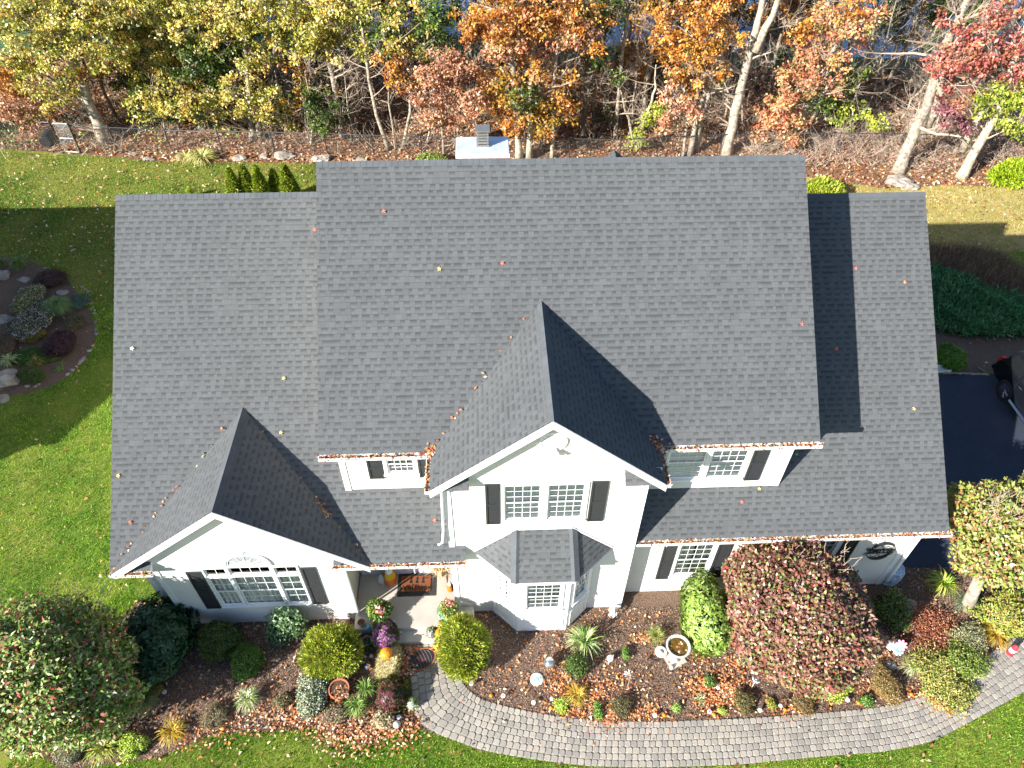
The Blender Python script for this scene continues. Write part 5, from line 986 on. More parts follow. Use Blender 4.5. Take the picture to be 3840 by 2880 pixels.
# solar path lights
def solar(c, x, y, label, h=.16, r=.055, top=GREYP):
    b = at(c, x, y, h); root = thing('solar_light', label, 'garden light', (b[0], b[1], 0), 'solar lights along the path'); b0 = np.array([b[0], b[1], 0.])
    MB().lathe(b0, [(.01, 0), (.01, h-.05)], 8).build('stake', BLACK, root); MB().lathe(b0+[0, 0, h-.05], [(r*.7, 0), (r*.8, .03), (r, .031), (r, .048)], 20).build('lens', PLAST, root); MB().lathe(b0+[0, 0, h-.002], [(r*.6, 0), (r*.55, .006)], 14).build('cap', top, root); return root
CRM = simple('cream_plastic', (.6, .57, .4), .4)
for c, x, y, lb, tp in [('C', 316, 1200, 'solar light beside the tiny pumpkin at the left path edge', GREYP), ('U', 333, 1275, 'white topped solar light alone in the mulch near the path', CRM), ('U', 1845, 1435, 'solar light left of the orange red pumpkin', CRM), ('S', 1210, 1600, 'solar light below the black topped lamp', CRM), ('T', 235, 1418, 'grey solar light between two tiny pumpkins', CRM), ('T', 805, 1395, 'grey solar light at the foot of the tawny mound', CRM), ('S', 555, 1620, 'solar light left of a tiny pumpkin under the grass tuft', GREYP), ('A', 1043, 1176, 'pale solar light by the yellowing patch on the left', CRM), ('V', 1640, 1250, 'grey solar light in front of the burgundy mum', GREYP), ('M', 1478, 1180, 'clear solar light at the foot of the tall arborvitae', GREYP)]: solar(c, x, y, lb, top=tp)
for c, x, y, lb in [('S', 1478, 1540, 'white globe light on a thin stake by the path'), ('U', 562, 1228, 'white globe light left of the withering daylily'), ('S', 668, 1308, 'white globe light in the orange leaves')]:
    b = at(c, x, y, .3); root = thing('globe_light', lb, 'garden light', (b[0], b[1], 0)); MB().tube([(b[0], b[1], 0), (b[0], b[1], .27)], .006, 5).build('stake', BLACK, root); MB().lathe(b, [(max(.004, .05*math.cos(a)), .05*math.sin(a)) for a in np.linspace(-1.57, 1.57, 11)], 16).build('globe', PLAST, root, smooth=True)
b = at('S', 1168, 1195, .55); root = thing('stake_lamp', 'black topped white ball lamp on a stake before the maroon tree', 'garden light', (b[0], b[1], 0)); MB().tube([(b[0], b[1], 0), (b[0], b[1], .5)], .01, 6).build('stake', PLAST, root)
MB().lathe(b, [(max(.004, .105*math.cos(a)), .105*math.sin(a)) for a in np.linspace(-1.57, .4, 11)], 20).build('globe', PLAST, root, smooth=True); MB().lathe(b+[0, 0, .042], [(.10, 0), (.085, .04), (.04, .065), (.004, .07)], 20).build('cap', simple('smoke_plastic', (.05, .05, .06), .2), root, smooth=True)
# humming bird wire ornament on a rod, wind spinner flower, white ring, hydrant toy, splash block, stones
b = at('U', 1500, 1090); t = b+[0, 0, .5]; root = thing('garden_stake', 'white metal dragonfly on a thin rod in the middle bed', 'ornament', b); MB().tube([b, t], .008, 6).build('rod', GREYP, root); mbx = MB()
tq = at('U', 1525, 935, .5)
for k in range(9): a = k*.7; mbx.prism([tq+[0, 0, 0], tq+[.13*math.cos(a), .1*math.sin(a), .05], tq+[.16*math.cos(a+.25), .12*math.sin(a+.25), .02]], (0, 0, .008))
mbx.build('wings', STAT, root)
b = at('T', 800, 880); root = thing('metal_flower', 'white pink and turquoise metal flowers standing in the right bed', 'ornament', b); PINKM = simple('pink_enamel', alb(225, 150, 180), .4); 
for nm, cc, rr_, mt_ in (('turquoise_petals', at('T', 805, 845, .35), .13, TURQ), ('pink_petals', at('T', 838, 805, .45), .15, PINKM), ('white_petals', at('T', 725, 815, .38), .13, PLAST), ('lower_petals', at('T', 800, 870, .25), .13, PLAST)):
    f = MB(); nA = unit(np.array([-.35, -.6, .7])); a1 = unit(np.cross(nA, (0, 0, 1.))); a2 = np.cross(nA, a1)
    for k in range(8): a = k*math.pi/4; d_ = a1*math.cos(a)+a2*math.sin(a); e_ = -a1*math.sin(a)+a2*math.cos(a); f.prism([cc, cc+d_*rr_*.5-e_*rr_*.22, cc+d_*rr_*.9-e_*rr_*.18, cc+d_*rr_, cc+d_*rr_*.9+e_*rr_*.18, cc+d_*rr_*.5+e_*rr_*.22], nA*.008)
    f.build(nm, mt_, root)
    MB().tube([(cc[0], cc[1], 0), cc-nA*.01], .006, 5).build('stem', GREYP, root)
b = at('T', 985, 645, .12); MB().lathe(b, [(.09, 0), (.13, .0), (.135, .04), (.10, .05), (.09, .0)], 12, wob=lambda t, z: 1+.06*math.cos(6*t)).build('x', STAT, thing('ring_planter', 'small white ring shaped stone pot in the rusty ground cover', 'pot', b)).name = 'ring'
b = at('T', 2045, 895); hy = thing('toy_hydrant', 'small red and white hydrant ornament standing at the path edge', 'ornament', b); RED = simple('red_plastic', alb(200, 60, 70), .4); MB().lathe(b, [(.1, 0), (.1, .04), (.075, .05), (.075, .14)], 16).build('base', RED, hy); MB().lathe(b+[0, 0, .141], [(.078, 0), (.078, .14)], 16).build('band', PLAST, hy); MB().lathe(b+[0, 0, .282], [(.075, 0), (.085, .02), (.06, .12), (.02, .15)], 16).build('top', RED, hy)
figure('white_figurine', 'small white figurine lying beside the yellow daylily at the right', 'statue', at('T', 1715, 740), [(.04, 0), (.09, .03), (.08, .09), (.03, .13)])
figure('white_figurine', 'white stone dog figurine half hidden among the iris leaves', 'statue', at('T', 1690, 500), [(.05, 0), (.1, .04), (.08, .14), (.03, .2)])
root = figure('cat_statue', 'grey and white crouching stone animal on a tile by the porch wall', 'statue', at('H', 525, 400, .352), [(.05, 0), (.11, .03), (.12, .12), (.09, .24), (.05, .33), (.02, .38)], simple('grey_white_stone', (.5, .5, .5), .7, var=.25, scale=18))
sl_ = MB(); bb0 = np.array(root.location); [sl_.lathe(bb0, [(.19, 0.0), (.19, .02)], 4)]; sl_.build('tile', STAT, root)
for c, x, y, s_, lb, z_ in [('H', 795, 1165, .05, 'small white skull on the front step beside the purple mum', .2), ('H', 695, 1010, .055, 'small white skull on the porch edge above the purple mum', .36), ('V', 1265, 415, .06, 'white oval stone left of the straw bale', 0), ('V', 1180, 425, .04, 'small white stone left of the oval one', 0), ('V', 1215, 560, .09, 'crumpled shiny silver ball ornament left of the straw bale', 0), ('V', 1620, 1370, .1, 'white stone angel lying in the leaves at the lawn edge', 0), ('U', 1960, 1, .001, '', 0)]:
    if not lb: continue
    b = at(c, x, y, z_); sk = thing('skull' if 'skull' in lb else 'garden_stone', lb, 'skull' if 'skull' in lb else 'stone', b); MB().lathe(b, [(s_*.5, 0), (s_*.95, s_*.5), (s_, s_*1.1), (s_*.7, s_*1.7), (s_*.1, s_*1.95)], 14).build('cranium' if 'skull' in lb else 'body', simple('silver_foil', (.6, .62, .65), .2, .8) if 'silver' in lb else STAT, sk, smooth=True)
    if 'skull' in lb: e = MB(); [e.lathe(b+[dx, -s_*.78, s_*1.0], [(.001, 0), (s_*.25, .0), (s_*.25, s_*.2)], 8, ax=((1, 0, 0), (0, 0, 1), (0, -1, 0))) for dx in (-s_*.38, s_*.38)]; e.build('eyes', BLACK, sk)
rk = random.Random(3)
def rock(label, c, x, y, r, h, mat=ROCK, group=None, name='rock', sy=.8, rz=0):
    b = at(c, x, y, 0) if c else (x, y, 0); r, h = (r*.75, h*.8) if c and c in 'PQ' else (r, h); root = MB(); nu, nv = 12, 7; sd = rk.random()*20
    for j in range(nv+1):
        th = math.pi*j/nv
        for i in range(nu):
            ph = 2*math.pi*i/nu+rz; d = np.array([[math.sin(th)*math.cos(ph), math.sin(th)*math.sin(ph), math.cos(th)]]); s = surf(d, k=2.4, a=.17, seed=sd)[0]; root.v.append((b[0]+r*s*d[0, 0], b[1]+r*sy*s*d[0, 1], max(.0, h*.22+h*.55*s*d[0, 2])))
    F = [(j*nu+i, j*nu+(i+1) % nu, (j+1)*nu+(i+1) % nu, (j+1)*nu+i) for j in range(nv) for i in range(nu)]; root.f = F; root.mi = [0]*len(F); root.col = [None]*len(F)
    o = root.build(name, mat, org=b); return tag(o, label, 'rock', group)
for c, x, y, r, h, lb in [('W', 20, 490, .42, .35, 'white boulder at the far left edge of the side garden bed'), ('W', 30, 830, .3, .25, 'grey boulder at the left edge in the middle of the side bed'), ('W', 50, 1300, .5, .45, 'large tan boulder at the near end of the side garden bed'), ('W', 480, 620, .22, .12, 'flat grey rock in the shade behind the feather grass'), ('W', 190, 520, .25, .15, 'tan flat rock behind the yellow leaves in the side bed'), ('W', 15, 1445, .25, .12, 'flat grey stone at the lower edge of the side bed'),
  ('J', 850, 85, .65, .4, 'large pale boulder behind the right wing roof'), ('J', 950, 110, .42, .3, 'tan boulder in front of the large pale one behind the right wing'), ('P', 1170, 1000, .45, .3, 'pale rock by the strap leaves before the wire fence'), ('P', 1540, 1010, .5, .35, 'round pale rock right of the strap leaves before the fence'), ('P', 1690, 1000, .35, .25, 'small grey rock between two pale rocks before the fence'), ('P', 1820, 1005, .7, .3, 'long flat pale rock before the fence'), ('P', 2030, 1020, .5, .35, 'grey rock at the left of the tall ridge before the fence'), ('P', 950, 1020, .35, .15, 'low flat rock at the left of the strap leaves'), ('Q', 20, 945, .5, .4, 'dark grey rock just above the tall ridge line'), ('Q', 255, 960, .45, .25, 'flat tan rock above the ridge left of the chimney'), ('P', 850, 985, .3, .2, 'small pale rock below the wire fence near the gate'), ('S', 1760, 1240, .18, .12, 'grey stone under the maroon tree edge'), ('T', 720, 1030, .15, .12, 'dark grey rock in the right bed below the metal flowers'), ('T', 910, 380, .3, .15, 'shaded flat stone by the hydrangea')]: rock(lb, c, x, y, r, h)
for i, q in enumerate([(355, 425), (390, 450), (430, 465), (515, 500), (555, 530), (635, 575), (660, 590), (690, 610), (700, 640), (712, 700), (720, 735), (730, 780), (742, 845), (748, 905), (752, 940), (720, 1030), (690, 1070), (650, 1130), (635, 1150), (620, 1170), (565, 1215), (525, 1255), (300, 1330), (210, 1345), (410, 555), (275, 1345)]):
    rock('small grey edging stone of the curved border round the side garden bed', 'W', q[0], q[1], .06+.045*random.random(), .05, group='edging stones of the side garden bed', name='edging_stone')
for i in range(12): p = at('K', 530+i*52, 548+(i*2.2), 0); rock('small grey edging stone between the driveway and the side border', None, p[0], p[1], .09, .08, group='edging stones along the driveway', name='edging_stone', sy=.5)
# garage corner box and splash block
bx = at('L', 800, 1020, .0); gbx = thing('rain_barrel', 'pale blue white patterned container beside the garage corner', 'container', (16.1, -5.35, 0)); MB().lathe((16.1, -5.28, 0), [(.26, 0), (.29, .3), (.27, .62), (.24, .66)], 8).build('body', simple('blue_white_pattern', (.42, .55, .68), .3, var=.5, scale=9), gbx)
dn = at('K', 450, 510, 0); db = MB(); db.box(dn[0]-.15, dn[1]-.15, 0.02, dn[0]+.35, dn[1]+.15, .06); db.box(dn[0]-.15, dn[1]+.12, .06, dn[0]+.35, dn[1]+.15, .14); db.box(dn[0]-.15, dn[1]-.15, .06, dn[0]+.35, dn[1]-.12, .14); db.box(dn[0]+.1, dn[1]-.12, .062, dn[0]+.3, dn[1]+.12, .07, 0); db.build('x', PLAST, thing('splash_block', 'white plastic splash block at the end of the driveway edge', 'splash block', dn)).name = 'tray'
tag(MB().tube([at('K', 985, 468, .05), at('K', 1095, 538, .05)], .04, 6).build('wood_stake', simple('grey_timber', alb(130, 125, 120), .9), org=at('K', 1040, 500)), 'grey timber stake lying beside the car', 'stake')
# side bed plants
for a in [('feather_grass', 'shaded green wispy shrub in the middle of the side bed', 'W', 480, 780, 700, .6, .75, pal((150, 175, 110), (110, 145, 85), (85, 120, 75)), .012), ('daylily', 'green strap leaf clump at the top of the side bed', 'W', 170, 420, 150, .55, .5, pal((110, 140, 50), (85, 115, 45), (140, 160, 75)), .025), ('daylily', 'yellow green strap clump at the upper left corner of the side bed', 'W', 20, 410, 80, .45, .4, pal((130, 145, 60), (100, 120, 45)), .025), ('daylily', 'cream striped strap clump near the large tan boulder', 'W', 90, 1170, 120, .42, .35, VAR, .022), ('daylily', 'orange tipped strap clump above the round dark shrub', 'W', 290, 1190, 110, .4, .35, pal((180, 150, 70), (120, 130, 60), (90, 110, 50)), .022), ('iris', 'low green rosette near the lower stones of the side bed', 'W', 470, 1220, 60, .22, .15, G_MID, .025)]:
    nm, lb, c, x, y, n, L, H, pl_, wd = a; straps(nm, lb, 'plant', at(c, x, y), n, L, H, pl_, wd)
for a in [('barberry', 'dark purple round shrub in the side bed', ('W', 360, 905, 580, 1110), .7, 'fine', pal((80, 50, 60), (95, 62, 68), (62, 42, 50)), .05), ('boxwood_shrub', 'dark green round shrub beside the tan boulder in the side bed', ('W', 130, 1200, 345, 1325), .55, 'fine', G_BOX*.8, .045), ('perennial', 'yellow and green leafy mass in the upper side bed', ('W', 110, 560, 330, 760), .5, 'leaf', pal((170, 160, 60), (120, 130, 50), (90, 100, 45), (230, 225, 210)), .06), ('perennial', 'white flecked brown stemmed daisy mass in the side bed', ('W', 60, 700, 400, 980), .5, 'leaf', pal((110, 100, 70), (90, 100, 55), (140, 130, 60), (240, 240, 240), (75, 60, 50)), .05), ('perennial', 'pinkish low plants at the left edge of the side bed', ('W', -60, 940, 110, 1120), .4, 'leaf', pal((130, 90, 90), (110, 120, 60), (150, 110, 100)), .05), ('perennial', 'green ground hugging plants below the purple shrub', ('W', 100, 1040, 500, 1180), .2, 'leaf', G_MID*.8, .05), ('heather', 'brown wiry low shrub under the strap clump of the side bed', ('W', 250, 450, 540, 560), .35, 'fine', pal((95, 75, 70), (120, 95, 85), (75, 60, 55)), .05), ('perennial', 'blue green small shrub right of the wispy shrub', ('W', 530, 630, 680, 740), .4, 'leaf', pal((80, 110, 90), (100, 130, 110)), .05), ('perennial', 'tan dried grass mound at the foot of the wispy shrub', ('W', 500, 790, 650, 900), .35, 'fine', pal((120, 110, 85), (100, 100, 75)), .06), ('perennial', 'golden fern like patch above the purple shrub', ('W', 200, 880, 350, 1000), .3, 'leaf', pal((185, 150, 70), (120, 120, 50)), .05)]:
    nm, lb, bx_, H, stl, pl_, lf = a; bush(nm, lb, 'shrub' if nm in ('barberry', 'boxwood_shrub') else 'plant', bx_, H, stl, pl_, leaf=lf, depth=.5)
# behind the house
for i, (x0, x1, y0, y1, lb) in enumerate([(1395, 1500, 1070, 1290, 'leftmost of the five cone shaped arborvitae behind the left wing'), (1480, 1590, 1045, 1290, 'second from left of the five cone arborvitae'), (1570, 1680, 1060, 1290, 'middle one of the five cone arborvitae'), (1680, 1775, 1080, 1290, 'second from right of the five cone arborvitae, the shortest'), (1745, 1865, 1035, 1290, 'rightmost and tallest of the five cone arborvitae')]):
    p = at('P', (x0+x1)/2+4, 1190, .9); rx = (x1-x0)/2/1.7015/pxm(p); H = 2.5 if i != 3 else 2.1
    p = at('P', (x0+x1)/2+2, y0, H); root = shrub('arborvitae', lb, 'shrub', (p[0], p[1], H*.42), (rx*.98, rx*.98, H*.56), 'spray', np.concatenate([G_YEL, pal((120, 140, 30), (100, 125, 30))]), leaf=.12, egg=.68, wr=.4, depth=.15, n=5200, group='cone arborvitae row behind the left wing', amp=.05)
bush('juniper', 'bright green spreading juniper behind the gap between the roofs', 'shrub', ('J', 120, 40, 425, 250), .8, 'spray', G_YEL*.95, leaf=.14, wr=.4, depth=.4)
bush('juniper', 'bright yellow green shrub at the far right edge of the back lawn', 'shrub', ('R', 1990, 1030, 2300, 1190), 1.1, 'spray', pal((165, 190, 40), (140, 170, 35), (190, 205, 70)), leaf=.16, wr=.4, depth=.4)
bush('small_conifer', 'tiny yellow green conifer at the left behind the left wing ridge', 'shrub', ('P', 1195, 1205, 1235, 1260), .5, 'spray', G_YEL, leaf=.07, wr=.4)
bush('juniper', 'small round green shrub at the head of the driveway', 'shrub', ('Z', 2022, 744, 2088, 798), .75, 'fine', pal((105, 150, 40), (85, 130, 35), (125, 165, 60)), leaf=.06)
bush('green_shrub', 'low light green shrub just above the ridge left of the chimney', 'shrub', ('Q', 540, 915, 800, 1000), .6, 'leaf', pal((150, 165, 80), (130, 145, 70)), leaf=.1, depth=.4)
straps('daylily', 'cream yellow strap leaf clump between rocks before the fence', 'plant', at('P', 1300, 1025), 150, 1.0, .5, pal((220, 215, 130), (190, 195, 100), (235, 230, 170)), .05)
straps('daylily', 'second cream yellow strap leaf clump left of the first before the fence', 'plant', at('P', 1190, 1025), 80, .7, .4, pal((220, 210, 140), (200, 195, 110)), .05)
# juniper bank right, brown grass bank
JP = [tuple(at('J', *q)[:2]) for q in [(1112, 750), (1250, 790), (1420, 850), (1600, 940), (1846, 1010), (2060, 1100), (2000, 1300), (1650, 1290), (1400, 1290), (1150, 1240), (1050, 1000)]]
Q_ = scatter(JP, 900); n = len(Q_); z = .35+.12*np.sin(Q_[:, 0]*2.3)*np.cos(Q_[:, 1]*2.9)+.08*np.sin(Q_[:, 0]*5+Q_[:, 1]*3); P = np.c_[Q_, z*RNG.random(n)**.4]
jb = thing('juniper_bank', 'wide dark blue green creeping juniper right of the driveway head', 'shrub', (JP[0][0]+2, JP[0][1]-1, 0)); quads('foliage', leafgeo(P, unit(rdir(n)+[0, 0, .5]), rdir(n), .2*(.5+RNG.random(n)), .05), pick(pal((85, 145, 90), (110, 165, 105), (62, 115, 68)), n), LEAF, jb)
bq_ = MB(); bq_.add([(p[0], p[1], .16) for p in JP], [tuple(range(len(JP)))[::-1]]); bq_.build('branches', COREG, jb)  # flat dark filler sheet below the foliage, no separate twigs
BP = [tuple(at('J', *q)[:2]) for q in [(1100, 590), (1300, 600), (1500, 610), (1700, 680), (1850, 800), (2000, 880), (2050, 1080), (1846, 1000), (1600, 930), (1420, 840), (1250, 780), (1110, 740)]]
Q_ = scatter(BP, 500); n = len(Q_); P = np.c_[Q_, RNG.random(n)*.1]; tag(quads('dried_perennials', leafgeo(P, unit(rdir(n)*.7+[0, 0, 1.]), rdir(n), .45*(.5+RNG.random(n)), .02), pick(pal((135, 110, 90), (110, 90, 75), (155, 130, 100)), n), DRY), 'tall brown dried perennials behind the juniper bank', 'dried plants', kind='stuff')
# wire fence
def fence(name, label, pts, hts, posts=True):
    root = thing(name, label, 'fence', (pts[0][0], pts[0][1], 0)); V = []; rail = MB()
    for i in range(len(pts)-1):
        a, b = np.array(pts[i]), np.array(pts[i+1]); L_ = np.linalg.norm(b-a); d = (b-a)/L_; h0, h1 = hts[i], hts[i+1]; rail.tube([(a[0], a[1], h0), (b[0], b[1], h1)], .022, 6); s = -h0
        while s < L_:
            for sg in (0, 1):
                s0, s1 = s, s+h0
                if sg: z0, z1 = h0, 0.03
                else: z0, z1 = .03, h0
                if s0 < 0: z0 += (z1-z0)*(-s0)/(s1-s0); s0 = 0
                if s1 > L_: z1 -= (z1-z0)*(s1-L_)/(s1-s0); s1 = L_
                p0 = np.array([*(a+d*s0), z0]); p1 = np.array([*(a+d*s1), z1]); o = np.array([0, 0, .0028]); V.append([p0-o, p1-o, p1+o, p0+o])
            s += .085
    rail.build('top_rail', CHARC, root); quads('wire_mesh', np.array(V), np.tile([.10, .10, .10], (len(V), 1)), attrmat('wire', .5, 0, .5) if 'wire' not in bpy.data.materials else bpy.data.materials['wire'], root)
    for (p, h) in zip(pts, hts):
        m_ = MB(); m_.tube([(p[0], p[1], 0), (p[0], p[1], h+.04)], .03, 8); m_.lathe((p[0], p[1], h+.04), [(.036, 0), (.03, .03), (.01, .045)], 8); m_.build('post', CHARC, root)
    return root
fp = [at('P', -400, 930), at('P', 45, 950), at('P', 405, 980)]; fence('wire_fence', 'chain link fence section left of the grey metal gate', [tuple(p[:2]) for p in fp], [1.5, 1.6, 1.7])
fp = [at('P', 520, 978), at('P', 755, 975), at('P', 1095, 965), at('P', 1420, 970), at('P', 1755, 975), at('P', 2090, 985), at('Q', 320, 925), at('Q', 605, 930), at('Q', 1000, 945), at('Q', 1475, 945), at('Q', 1770, 950), at('R', 265, 990), at('R', 640, 985), at('R', 1000, 980), at('R', 1400, 985), at('R', 1800, 1000), at('R', 2250, 1010)]
fence('wire_fence', 'long black chain link fence between the back lawn and the wood', [tuple(p[:2]) for p in fp], [1.6, 1.4]+[1.15]*15)
g0, g1 = at('P', 425, 978), at('P', 512, 982); gt = thing('metal_gate', 'galvanised chain link gate standing ajar in the fence', 'gate', g0); gm = MB(); H_ = 1.65
gm.tube([(g0[0], g0[1], .1), (g0[0], g0[1], H_)], .03, 8); gm.tube([(g1[0], g1[1], .1), (g1[0], g1[1], H_)], .03, 8)
for z in (.1, .85, H_): gm.tube([(g0[0], g0[1], z), (g1[0], g1[1], z)], .025, 8)
gm.build('gate_frame', GALV, gt); V = []; d = (g1-g0)[:2]; Lg = np.linalg.norm(d)
for k in range(28): u = k/28; z = .1+1.5*u; V.append([[g0[0], g0[1], z], [g1[0], g1[1], min(z+Lg, H_)], [g1[0], g1[1], min(z+Lg, H_)+.006], [g0[0], g0[1], z+.006]]); V.append([[g0[0], g0[1], min(z+Lg, H_)], [g1[0], g1[1], z], [g1[0], g1[1], z+.006], [g0[0], g0[1], min(z+Lg, H_)+.006]])
quads('wire_mesh', np.array(V), np.tile([.3, .3, .3], (len(V), 1)), bpy.data.materials['wire'], gt)
bb_ = at('P', 318, 925); bar = thing('plastic_barrel', 'black plastic bin lying on its side behind the fence', 'barrel', bb_); MB().lathe(bb_+[0, -.3, .3], [(.26, 0), (.3, .05), (.3, .75), (.27, .8)], 20, ax=((1, 0, 0), (0, 0, 1), (0, .95, .1))).build('body', simple('black_plastic', (.02, .022, .025), .35), bar)
# vines on the fence
def cloud(name, label, cat, blobs, palette, leaf, dens, kind='stuff', wr=.55, mat=None, flat=1.):
    V = []; Cc = []
    for (p, r) in blobs:
        n = int(dens*r*r*12/(leaf*leaf)*.02*10); d = rdir(n)*(RNG.random((n, 1))**.5)*r*np.array([1, .6, flat]); P = np.array(p)+d; P[:, 2] = np.maximum(P[:, 2], .03); V.append(leafgeo(P, rdir(n), unit(rdir(n)+[0, -.3, .6]), leaf*(.6+.8*RNG.random(n)), leaf*wr)); Cc.append(pick(palette, n, .15))
    o = quads(name, np.concatenate(V), np.concatenate(Cc), mat or LEAF); return tag(o, label, cat, kind=kind)
vb = []
for (x, y, r) in [(530, 850, .35), (520, 930, .35), (180, 900, .4), (410, 850, .3), (870, 880, .45), (960, 830, .5), (1020, 890, .4), (700, 960, .4), (1340, 880, .3), (1350, 930, .3), (1450, 850, .45), (1500, 830, .4), (640, 870, .3), (1000, 950, .35)]: vb.append((aty('P', x, y, 20.35), r))
cloud('fence_vines', 'yellow green creepers climbing over the left part of the wire fence', 'vines', vb, pal((170, 190, 90), (130, 160, 70), (200, 205, 130)), .12, .5)
# car
car = thing('parked_car', 'black pickup style car parked in the house shade at the right edge', 'car', (23.93, .25, 0)); PAINT = simple('black_paint', (.006, .007, .011), .22, spec=.45); CARG = simple('car_glass', (.01, .012, .014), .05, spec=.9); CHR = simple('chrome', (.7, .7, .72), .15, 1.)
xl, xr_, yrear, yfront = 22.95, 24.9, 2.65, -2.35
prof = [(0, .55), (.03, .95), (.0, 1.12), (.25, 1.2), (.35, 1.72), (.6, 1.8), (2.9, 1.82), (3.45, 1.2), (4.6, 1.08), (4.95, .9), (5.0, .5), (4.6, .38), (.3, .42)]
cw = MB(); n = len(prof); V = []
for xi, (x_, ins) in enumerate(((xl, .0), (xl+.06, 0), (xr_-.06, 0), (xr_, 0))):
    for (s, z) in prof:
        tum = .18*max(0, (z-1.15)/.65); xx = x_+(tum if xi < 2 else -tum); V.append((xx, yrear-s*(1 if 0 < xi < 3 else 1), z-(.0 if 0 < xi < 3 else .03*(z > 1.15))))
cw.add(V, [(a*n+i, a*n+(i+1) % n, (a+1)*n+(i+1) % n, (a+1)*n+i) for a in range(3) for i in range(n)]+[tuple(range(n))[::-1], tuple(3*n+i for i in range(n))]); body = cw.build('body', PAINT, car)
bv = body.modifiers.new('bevel', 'BEVEL'); bv.width = .035; bv.segments = 3; bv.limit_method = 'ANGLE'
def side_x(z): return xl+.18*max(0, (z-1.15)/.65)-.012
for (s0, s1) in ((.42, 1.25), (1.33, 2.2), (2.26, 3.15)):
    z0, z1 = 1.22, 1.68; t1 = min(s1, 3.0); g = MB(); g.prism([(side_x(z0), yrear-s0, z0), (side_x(z0), yrear-(s1+.15 if s1 > 3 else s1), z0), (side_x(z1), yrear-t1, z1), (side_x(z1), yrear-(s0+.1), z1)], (.02, 0, 0)); g.build('side_window', CARG, car)
MB().prism([(xl+.28, yrear-.235, 1.24), (xr_-.28, yrear-.235, 1.24), (xr_-.34, yrear-.33, 1.68), (xl+.34, yrear-.33, 1.68)], (0, .02, .0)).build('rear_window', CARG, car)
for (s, side) in ((1.02, 0), (3.95, 0), (1.02, 1), (3.95, 1)):
    x_ = xl-.01 if side == 0 else xr_+.01; ax_ = ((0, 1, 0), (0, 0, 1), (-1 if side == 0 else 1, 0, 0)); c_w = (x_+(.22 if side == 0 else -.22), yrear-s, .4); wh = MB().lathe(c_w, [(.25, 0), (.395, .01), (.4, .04), (.4, .2), (.385, .23), (.27, .23), (.26, .18)], 32, ax=ax_).build('wheel', simple('tyre', (.02, .02, .02), .8), car, smooth=False)
    rm = MB(); cc = np.array(c_w)+np.array(ax_[2])*.19; rm.lathe(cc, [(.25, 0), (.262, .02), (.262, .03), (.24, .03)], 28, ax=ax_)
    for k in range(6):
        for o_ in (-.12, .12): a = k*math.pi/3+o_; dd = np.array(ax_[0])*math.cos(a)+np.array(ax_[1])*math.sin(a); rm.tube([cc+dd*.05+np.array(ax_[2])*.02, cc+dd*.24+np.array(ax_[2])*.02], .016, 5)
    rm.lathe(cc, [(.07, 0), (.06, .04), (.02, .045)], 14, ax=ax_); rm.build('rim', CHR, wh)
for x_ in (xl-.015, xr_-.15): MB().prism([(x_, yrear+.02, .98), (x_+.16, yrear+.045, .98), (x_+.18, yrear-.06, 1.2), (x_+.02, yrear-.08, 1.2)], (0, -.12, 0.0)).build('tail_light', simple('red_lens', (.5, .02, .03), .2), car)
for s in (1.45, 2.35): MB().tube([(xl-.03, yrear-s, 1.07), (xl-.05, yrear-s-.06, 1.07), (xl-.03, yrear-s-.2, 1.07)], .02, 6).build('door_handle', CHR, car)
MB().tube([(xl-.08, yrear-1.5, .42), (xl-.08, yrear-3.4, .42)], .05, 8).build('running_board', CHR, car); MB().box(xl+.05, yrear-.02, .5, xr_-.05, yrear+.1, .68).build('bumper', PAINT, car)
MB().tube([(xl+.28, yrear-.6, 1.84), (xl+.28, yrear-2.7, 1.84)], .02, 6).build('roof_rail', CHR, car)
for s in (1.3, 2.23, 3.2): MB().box(xl-.004, yrear-s-.005, .5, xl+.006, yrear-s+.005, 1.15).build('door_seam', simple('seam_black', (.002, .002, .002), .9), car)
# neighbour's house to the left, outside the frame: its shade falls on the side lawn
nb = thing('neighbour_house', 'white neighbouring house whose shadow lies on the left lawn', 'house', (-26, -1, 0))
def boxhouse(x0, x1, y0, y1, ze, yr_, zr_): 
    MB().box(x0, y0, 0, x1, y1, ze).build('wall', SIDING, nb); m0, m1 = (zr_-ze)/(yr_-y0), (zr_-ze)/(y1-yr_)
    MB().prism([(x1, y0, ze), (x1, y1, ze), (x1, yr_, zr_-.12)], (-.1, 0, 0)).build('gable_wall', SIDING, nb)
    rf = roofplane('roof', [[(0, 0), (x1-x0+.3, 0), (x1-x0+.3, math.hypot(yr_-y0+.3, (yr_-y0+.3)*m0)), (0, math.hypot(yr_-y0+.3, (yr_-y0+.3)*m0))]], (x0, y0-.3, ze-.3*m0), (1, 0, 0), (0, 1, m0), nb)
    roofplane('roof', [[(0, 0), (x1-x0+.3, 0), (x1-x0+.3, math.hypot(y1-yr_+.3, (y1-yr_+.3)*m1)), (0, math.hypot(y1-yr_+.3, (y1-yr_+.3)*m1))]], (x1+.3, y1+.3, ze-.3*m1), (-1, 0, 0), (0, -1, m1), nb)
    for k in range(3): yy = y0+1.5+k*2.4; window(nb, (x1, yy, 0), (0, 1, 0), 0, .9, 1.0, 2.4, 3, 2); window(nb, (x1, yy, 0), (0, 1, 0), 0, .9, 3.6, 4.9, 3, 2)
boxhouse(-30.2, -18.3, -5.3, 8.7, 5.3, 1.75, 8.5); boxhouse(-42, -30.3, -5, 8, 6.6, 1.5, 10)
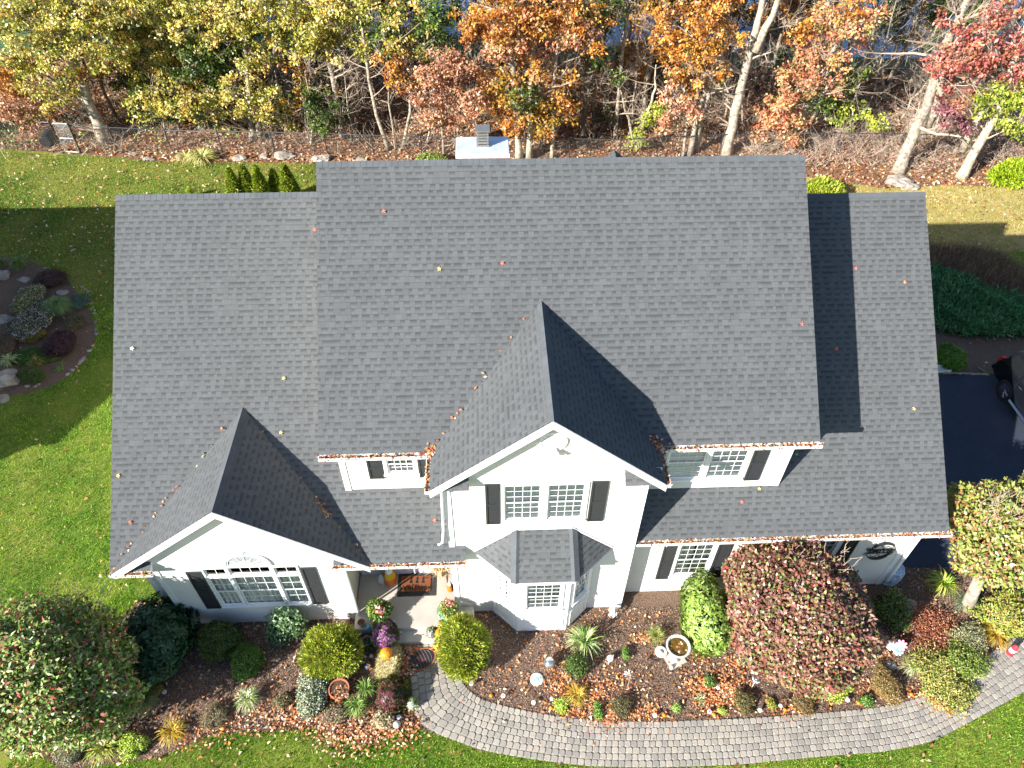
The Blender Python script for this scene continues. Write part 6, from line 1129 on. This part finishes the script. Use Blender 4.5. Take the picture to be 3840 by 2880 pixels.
# ------------------------------------------------------------------ woodland
P_YG = pal((205, 198, 85), (180, 178, 70), (225, 205, 110), (140, 148, 55), (240, 220, 150), (110, 122, 45), (215, 170, 80)); P_OR = pal((215, 140, 55), (225, 160, 75), (185, 105, 42), (235, 180, 100), (150, 95, 40), (190, 150, 60)); P_CO = pal((215, 140, 92), (230, 165, 118), (185, 105, 62), (240, 185, 140), (160, 90, 52), (215, 150, 70))
P_RD = pal((205, 88, 70), (222, 118, 90), (175, 66, 54), (215, 140, 105), (145, 60, 48), (190, 130, 60)); P_GR = pal((90, 115, 45), (62, 90, 32), (125, 140, 55), (48, 72, 30)); P_RO = pal((225, 125, 62), (235, 150, 75), (205, 98, 55), (220, 170, 80), (165, 150, 60), (240, 180, 115)); P_PU = pal((150, 90, 100), (130, 75, 85), (175, 115, 120), (115, 65, 75)); P_GB = pal((170, 135, 45), (195, 150, 50), (140, 115, 45), (205, 120, 45), (110, 95, 40))
P_CO, P_RD, P_RO = (p_*.8+.2*p_.mean(1, keepdims=True)*1.25 for p_ in (P_CO, P_RD, P_RO))
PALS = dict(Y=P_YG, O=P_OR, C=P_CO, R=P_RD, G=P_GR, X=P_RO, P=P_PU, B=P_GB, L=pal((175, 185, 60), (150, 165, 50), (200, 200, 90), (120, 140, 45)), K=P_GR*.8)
def limb(mb, p, d, L, r, depth, rnd, droop=.0, wig=.25):
    P = [p]; K = 4; q = np.array(p); dd = np.array(d)
    for k in range(K): dd = unit(dd+rnd.normal(0, wig, 3)*.5+np.array([0, 0, .06-droop])); q = q+dd*L/K; P.append(q)
    R = np.linspace(r, r*.35, K+1); mb.tube(P, R, 5 if r > .03 else 3, caps=False)
    if depth > 0:
        for k in range(rnd.integers(2, 5)): i = rnd.integers(1, K+1); nd = unit(dd+rnd.normal(0, .75, 3)); limb(mb, P[i], nd, L*rnd.uniform(.45, .7), max(.006, R[i]*.6), depth-1, rnd, droop, wig)
def leafblobs(blobs, leaf=.155, dens=1.9):
    V = []; Cc = []
    for (p, r, key) in blobs:
        r = r*1.18; m_ = max(5, int(r*r*15)); cen = np.array(p)+rdir(m_)*(RNG.random((m_, 1))**.45)*np.array([1, .9, .85])*r; cen = cen[(cen[:, 2] > .6)]; 
        if len(cen) == 0: continue
        per = max(6, int(24*dens)); m_ = len(cen); rr = .20+.24*RNG.random((m_, 1)); rr = np.repeat(rr, per, 0); P = np.repeat(cen, per, 0)+rdir(m_*per)*RNG.random((m_*per, 1))**.5*rr*np.array([1.2, 1.2, .7]); n = len(P)
        tint = np.repeat(1+.18*RNG.standard_normal((m_, 1)), per, 0); pk = PALS[key]; 
        L = leaf*(.5+.8*RNG.random(n)); V.append(leafgeo(P, unit(rdir(n)+[0, 0, -.4]), unit(rdir(n)*.8+[-.45, -.5, .7]), L, L*.62, .15, .2)); ci = np.repeat(RNG.choice(len(pk), m_), per); alt = RNG.choice(len(pk), n); use = RNG.random(n) < .5; ci[use] = alt[use]; Cc.append(np.clip(pk[ci]*tint*(1+.1*RNG.standard_normal((n, 1))), .003, .9))
    return np.concatenate(V), np.concatenate(Cc)
def tree(name, label, base, path, r, mat, blobs=(), limbs=8, seed=0, extra_h=5., fork=None, leaf=.155, dens=1.9, ldepth=2, lstart=.25, llen=1.6, group=None, dy=0., twin=None):
    """base and path as measured positions on the photograph, all in the vertical plane through the trunk"""
    rnd = np.random.default_rng(seed+11); b = at(*base); root = thing(name, label, 'tree', (b[0], b[1], 0), group); Y = b[1]
    P = [np.array([b[0], b[1], 0.])]+[aty(*q, Y+.12*(i+1)) for i, q in enumerate(path)]; d = unit(P[-1]-P[-2] if len(P) > 1 else np.array([0, 0, 1.])); d = unit(d+np.array([0, 0, .6])); top = P[-1]
    for k in range(2): top = top+d*extra_h/2+rnd.normal(0, .15, 3); P.append(top)
    Pn = []                                     # a little wander along the stem
    for i in range(len(P)-1):
        for k in range(3): Pn.append(P[i]+(P[i+1]-P[i])*k/3+(rnd.normal(0, r*.10, 3) if k else 0))
    Pn.append(P[-1]); R = np.linspace(1, .28, len(Pn))*r; R *= .72; R[0] *= 1.35; R[1] *= 1.08
    tm = MB(); tm.tube(Pn, R, 10)
    if twin: tp = [at(*twin[0])]+[aty(*q, Y+.1) for q in twin[1]]; tm.tube(tp, np.linspace(r*.8, r*.4, len(tp)), 9)
    if fork: tp = [aty(*q, Y+.1) for q in fork]; tm.tube(tp, np.linspace(r*.6, r*.3, len(tp)), 8)
    tm.build('trunk', mat, root, smooth=True)
    lm = MB(); m_ = len(Pn)
    for k in range(limbs):
        i = int(m_*(lstart+(1-lstart)*rnd.random()*.95)); i = min(i, m_-2); sd = 1 if k % 2 else -1; dd = unit(np.array([sd*rnd.uniform(.5, 1), rnd.normal(0, .6), rnd.uniform(-.1, .6)])); limb(lm, Pn[i], dd, llen*rnd.uniform(.6, 1.3), R[i]*.38, ldepth, rnd)
    wb_ = []
    for (x, y, rp, key, *o) in blobs:
        p = aty('Z', x, y, Y+(o[0] if o else 0)+rnd.normal(0, .4)); rm = rp*1.736/pxm(p); wb_.append((p, rm, key))
        hd = np.linalg.norm(p[:2]-Pn[-1][:2]); j = min(range(1, m_), key=lambda q: abs(Pn[q][2]-(p[2]-.5-.55*np.linalg.norm(Pn[q][:2]-p[:2])))); ra = min(R[j]*.3, .055); lm.tube([Pn[j], Pn[j]*.7+p*.3+rnd.normal(0, .1, 3)-[0, 0, .12], Pn[j]*.35+p*.65+rnd.normal(0, .12, 3)-[0, 0, .1], p], [ra, ra*.8, ra*.5, .014], 5, caps=False)
        for q in range(3): limb(lm, p, rdir(1)[0], rm*.8, .018, 1, rnd)
    if lm.v: lm.build('branches', TWIG if mat is not BARKD else BARKD, root)
    if blobs and extra_h > 2:     # the crown goes on above the frame
        key = blobs[0][3]
        for k in range(5): q = P[-1]+rnd.normal(0, 1, 3)*[1.6, 1.3, 1.2]; wb_.append((q, rnd.uniform(.8, 1.4), key))
    if wb_: V, C_ = leafblobs(wb_, leaf, dens); quads('crown', V, C_, LEAF, root)
    return root
tree('oak_tree', 'big leaning pale trunk with yellow green crown above the gate', ('Z', 228, 305), [('Z', 200, 240), ('Z', 166, 155), ('Z', 125, 62), ('Z', 96, 0)], .42, BARKW, [(60, 60, 80, 'Y'), (150, 105, 60, 'Y'), (40, 135, 55, 'Y'), (100, 190, 45, 'Y'), (185, 40, 70, 'Y'), (235, 120, 55, 'Y'), (15, 215, 50, 'C'), (60, 240, 40, 'C'), (20, 165, 40, 'O'), (115, 20, 55, 'Y'), (20, 20, 50, 'Y'), (150, 200, 30, 'Y'), (280, 20, 45, 'Y'), (75, 150, 26, 'O'), (195, 160, 26, 'B'), (20, 180, 30, 'O')], 6, 1)
tree('oak_tree', 'slim dark trunk with yellow orange crown left of the low branched oak', ('P', 935, 775), [('P', 880, 600), ('P', 850, 420), ('P', 800, 200), ('P', 760, 0)], .2, BARKD, [(285, 75, 70, 'Y'), (340, 120, 60, 'Y'), (300, 180, 50, 'Y'), (370, 60, 70, 'Y'), (270, 140, 45, 'Y'), (330, 200, 35, 'O'), (290, 225, 30, 'O'), (250, 60, 55, 'Y'), (350, 165, 40, 'B'), (410, 110, 45, 'Y'), (310, 20, 60, 'Y'), (240, 255, 22, 'C'), (215, 225, 25, 'C'), (330, 150, 26, 'O'), (390, 140, 24, 'O'), (300, 110, 22, 'B')], 5, 2)
tree('oak_tree', 'double stemmed oak with low yellow branches behind the fence', ('P', 1615, 895), [('P', 1600, 740), ('P', 1590, 560), ('P', 1570, 330), ('P', 1500, 120), ('P', 1480, 0)], .24, BARK, [(400, 228, 28, 'Y', -1), (440, 208, 34, 'Y', -1), (495, 200, 38, 'Y', -1), (540, 228, 32, 'Y', -1), (590, 212, 26, 'Y', -1), (470, 246, 22, 'Y', -1), (560, 195, 25, 'Y', -1), (415, 215, 22, 'Y', -1), (450, 100, 60, 'G'), (520, 60, 65, 'Y'), (430, 40, 60, 'Y'), (540, 125, 35, 'Y'), (490, 30, 55, 'Y'), (400, 150, 40, 'K'), (570, 30, 50, 'Y'), (460, 150, 40, 'K')], 10, 3, twin=(('P', 1670, 890), [('P', 1640, 760), ('P', 1680, 600), ('P', 1750, 420), ('P', 1760, 200)]))
tree('oak_tree', 'grey trunk with bare white lower twigs and leafy top left of the ridge', ('P', 2195, 885), [('P', 2150, 690), ('P', 2125, 500), ('P', 2100, 380), ('P', 2095, 180), ('P', 2080, 0)], .24, BARK, [(640, 60, 50, 'Y'), (700, 30, 55, 'Y'), (760, 50, 50, 'Y'), (720, 105, 30, 'Y'), (660, 100, 35, 'Y'), (620, 20, 50, 'Y'), (780, 100, 32, 'Y'), (600, 100, 30, 'Y'), (680, 65, 40, 'Y'), (740, 15, 45, 'Y')], 16, 4, lstart=.2, llen=2.2, ldepth=3)
tree('slender_tree', 'thin leaning trunk with green and orange top left of the chimney', ('Q', 408, 885), [('Q', 335, 680), ('Q', 300, 520), ('Q', 275, 350), ('Q', 250, 150), ('Q', 240, 0)], .15, BARK, [(830, 60, 48, 'G'), (880, 30, 50, 'Y'), (850, 120, 40, 'O'), (905, 85, 38, 'Y'), (800, 20, 40, 'Y'), (845, 160, 28, 'O'), (930, 30, 45, 'G'), (860, 85, 35, 'Y')], 10, 5, ldepth=2)
tree('slender_tree', 'short grey stem beside the thin leaning trunk', ('Q', 490, 880), [('Q', 535, 660), ('Q', 540, 480), ('Q', 540, 300), ('Q', 560, 50)], .12, BARK, [(880, 180, 25, 'O'), (940, 100, 35, 'G'), (970, 50, 40, 'G')], 8, 6, ldepth=3)
tree('oak_tree', 'young copper leaved oak with round crown left of the chimney', ('Q', 735, 912), [('Q', 722, 780), ('Q', 740, 560), ('Q', 750, 420)], .1, BARK, [(960, 185, 48, 'C', -.5), (930, 228, 36, 'C', -.5), (1000, 160, 42, 'C', -.5), (1015, 225, 38, 'C', -.5), (955, 145, 36, 'C', -.5), (905, 200, 26, 'C', -.5), (1045, 195, 30, 'C', -.5), (975, 250, 32, 'C', -.5), (925, 165, 30, 'C', -.5), (985, 125, 26, 'C', -.5), (1020, 265, 22, 'C', -.5), (940, 265, 22, 'C', -.5)], 4, 7, extra_h=.5, dens=1.6)
tree('oak_tree', 'straight tan trunk with orange crown just right of the chimney', ('Q', 1180, 942), [('Q', 1168, 760), ('Q', 1155, 560), ('Q', 1130, 300), ('Q', 1105, 60), ('Q', 1100, 0)], .25, BARKW, [(1060, 40, 58, 'O'), (1120, 70, 50, 'X'), (1080, 100, 34, 'C'), (1015, 45, 40, 'O'), (1110, 20, 50, 'O'), (1095, 185, 40, 'B', -.5), (1150, 235, 42, 'B', -.5), (1090, 250, 30, 'O', -.5), (1130, 200, 32, 'G', -.5), (1040, 90, 32, 'C'), (1110, 270, 26, 'O', -.5)], 5, 8)
tree('oak_tree', 'second straight trunk with golden lower leaves right of the chimney', ('Q', 1242, 942), [('Q', 1245, 700), ('Q', 1255, 450), ('Q', 1268, 200), ('Q', 1265, 0)], .22, BARKW, [(1180, 30, 55, 'O'), (1210, 75, 40, 'X'), (1150, 105, 34, 'O'), (1240, 30, 45, 'O'), (1185, 235, 32, 'B', -.5), (1175, 275, 26, 'B', -.5), (1180, 100, 32, 'C'), (1160, 150, 24, 'O'), (1200, 190, 26, 'O')], 6, 9)
tree('slender_tree', 'third pale trunk to the right of the golden leaved pair', ('Q', 1375, 940), [('Q', 1380, 760), ('Q', 1385, 560), ('Q', 1400, 330), ('Q', 1440, 120), ('Q', 1450, 0)], .15, BARKW, [(1230, 235, 24, 'B'), (1220, 165, 24, 'O'), (1255, 70, 35, 'C'), (1275, 95, 25, 'O'), (1215, 210, 20, 'O')], 9, 10, ldepth=3)
tree('slender_tree', 'thin brown stem between the second and third pale trunks', ('Q', 1310, 892), [('Q', 1308, 650), ('Q', 1300, 430), ('Q', 1295, 250)], .1, BARK, [], 8, 12, extra_h=3, ldepth=3)
tree('woodland_tree', 'dark straight trunk with green top right of the orange oaks', ('Q', 1555, 832), [('Q', 1570, 600), ('Q', 1580, 350), ('Q', 1592, 60), ('Q', 1595, 0)], .17, BARKD, [(1275, 20, 30, 'G'), (1310, 45, 26, 'G'), (1330, 20, 26, 'G'), (1290, 120, 20, 'G')], 12, 13, ldepth=3)
tree('woodland_tree', 'reddish brown dark trunk beside the dark straight one', ('Q', 1625, 812), [('Q', 1612, 600), ('Q', 1600, 400), ('Q', 1600, 200)], .15, BARKD, [(1330, 165, 18, 'G'), (1300, 250, 24, 'K')], 8, 14, ldepth=2)
tree('bare_tree', 'bare tree with a mass of fine white twigs in the middle of the wood', ('Q', 1748, 832), [('Q', 1765, 600), ('Q', 1790, 350), ('Q', 1820, 100), ('Q', 1825, 0)], .15, BARK, [], 34, 15, ldepth=3, lstart=.15, llen=1.5)
tree('woodland_tree', 'curving tan trunk behind the vine covered stem', ('Q', 1905, 800), [('Q', 1920, 600), ('Q', 1950, 400), ('Q', 1985, 200), ('Q', 2020, 80)], .2, BARK, [(1400, 20, 30, 'B')], 9, 16, ldepth=3)
tree('slender_tree', 'leaning stem wrapped in yellow vine left of the big white trunk', ('Q', 1880, 895), [('Q', 1905, 760), ('Q', 1950, 640), ('Q', 1990, 520)], .14, BARKW, [(1375, 285, 14, 'L'), (1378, 310, 13, 'L'), (1392, 258, 13, 'L'), (1425, 235, 12, 'L')], 4, 17, extra_h=1)
tree('slender_tree', 'thin pale stem left of the leaning grey trunk pair', ('Q', 2150, 930), [('Q', 2165, 800), ('Q', 2190, 650), ('Q', 2200, 480)], .1, BARK, [(1440, 250, 24, 'C'), (1455, 210, 26, 'C')], 8, 18, extra_h=2, ldepth=3)
tree('oak_tree', 'tall white forked trunk with orange leaves on its left', ('R', 315, 985), [('R', 365, 720), ('R', 425, 480), ('R', 500, 200), ('R', 545, 0)], .36, BARKW, [(1480, 60, 52, 'O'), (1530, 100, 46, 'O'), (1470, 130, 42, 'O'), (1560, 30, 46, 'O'), (1500, 180, 32, 'O'), (1430, 30, 35, 'O'), (1455, 180, 26, 'C'), (1520, 20, 50, 'O'), (1540, 150, 30, 'O'), (1575, 80, 30, 'O'), (1440, 90, 36, 'O'), (1490, 215, 20, 'C')], 10, 19, fork=[('R', 500, 330), ('R', 560, 180), ('R', 610, 100), ('R', 645, -20)], ldepth=3)
tree('woodland_tree', 'leaning grey trunk pair left of the tall white forked trunk', ('R', 75, 990), [('R', 130, 750), ('R', 190, 540), ('R', 240, 400), ('R', 300, 200)], .2, BARK, [(1500, 250, 16, 'C')], 12, 20, twin=(('R', 120, 965), [('R', 150, 760), ('R', 215, 560)]), ldepth=3, lstart=.2)
tree('oak_tree', 'grey trunk with orange red crown right of the white forked trunk', ('R', 715, 945), [('R', 770, 780), ('R', 850, 620), ('R', 960, 400), ('R', 1050, 200), ('R', 1120, 30)], .2, BARKW, [(1730, 60, 42, 'O'), (1760, 100, 42, 'X'), (1740, 150, 42, 'X'), (1790, 140, 34, 'X'), (1690, 200, 34, 'X'), (1660, 255, 34, 'X'), (1720, 265, 34, 'X'), (1785, 40, 40, 'X'), (1830, 60, 30, 'X'), (1880, 30, 32, 'X'), (1800, 185, 30, 'X'), (1650, 300, 20, 'X', -.5), (1700, 305, 26, 'X', -.5), (1860, 80, 22, 'X'), (1755, 185, 26, 'X'), (1770, 225, 24, 'G'), (1840, 15, 30, 'O'), (1690, 230, 30, 'X'), (1640, 280, 20, 'X'), (1700, 160, 24, 'X')], 12, 21, fork=[('R', 860, 760), ('R', 930, 600), ('R', 985, 500)], ldepth=3)
tree('maple_tree', 'small tree with bright yellow green leaves low on the right', ('R', 1120, 900), [('R', 1110, 780), ('R', 1130, 640), ('R', 1150, 560)], .08, BARK, [(1825, 185, 22, 'L'), (1860, 240, 26, 'L'), (1800, 245, 22, 'L'), (1895, 262, 18, 'L'), (1780, 215, 20, 'G'), (1835, 225, 20, 'L'), (1830, 258, 20, 'L'), (1845, 155, 18, 'G')], 6, 22, extra_h=.5)
tree('oak_tree', 'thick leaning grey trunk with broken white branches on the right', ('R', 1410, 1095), [('R', 1480, 920), ('R', 1560, 740), ('R', 1650, 480), ('R', 1740, 220), ('R', 1850, 0)], .42, BARK, [(2050, 40, 24, 'R'), (2030, 110, 22, 'R')], 18, 23, ldepth=3, fork=[('R', 1665, 440), ('R', 1690, 560), ('R', 1640, 700), ('R', 1600, 830)], lstart=.2, llen=2.2)
tree('bare_tree', 'small bare fork shaped tree in front of the lake on the right', ('R', 1320, 640), [('R', 1310, 520), ('R', 1280, 400), ('R', 1250, 320)], .14, BARK, [], 14, 24, extra_h=2, ldepth=3)
tree('maple_tree', 'red leaved tree with several pale leaning stems at the right edge', ('R', 1810, 1135), [('R', 1900, 960), ('R', 2020, 760), ('R', 2100, 560), ('R', 2180, 300), ('R', 2250, 60)], .34, BARKW, [(2080, 95, 38, 'R'), (2120, 70, 38, 'R'), (2170, 120, 42, 'R'), (2105, 150, 34, 'R'), (2190, 170, 38, 'R'), (2140, 110, 38, 'R'), (2060, 190, 26, 'R'), (2050, 245, 26, 'P'), (2030, 160, 22, 'R'), (2210, 80, 34, 'R'), (2075, 130, 30, 'R'), (2150, 190, 32, 'L'), (2180, 235, 36, 'L'), (2125, 225, 26, 'L'), (2200, 270, 28, 'L'), (2170, 20, 34, 'R'), (2210, 210, 34, 'L'), (2060, 230, 24, 'R'), (2090, 265, 20, 'P')], 14, 25, ldepth=3, fork=[('R', 1820, 960), ('R', 1880, 820), ('R', 1960, 690)])
tree('woodland_tree', 'grey stems in the deeper wood beside the thick leaning trunk', ('R', 1540, 870), [('R', 1600, 720), ('R', 1680, 560), ('R', 1780, 250), ('R', 1880, 60)], .16, BARKD, [], 14, 26, ldepth=3)
tree('small_tree', 'leaning thin stem with lone branches at the left end of the fence', ('P', 330, 765), [('P', 280, 640), ('P', 250, 560)], .08, BARKW, [(90, 225, 22, 'C'), (40, 235, 26, 'C'), (120, 235, 20, 'C')], 4, 27, extra_h=.5)
# deeper trees: darker trunks and crowns that close the wood
rd_ = random.Random(5)
for i in range(80):
    x = rd_.uniform(-24, 46); y = rd_.uniform(23.5, 31.5); open_ = x > 8; h = rd_.uniform(4.5, 7.5)
    root = thing('woodland_tree', 'dark thin tree deep in the wood behind the fence line trees', 'tree', (x, y, 0), 'thin dark trees deep in the wood'); rn = np.random.default_rng(i); P = [np.array([x, y, 0.])]
    for k in range(6): P.append(P[-1]+np.array([rn.normal(0, .15), rn.normal(0, .15), h/4]))
    r0 = rd_.uniform(.07, .16); MB().tube(P, np.linspace(r0, r0*.4, 7), 7).build('trunk', BARKD if i % 3 else BARK, root, smooth=True); lm = MB()
    for k in range(13): j = rn.integers(1, 7); limb(lm, P[j], unit(rn.normal(0, 1, 3)+[0, 0, .4]), 1.8, .026, 2, rn)
    lm.build('branches', BARKD if i % 2 else TWIG, root)
    if x < 9 or rd_.random() < .5:
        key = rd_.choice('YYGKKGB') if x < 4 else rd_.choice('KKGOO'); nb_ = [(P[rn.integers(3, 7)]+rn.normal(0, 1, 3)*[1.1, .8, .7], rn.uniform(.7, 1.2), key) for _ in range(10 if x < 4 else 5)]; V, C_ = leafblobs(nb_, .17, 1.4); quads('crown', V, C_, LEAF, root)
for i in range(34):        # leafier trees towards the water
    x = rd_.uniform(5, 42); y = rd_.uniform(26, 31.3); rn = np.random.default_rng(i+900); h = rd_.uniform(5, 8); P = [np.array([x, y, 0.])]
    root = thing('woodland_tree', 'autumn leaved tree standing near the water behind the wood', 'tree', (x, y, 0), 'autumn trees near the water')
    for k in range(5): P.append(P[-1]+np.array([rn.normal(0, .12), rn.normal(0, .12), h/5]))
    MB().tube(P, np.linspace(.13, .05, 6), 7).build('trunk', BARK, root, smooth=True); lm = MB(); [limb(lm, P[rn.integers(2, 6)], unit(rn.normal(0, 1, 3)+[0, 0, .4]), 1.8, .028, 3, rn) for _ in range(12)]; lm.build('branches', TWIG, root)
    key = rd_.choice('OXGKBO'); V, C_ = leafblobs([(P[rn.integers(3, 6)]+rn.normal(0, 1, 3)*[1.3, .8, 1.], rn.uniform(.5, 1.), key) for _ in range(9)], .17, 1.1); quads('crown', V, C_, LEAF, root)
# saplings and understorey just behind the fence on the left and in the middle
for i in range(26):
    x = rd_.uniform(-25, -2) if i < 18 else rd_.uniform(2, 26); y = rd_.uniform(21.4, 24.5); h = rd_.uniform(1.8, 4.2); key = rd_.choice('YGYBK') if i < 18 else rd_.choice('GOLKC'); rn = np.random.default_rng(i+300)
    root = thing('sapling', 'leafy young tree in the understorey just behind the wire fence', 'tree', (x, y, 0), 'young trees behind the fence'); P = [np.array([x, y, 0.])]
    for k in range(4): P.append(P[-1]+np.array([rn.normal(0, .12), rn.normal(0, .12), h/4]))
    MB().tube(P, np.linspace(.05, .02, 5), 6).build('trunk', BARK, root); lm = MB(); [limb(lm, P[rn.integers(1, 5)], unit(rn.normal(0, 1, 3)+[0, 0, .4]), .9, .015, 2, rn) for _ in range(8)]; lm.build('branches', TWIG, root)
    V, C_ = leafblobs([(P[rn.integers(2, 5)]+rn.normal(0, 1, 3)*[.7, .4, .4], rn.uniform(.45, .75), key) for _ in range(6)], .17, 1.1); quads('crown', V, C_, LEAF, root)
for i in range(44):
    x = rd_.uniform(-8, 31); y = rd_.uniform(20.4, 25.5); h = rd_.uniform(2.2, 6.5); rn = np.random.default_rng(i+700)
    root = thing('bare_sapling', 'thin leafless young tree with pale twigs at the edge of the wood', 'tree', (x, y, 0), 'leafless young trees at the wood edge'); P = [np.array([x, y, 0.])]; ln = rn.normal(0, .12)
    for k in range(5): P.append(P[-1]+np.array([rn.normal(ln, .1), rn.normal(0, .1), h/5]))
    MB().tube(P, np.linspace(.055, .018, 6)*rn.uniform(.7, 1.4), 6).build('trunk', BARK if i % 2 else BARKW, root); lm = MB(); [limb(lm, P[rn.integers(1, 6)], unit(rn.normal(0, 1, 3)*[1, 1, .4]+[0, 0, .35]), rn.uniform(.8, 1.6), .016, 3 if k % 3 == 0 else 2, rn) for k in range(13)]; lm.build('branches', TWIG, root)
# undergrowth behind and beside the fence
def under(name, label, pts, palette, leaf, dens, flat=.7): cloud(name, label, 'undergrowth', pts, palette, leaf, dens, flat=flat)
ub = [(np.array([rd_.uniform(-24, -3), rd_.uniform(21.5, 24.5), rd_.uniform(.3, 1.3)]), rd_.uniform(.5, 1.)) for _ in range(50)]; under('green_undergrowth', 'dark green bushes behind the left part of the fence', ub, P_GR, .14, .35)
ub = [(np.array([rd_.uniform(3, 16), rd_.uniform(21, 25), rd_.uniform(.3, 1.2)]), rd_.uniform(.4, .8)) for _ in range(26)]; under('green_undergrowth', 'green bushes behind the fence right of the chimney', ub, P_GR*.9, .14, .3)
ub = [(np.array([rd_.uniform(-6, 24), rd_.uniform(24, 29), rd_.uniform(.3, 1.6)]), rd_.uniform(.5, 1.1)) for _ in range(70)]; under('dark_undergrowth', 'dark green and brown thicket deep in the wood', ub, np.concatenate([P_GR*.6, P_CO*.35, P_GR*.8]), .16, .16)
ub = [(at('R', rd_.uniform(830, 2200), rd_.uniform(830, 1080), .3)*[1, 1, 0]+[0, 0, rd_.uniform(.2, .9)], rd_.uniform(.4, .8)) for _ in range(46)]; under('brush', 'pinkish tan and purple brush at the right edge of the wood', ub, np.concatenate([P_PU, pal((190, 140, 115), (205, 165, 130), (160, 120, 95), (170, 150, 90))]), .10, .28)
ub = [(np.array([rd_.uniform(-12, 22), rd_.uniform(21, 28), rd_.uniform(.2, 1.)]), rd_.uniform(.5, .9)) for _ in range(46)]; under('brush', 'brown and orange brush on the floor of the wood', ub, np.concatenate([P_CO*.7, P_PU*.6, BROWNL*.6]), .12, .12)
ub = [(at('P', rd_.uniform(-80, 130), rd_.uniform(700, 880), .8)*[1, 1, 0]+[0, 0, rd_.uniform(.4, 1.6)], rd_.uniform(.4, .8)) for _ in range(18)]; under('green_undergrowth', 'pale green bushes at the left end of the fence', ub, pal((120, 150, 80), (150, 175, 100), (90, 125, 60)), .12, .4)
tw = MB(); rn = np.random.default_rng(9)
for k in range(1100):
    if k % 2: p = at('R', rn.uniform(400, 2200), rn.uniform(760, 1090), 0)
    else: p = np.array([rn.uniform(-20, 28), rn.uniform(19.8, 26), 0])
    limb(tw, p+[0, 0, .05], unit(rn.normal(0, 1, 3)*[1, .7, .3]+[0, 0, .55]), rn.uniform(.6, 1.5), .016, 2, rn)
tag(tw.build('brush_twigs', TWIG), 'tangle of bare twigs and brambles along the wood edge', 'brush', kind='stuff')
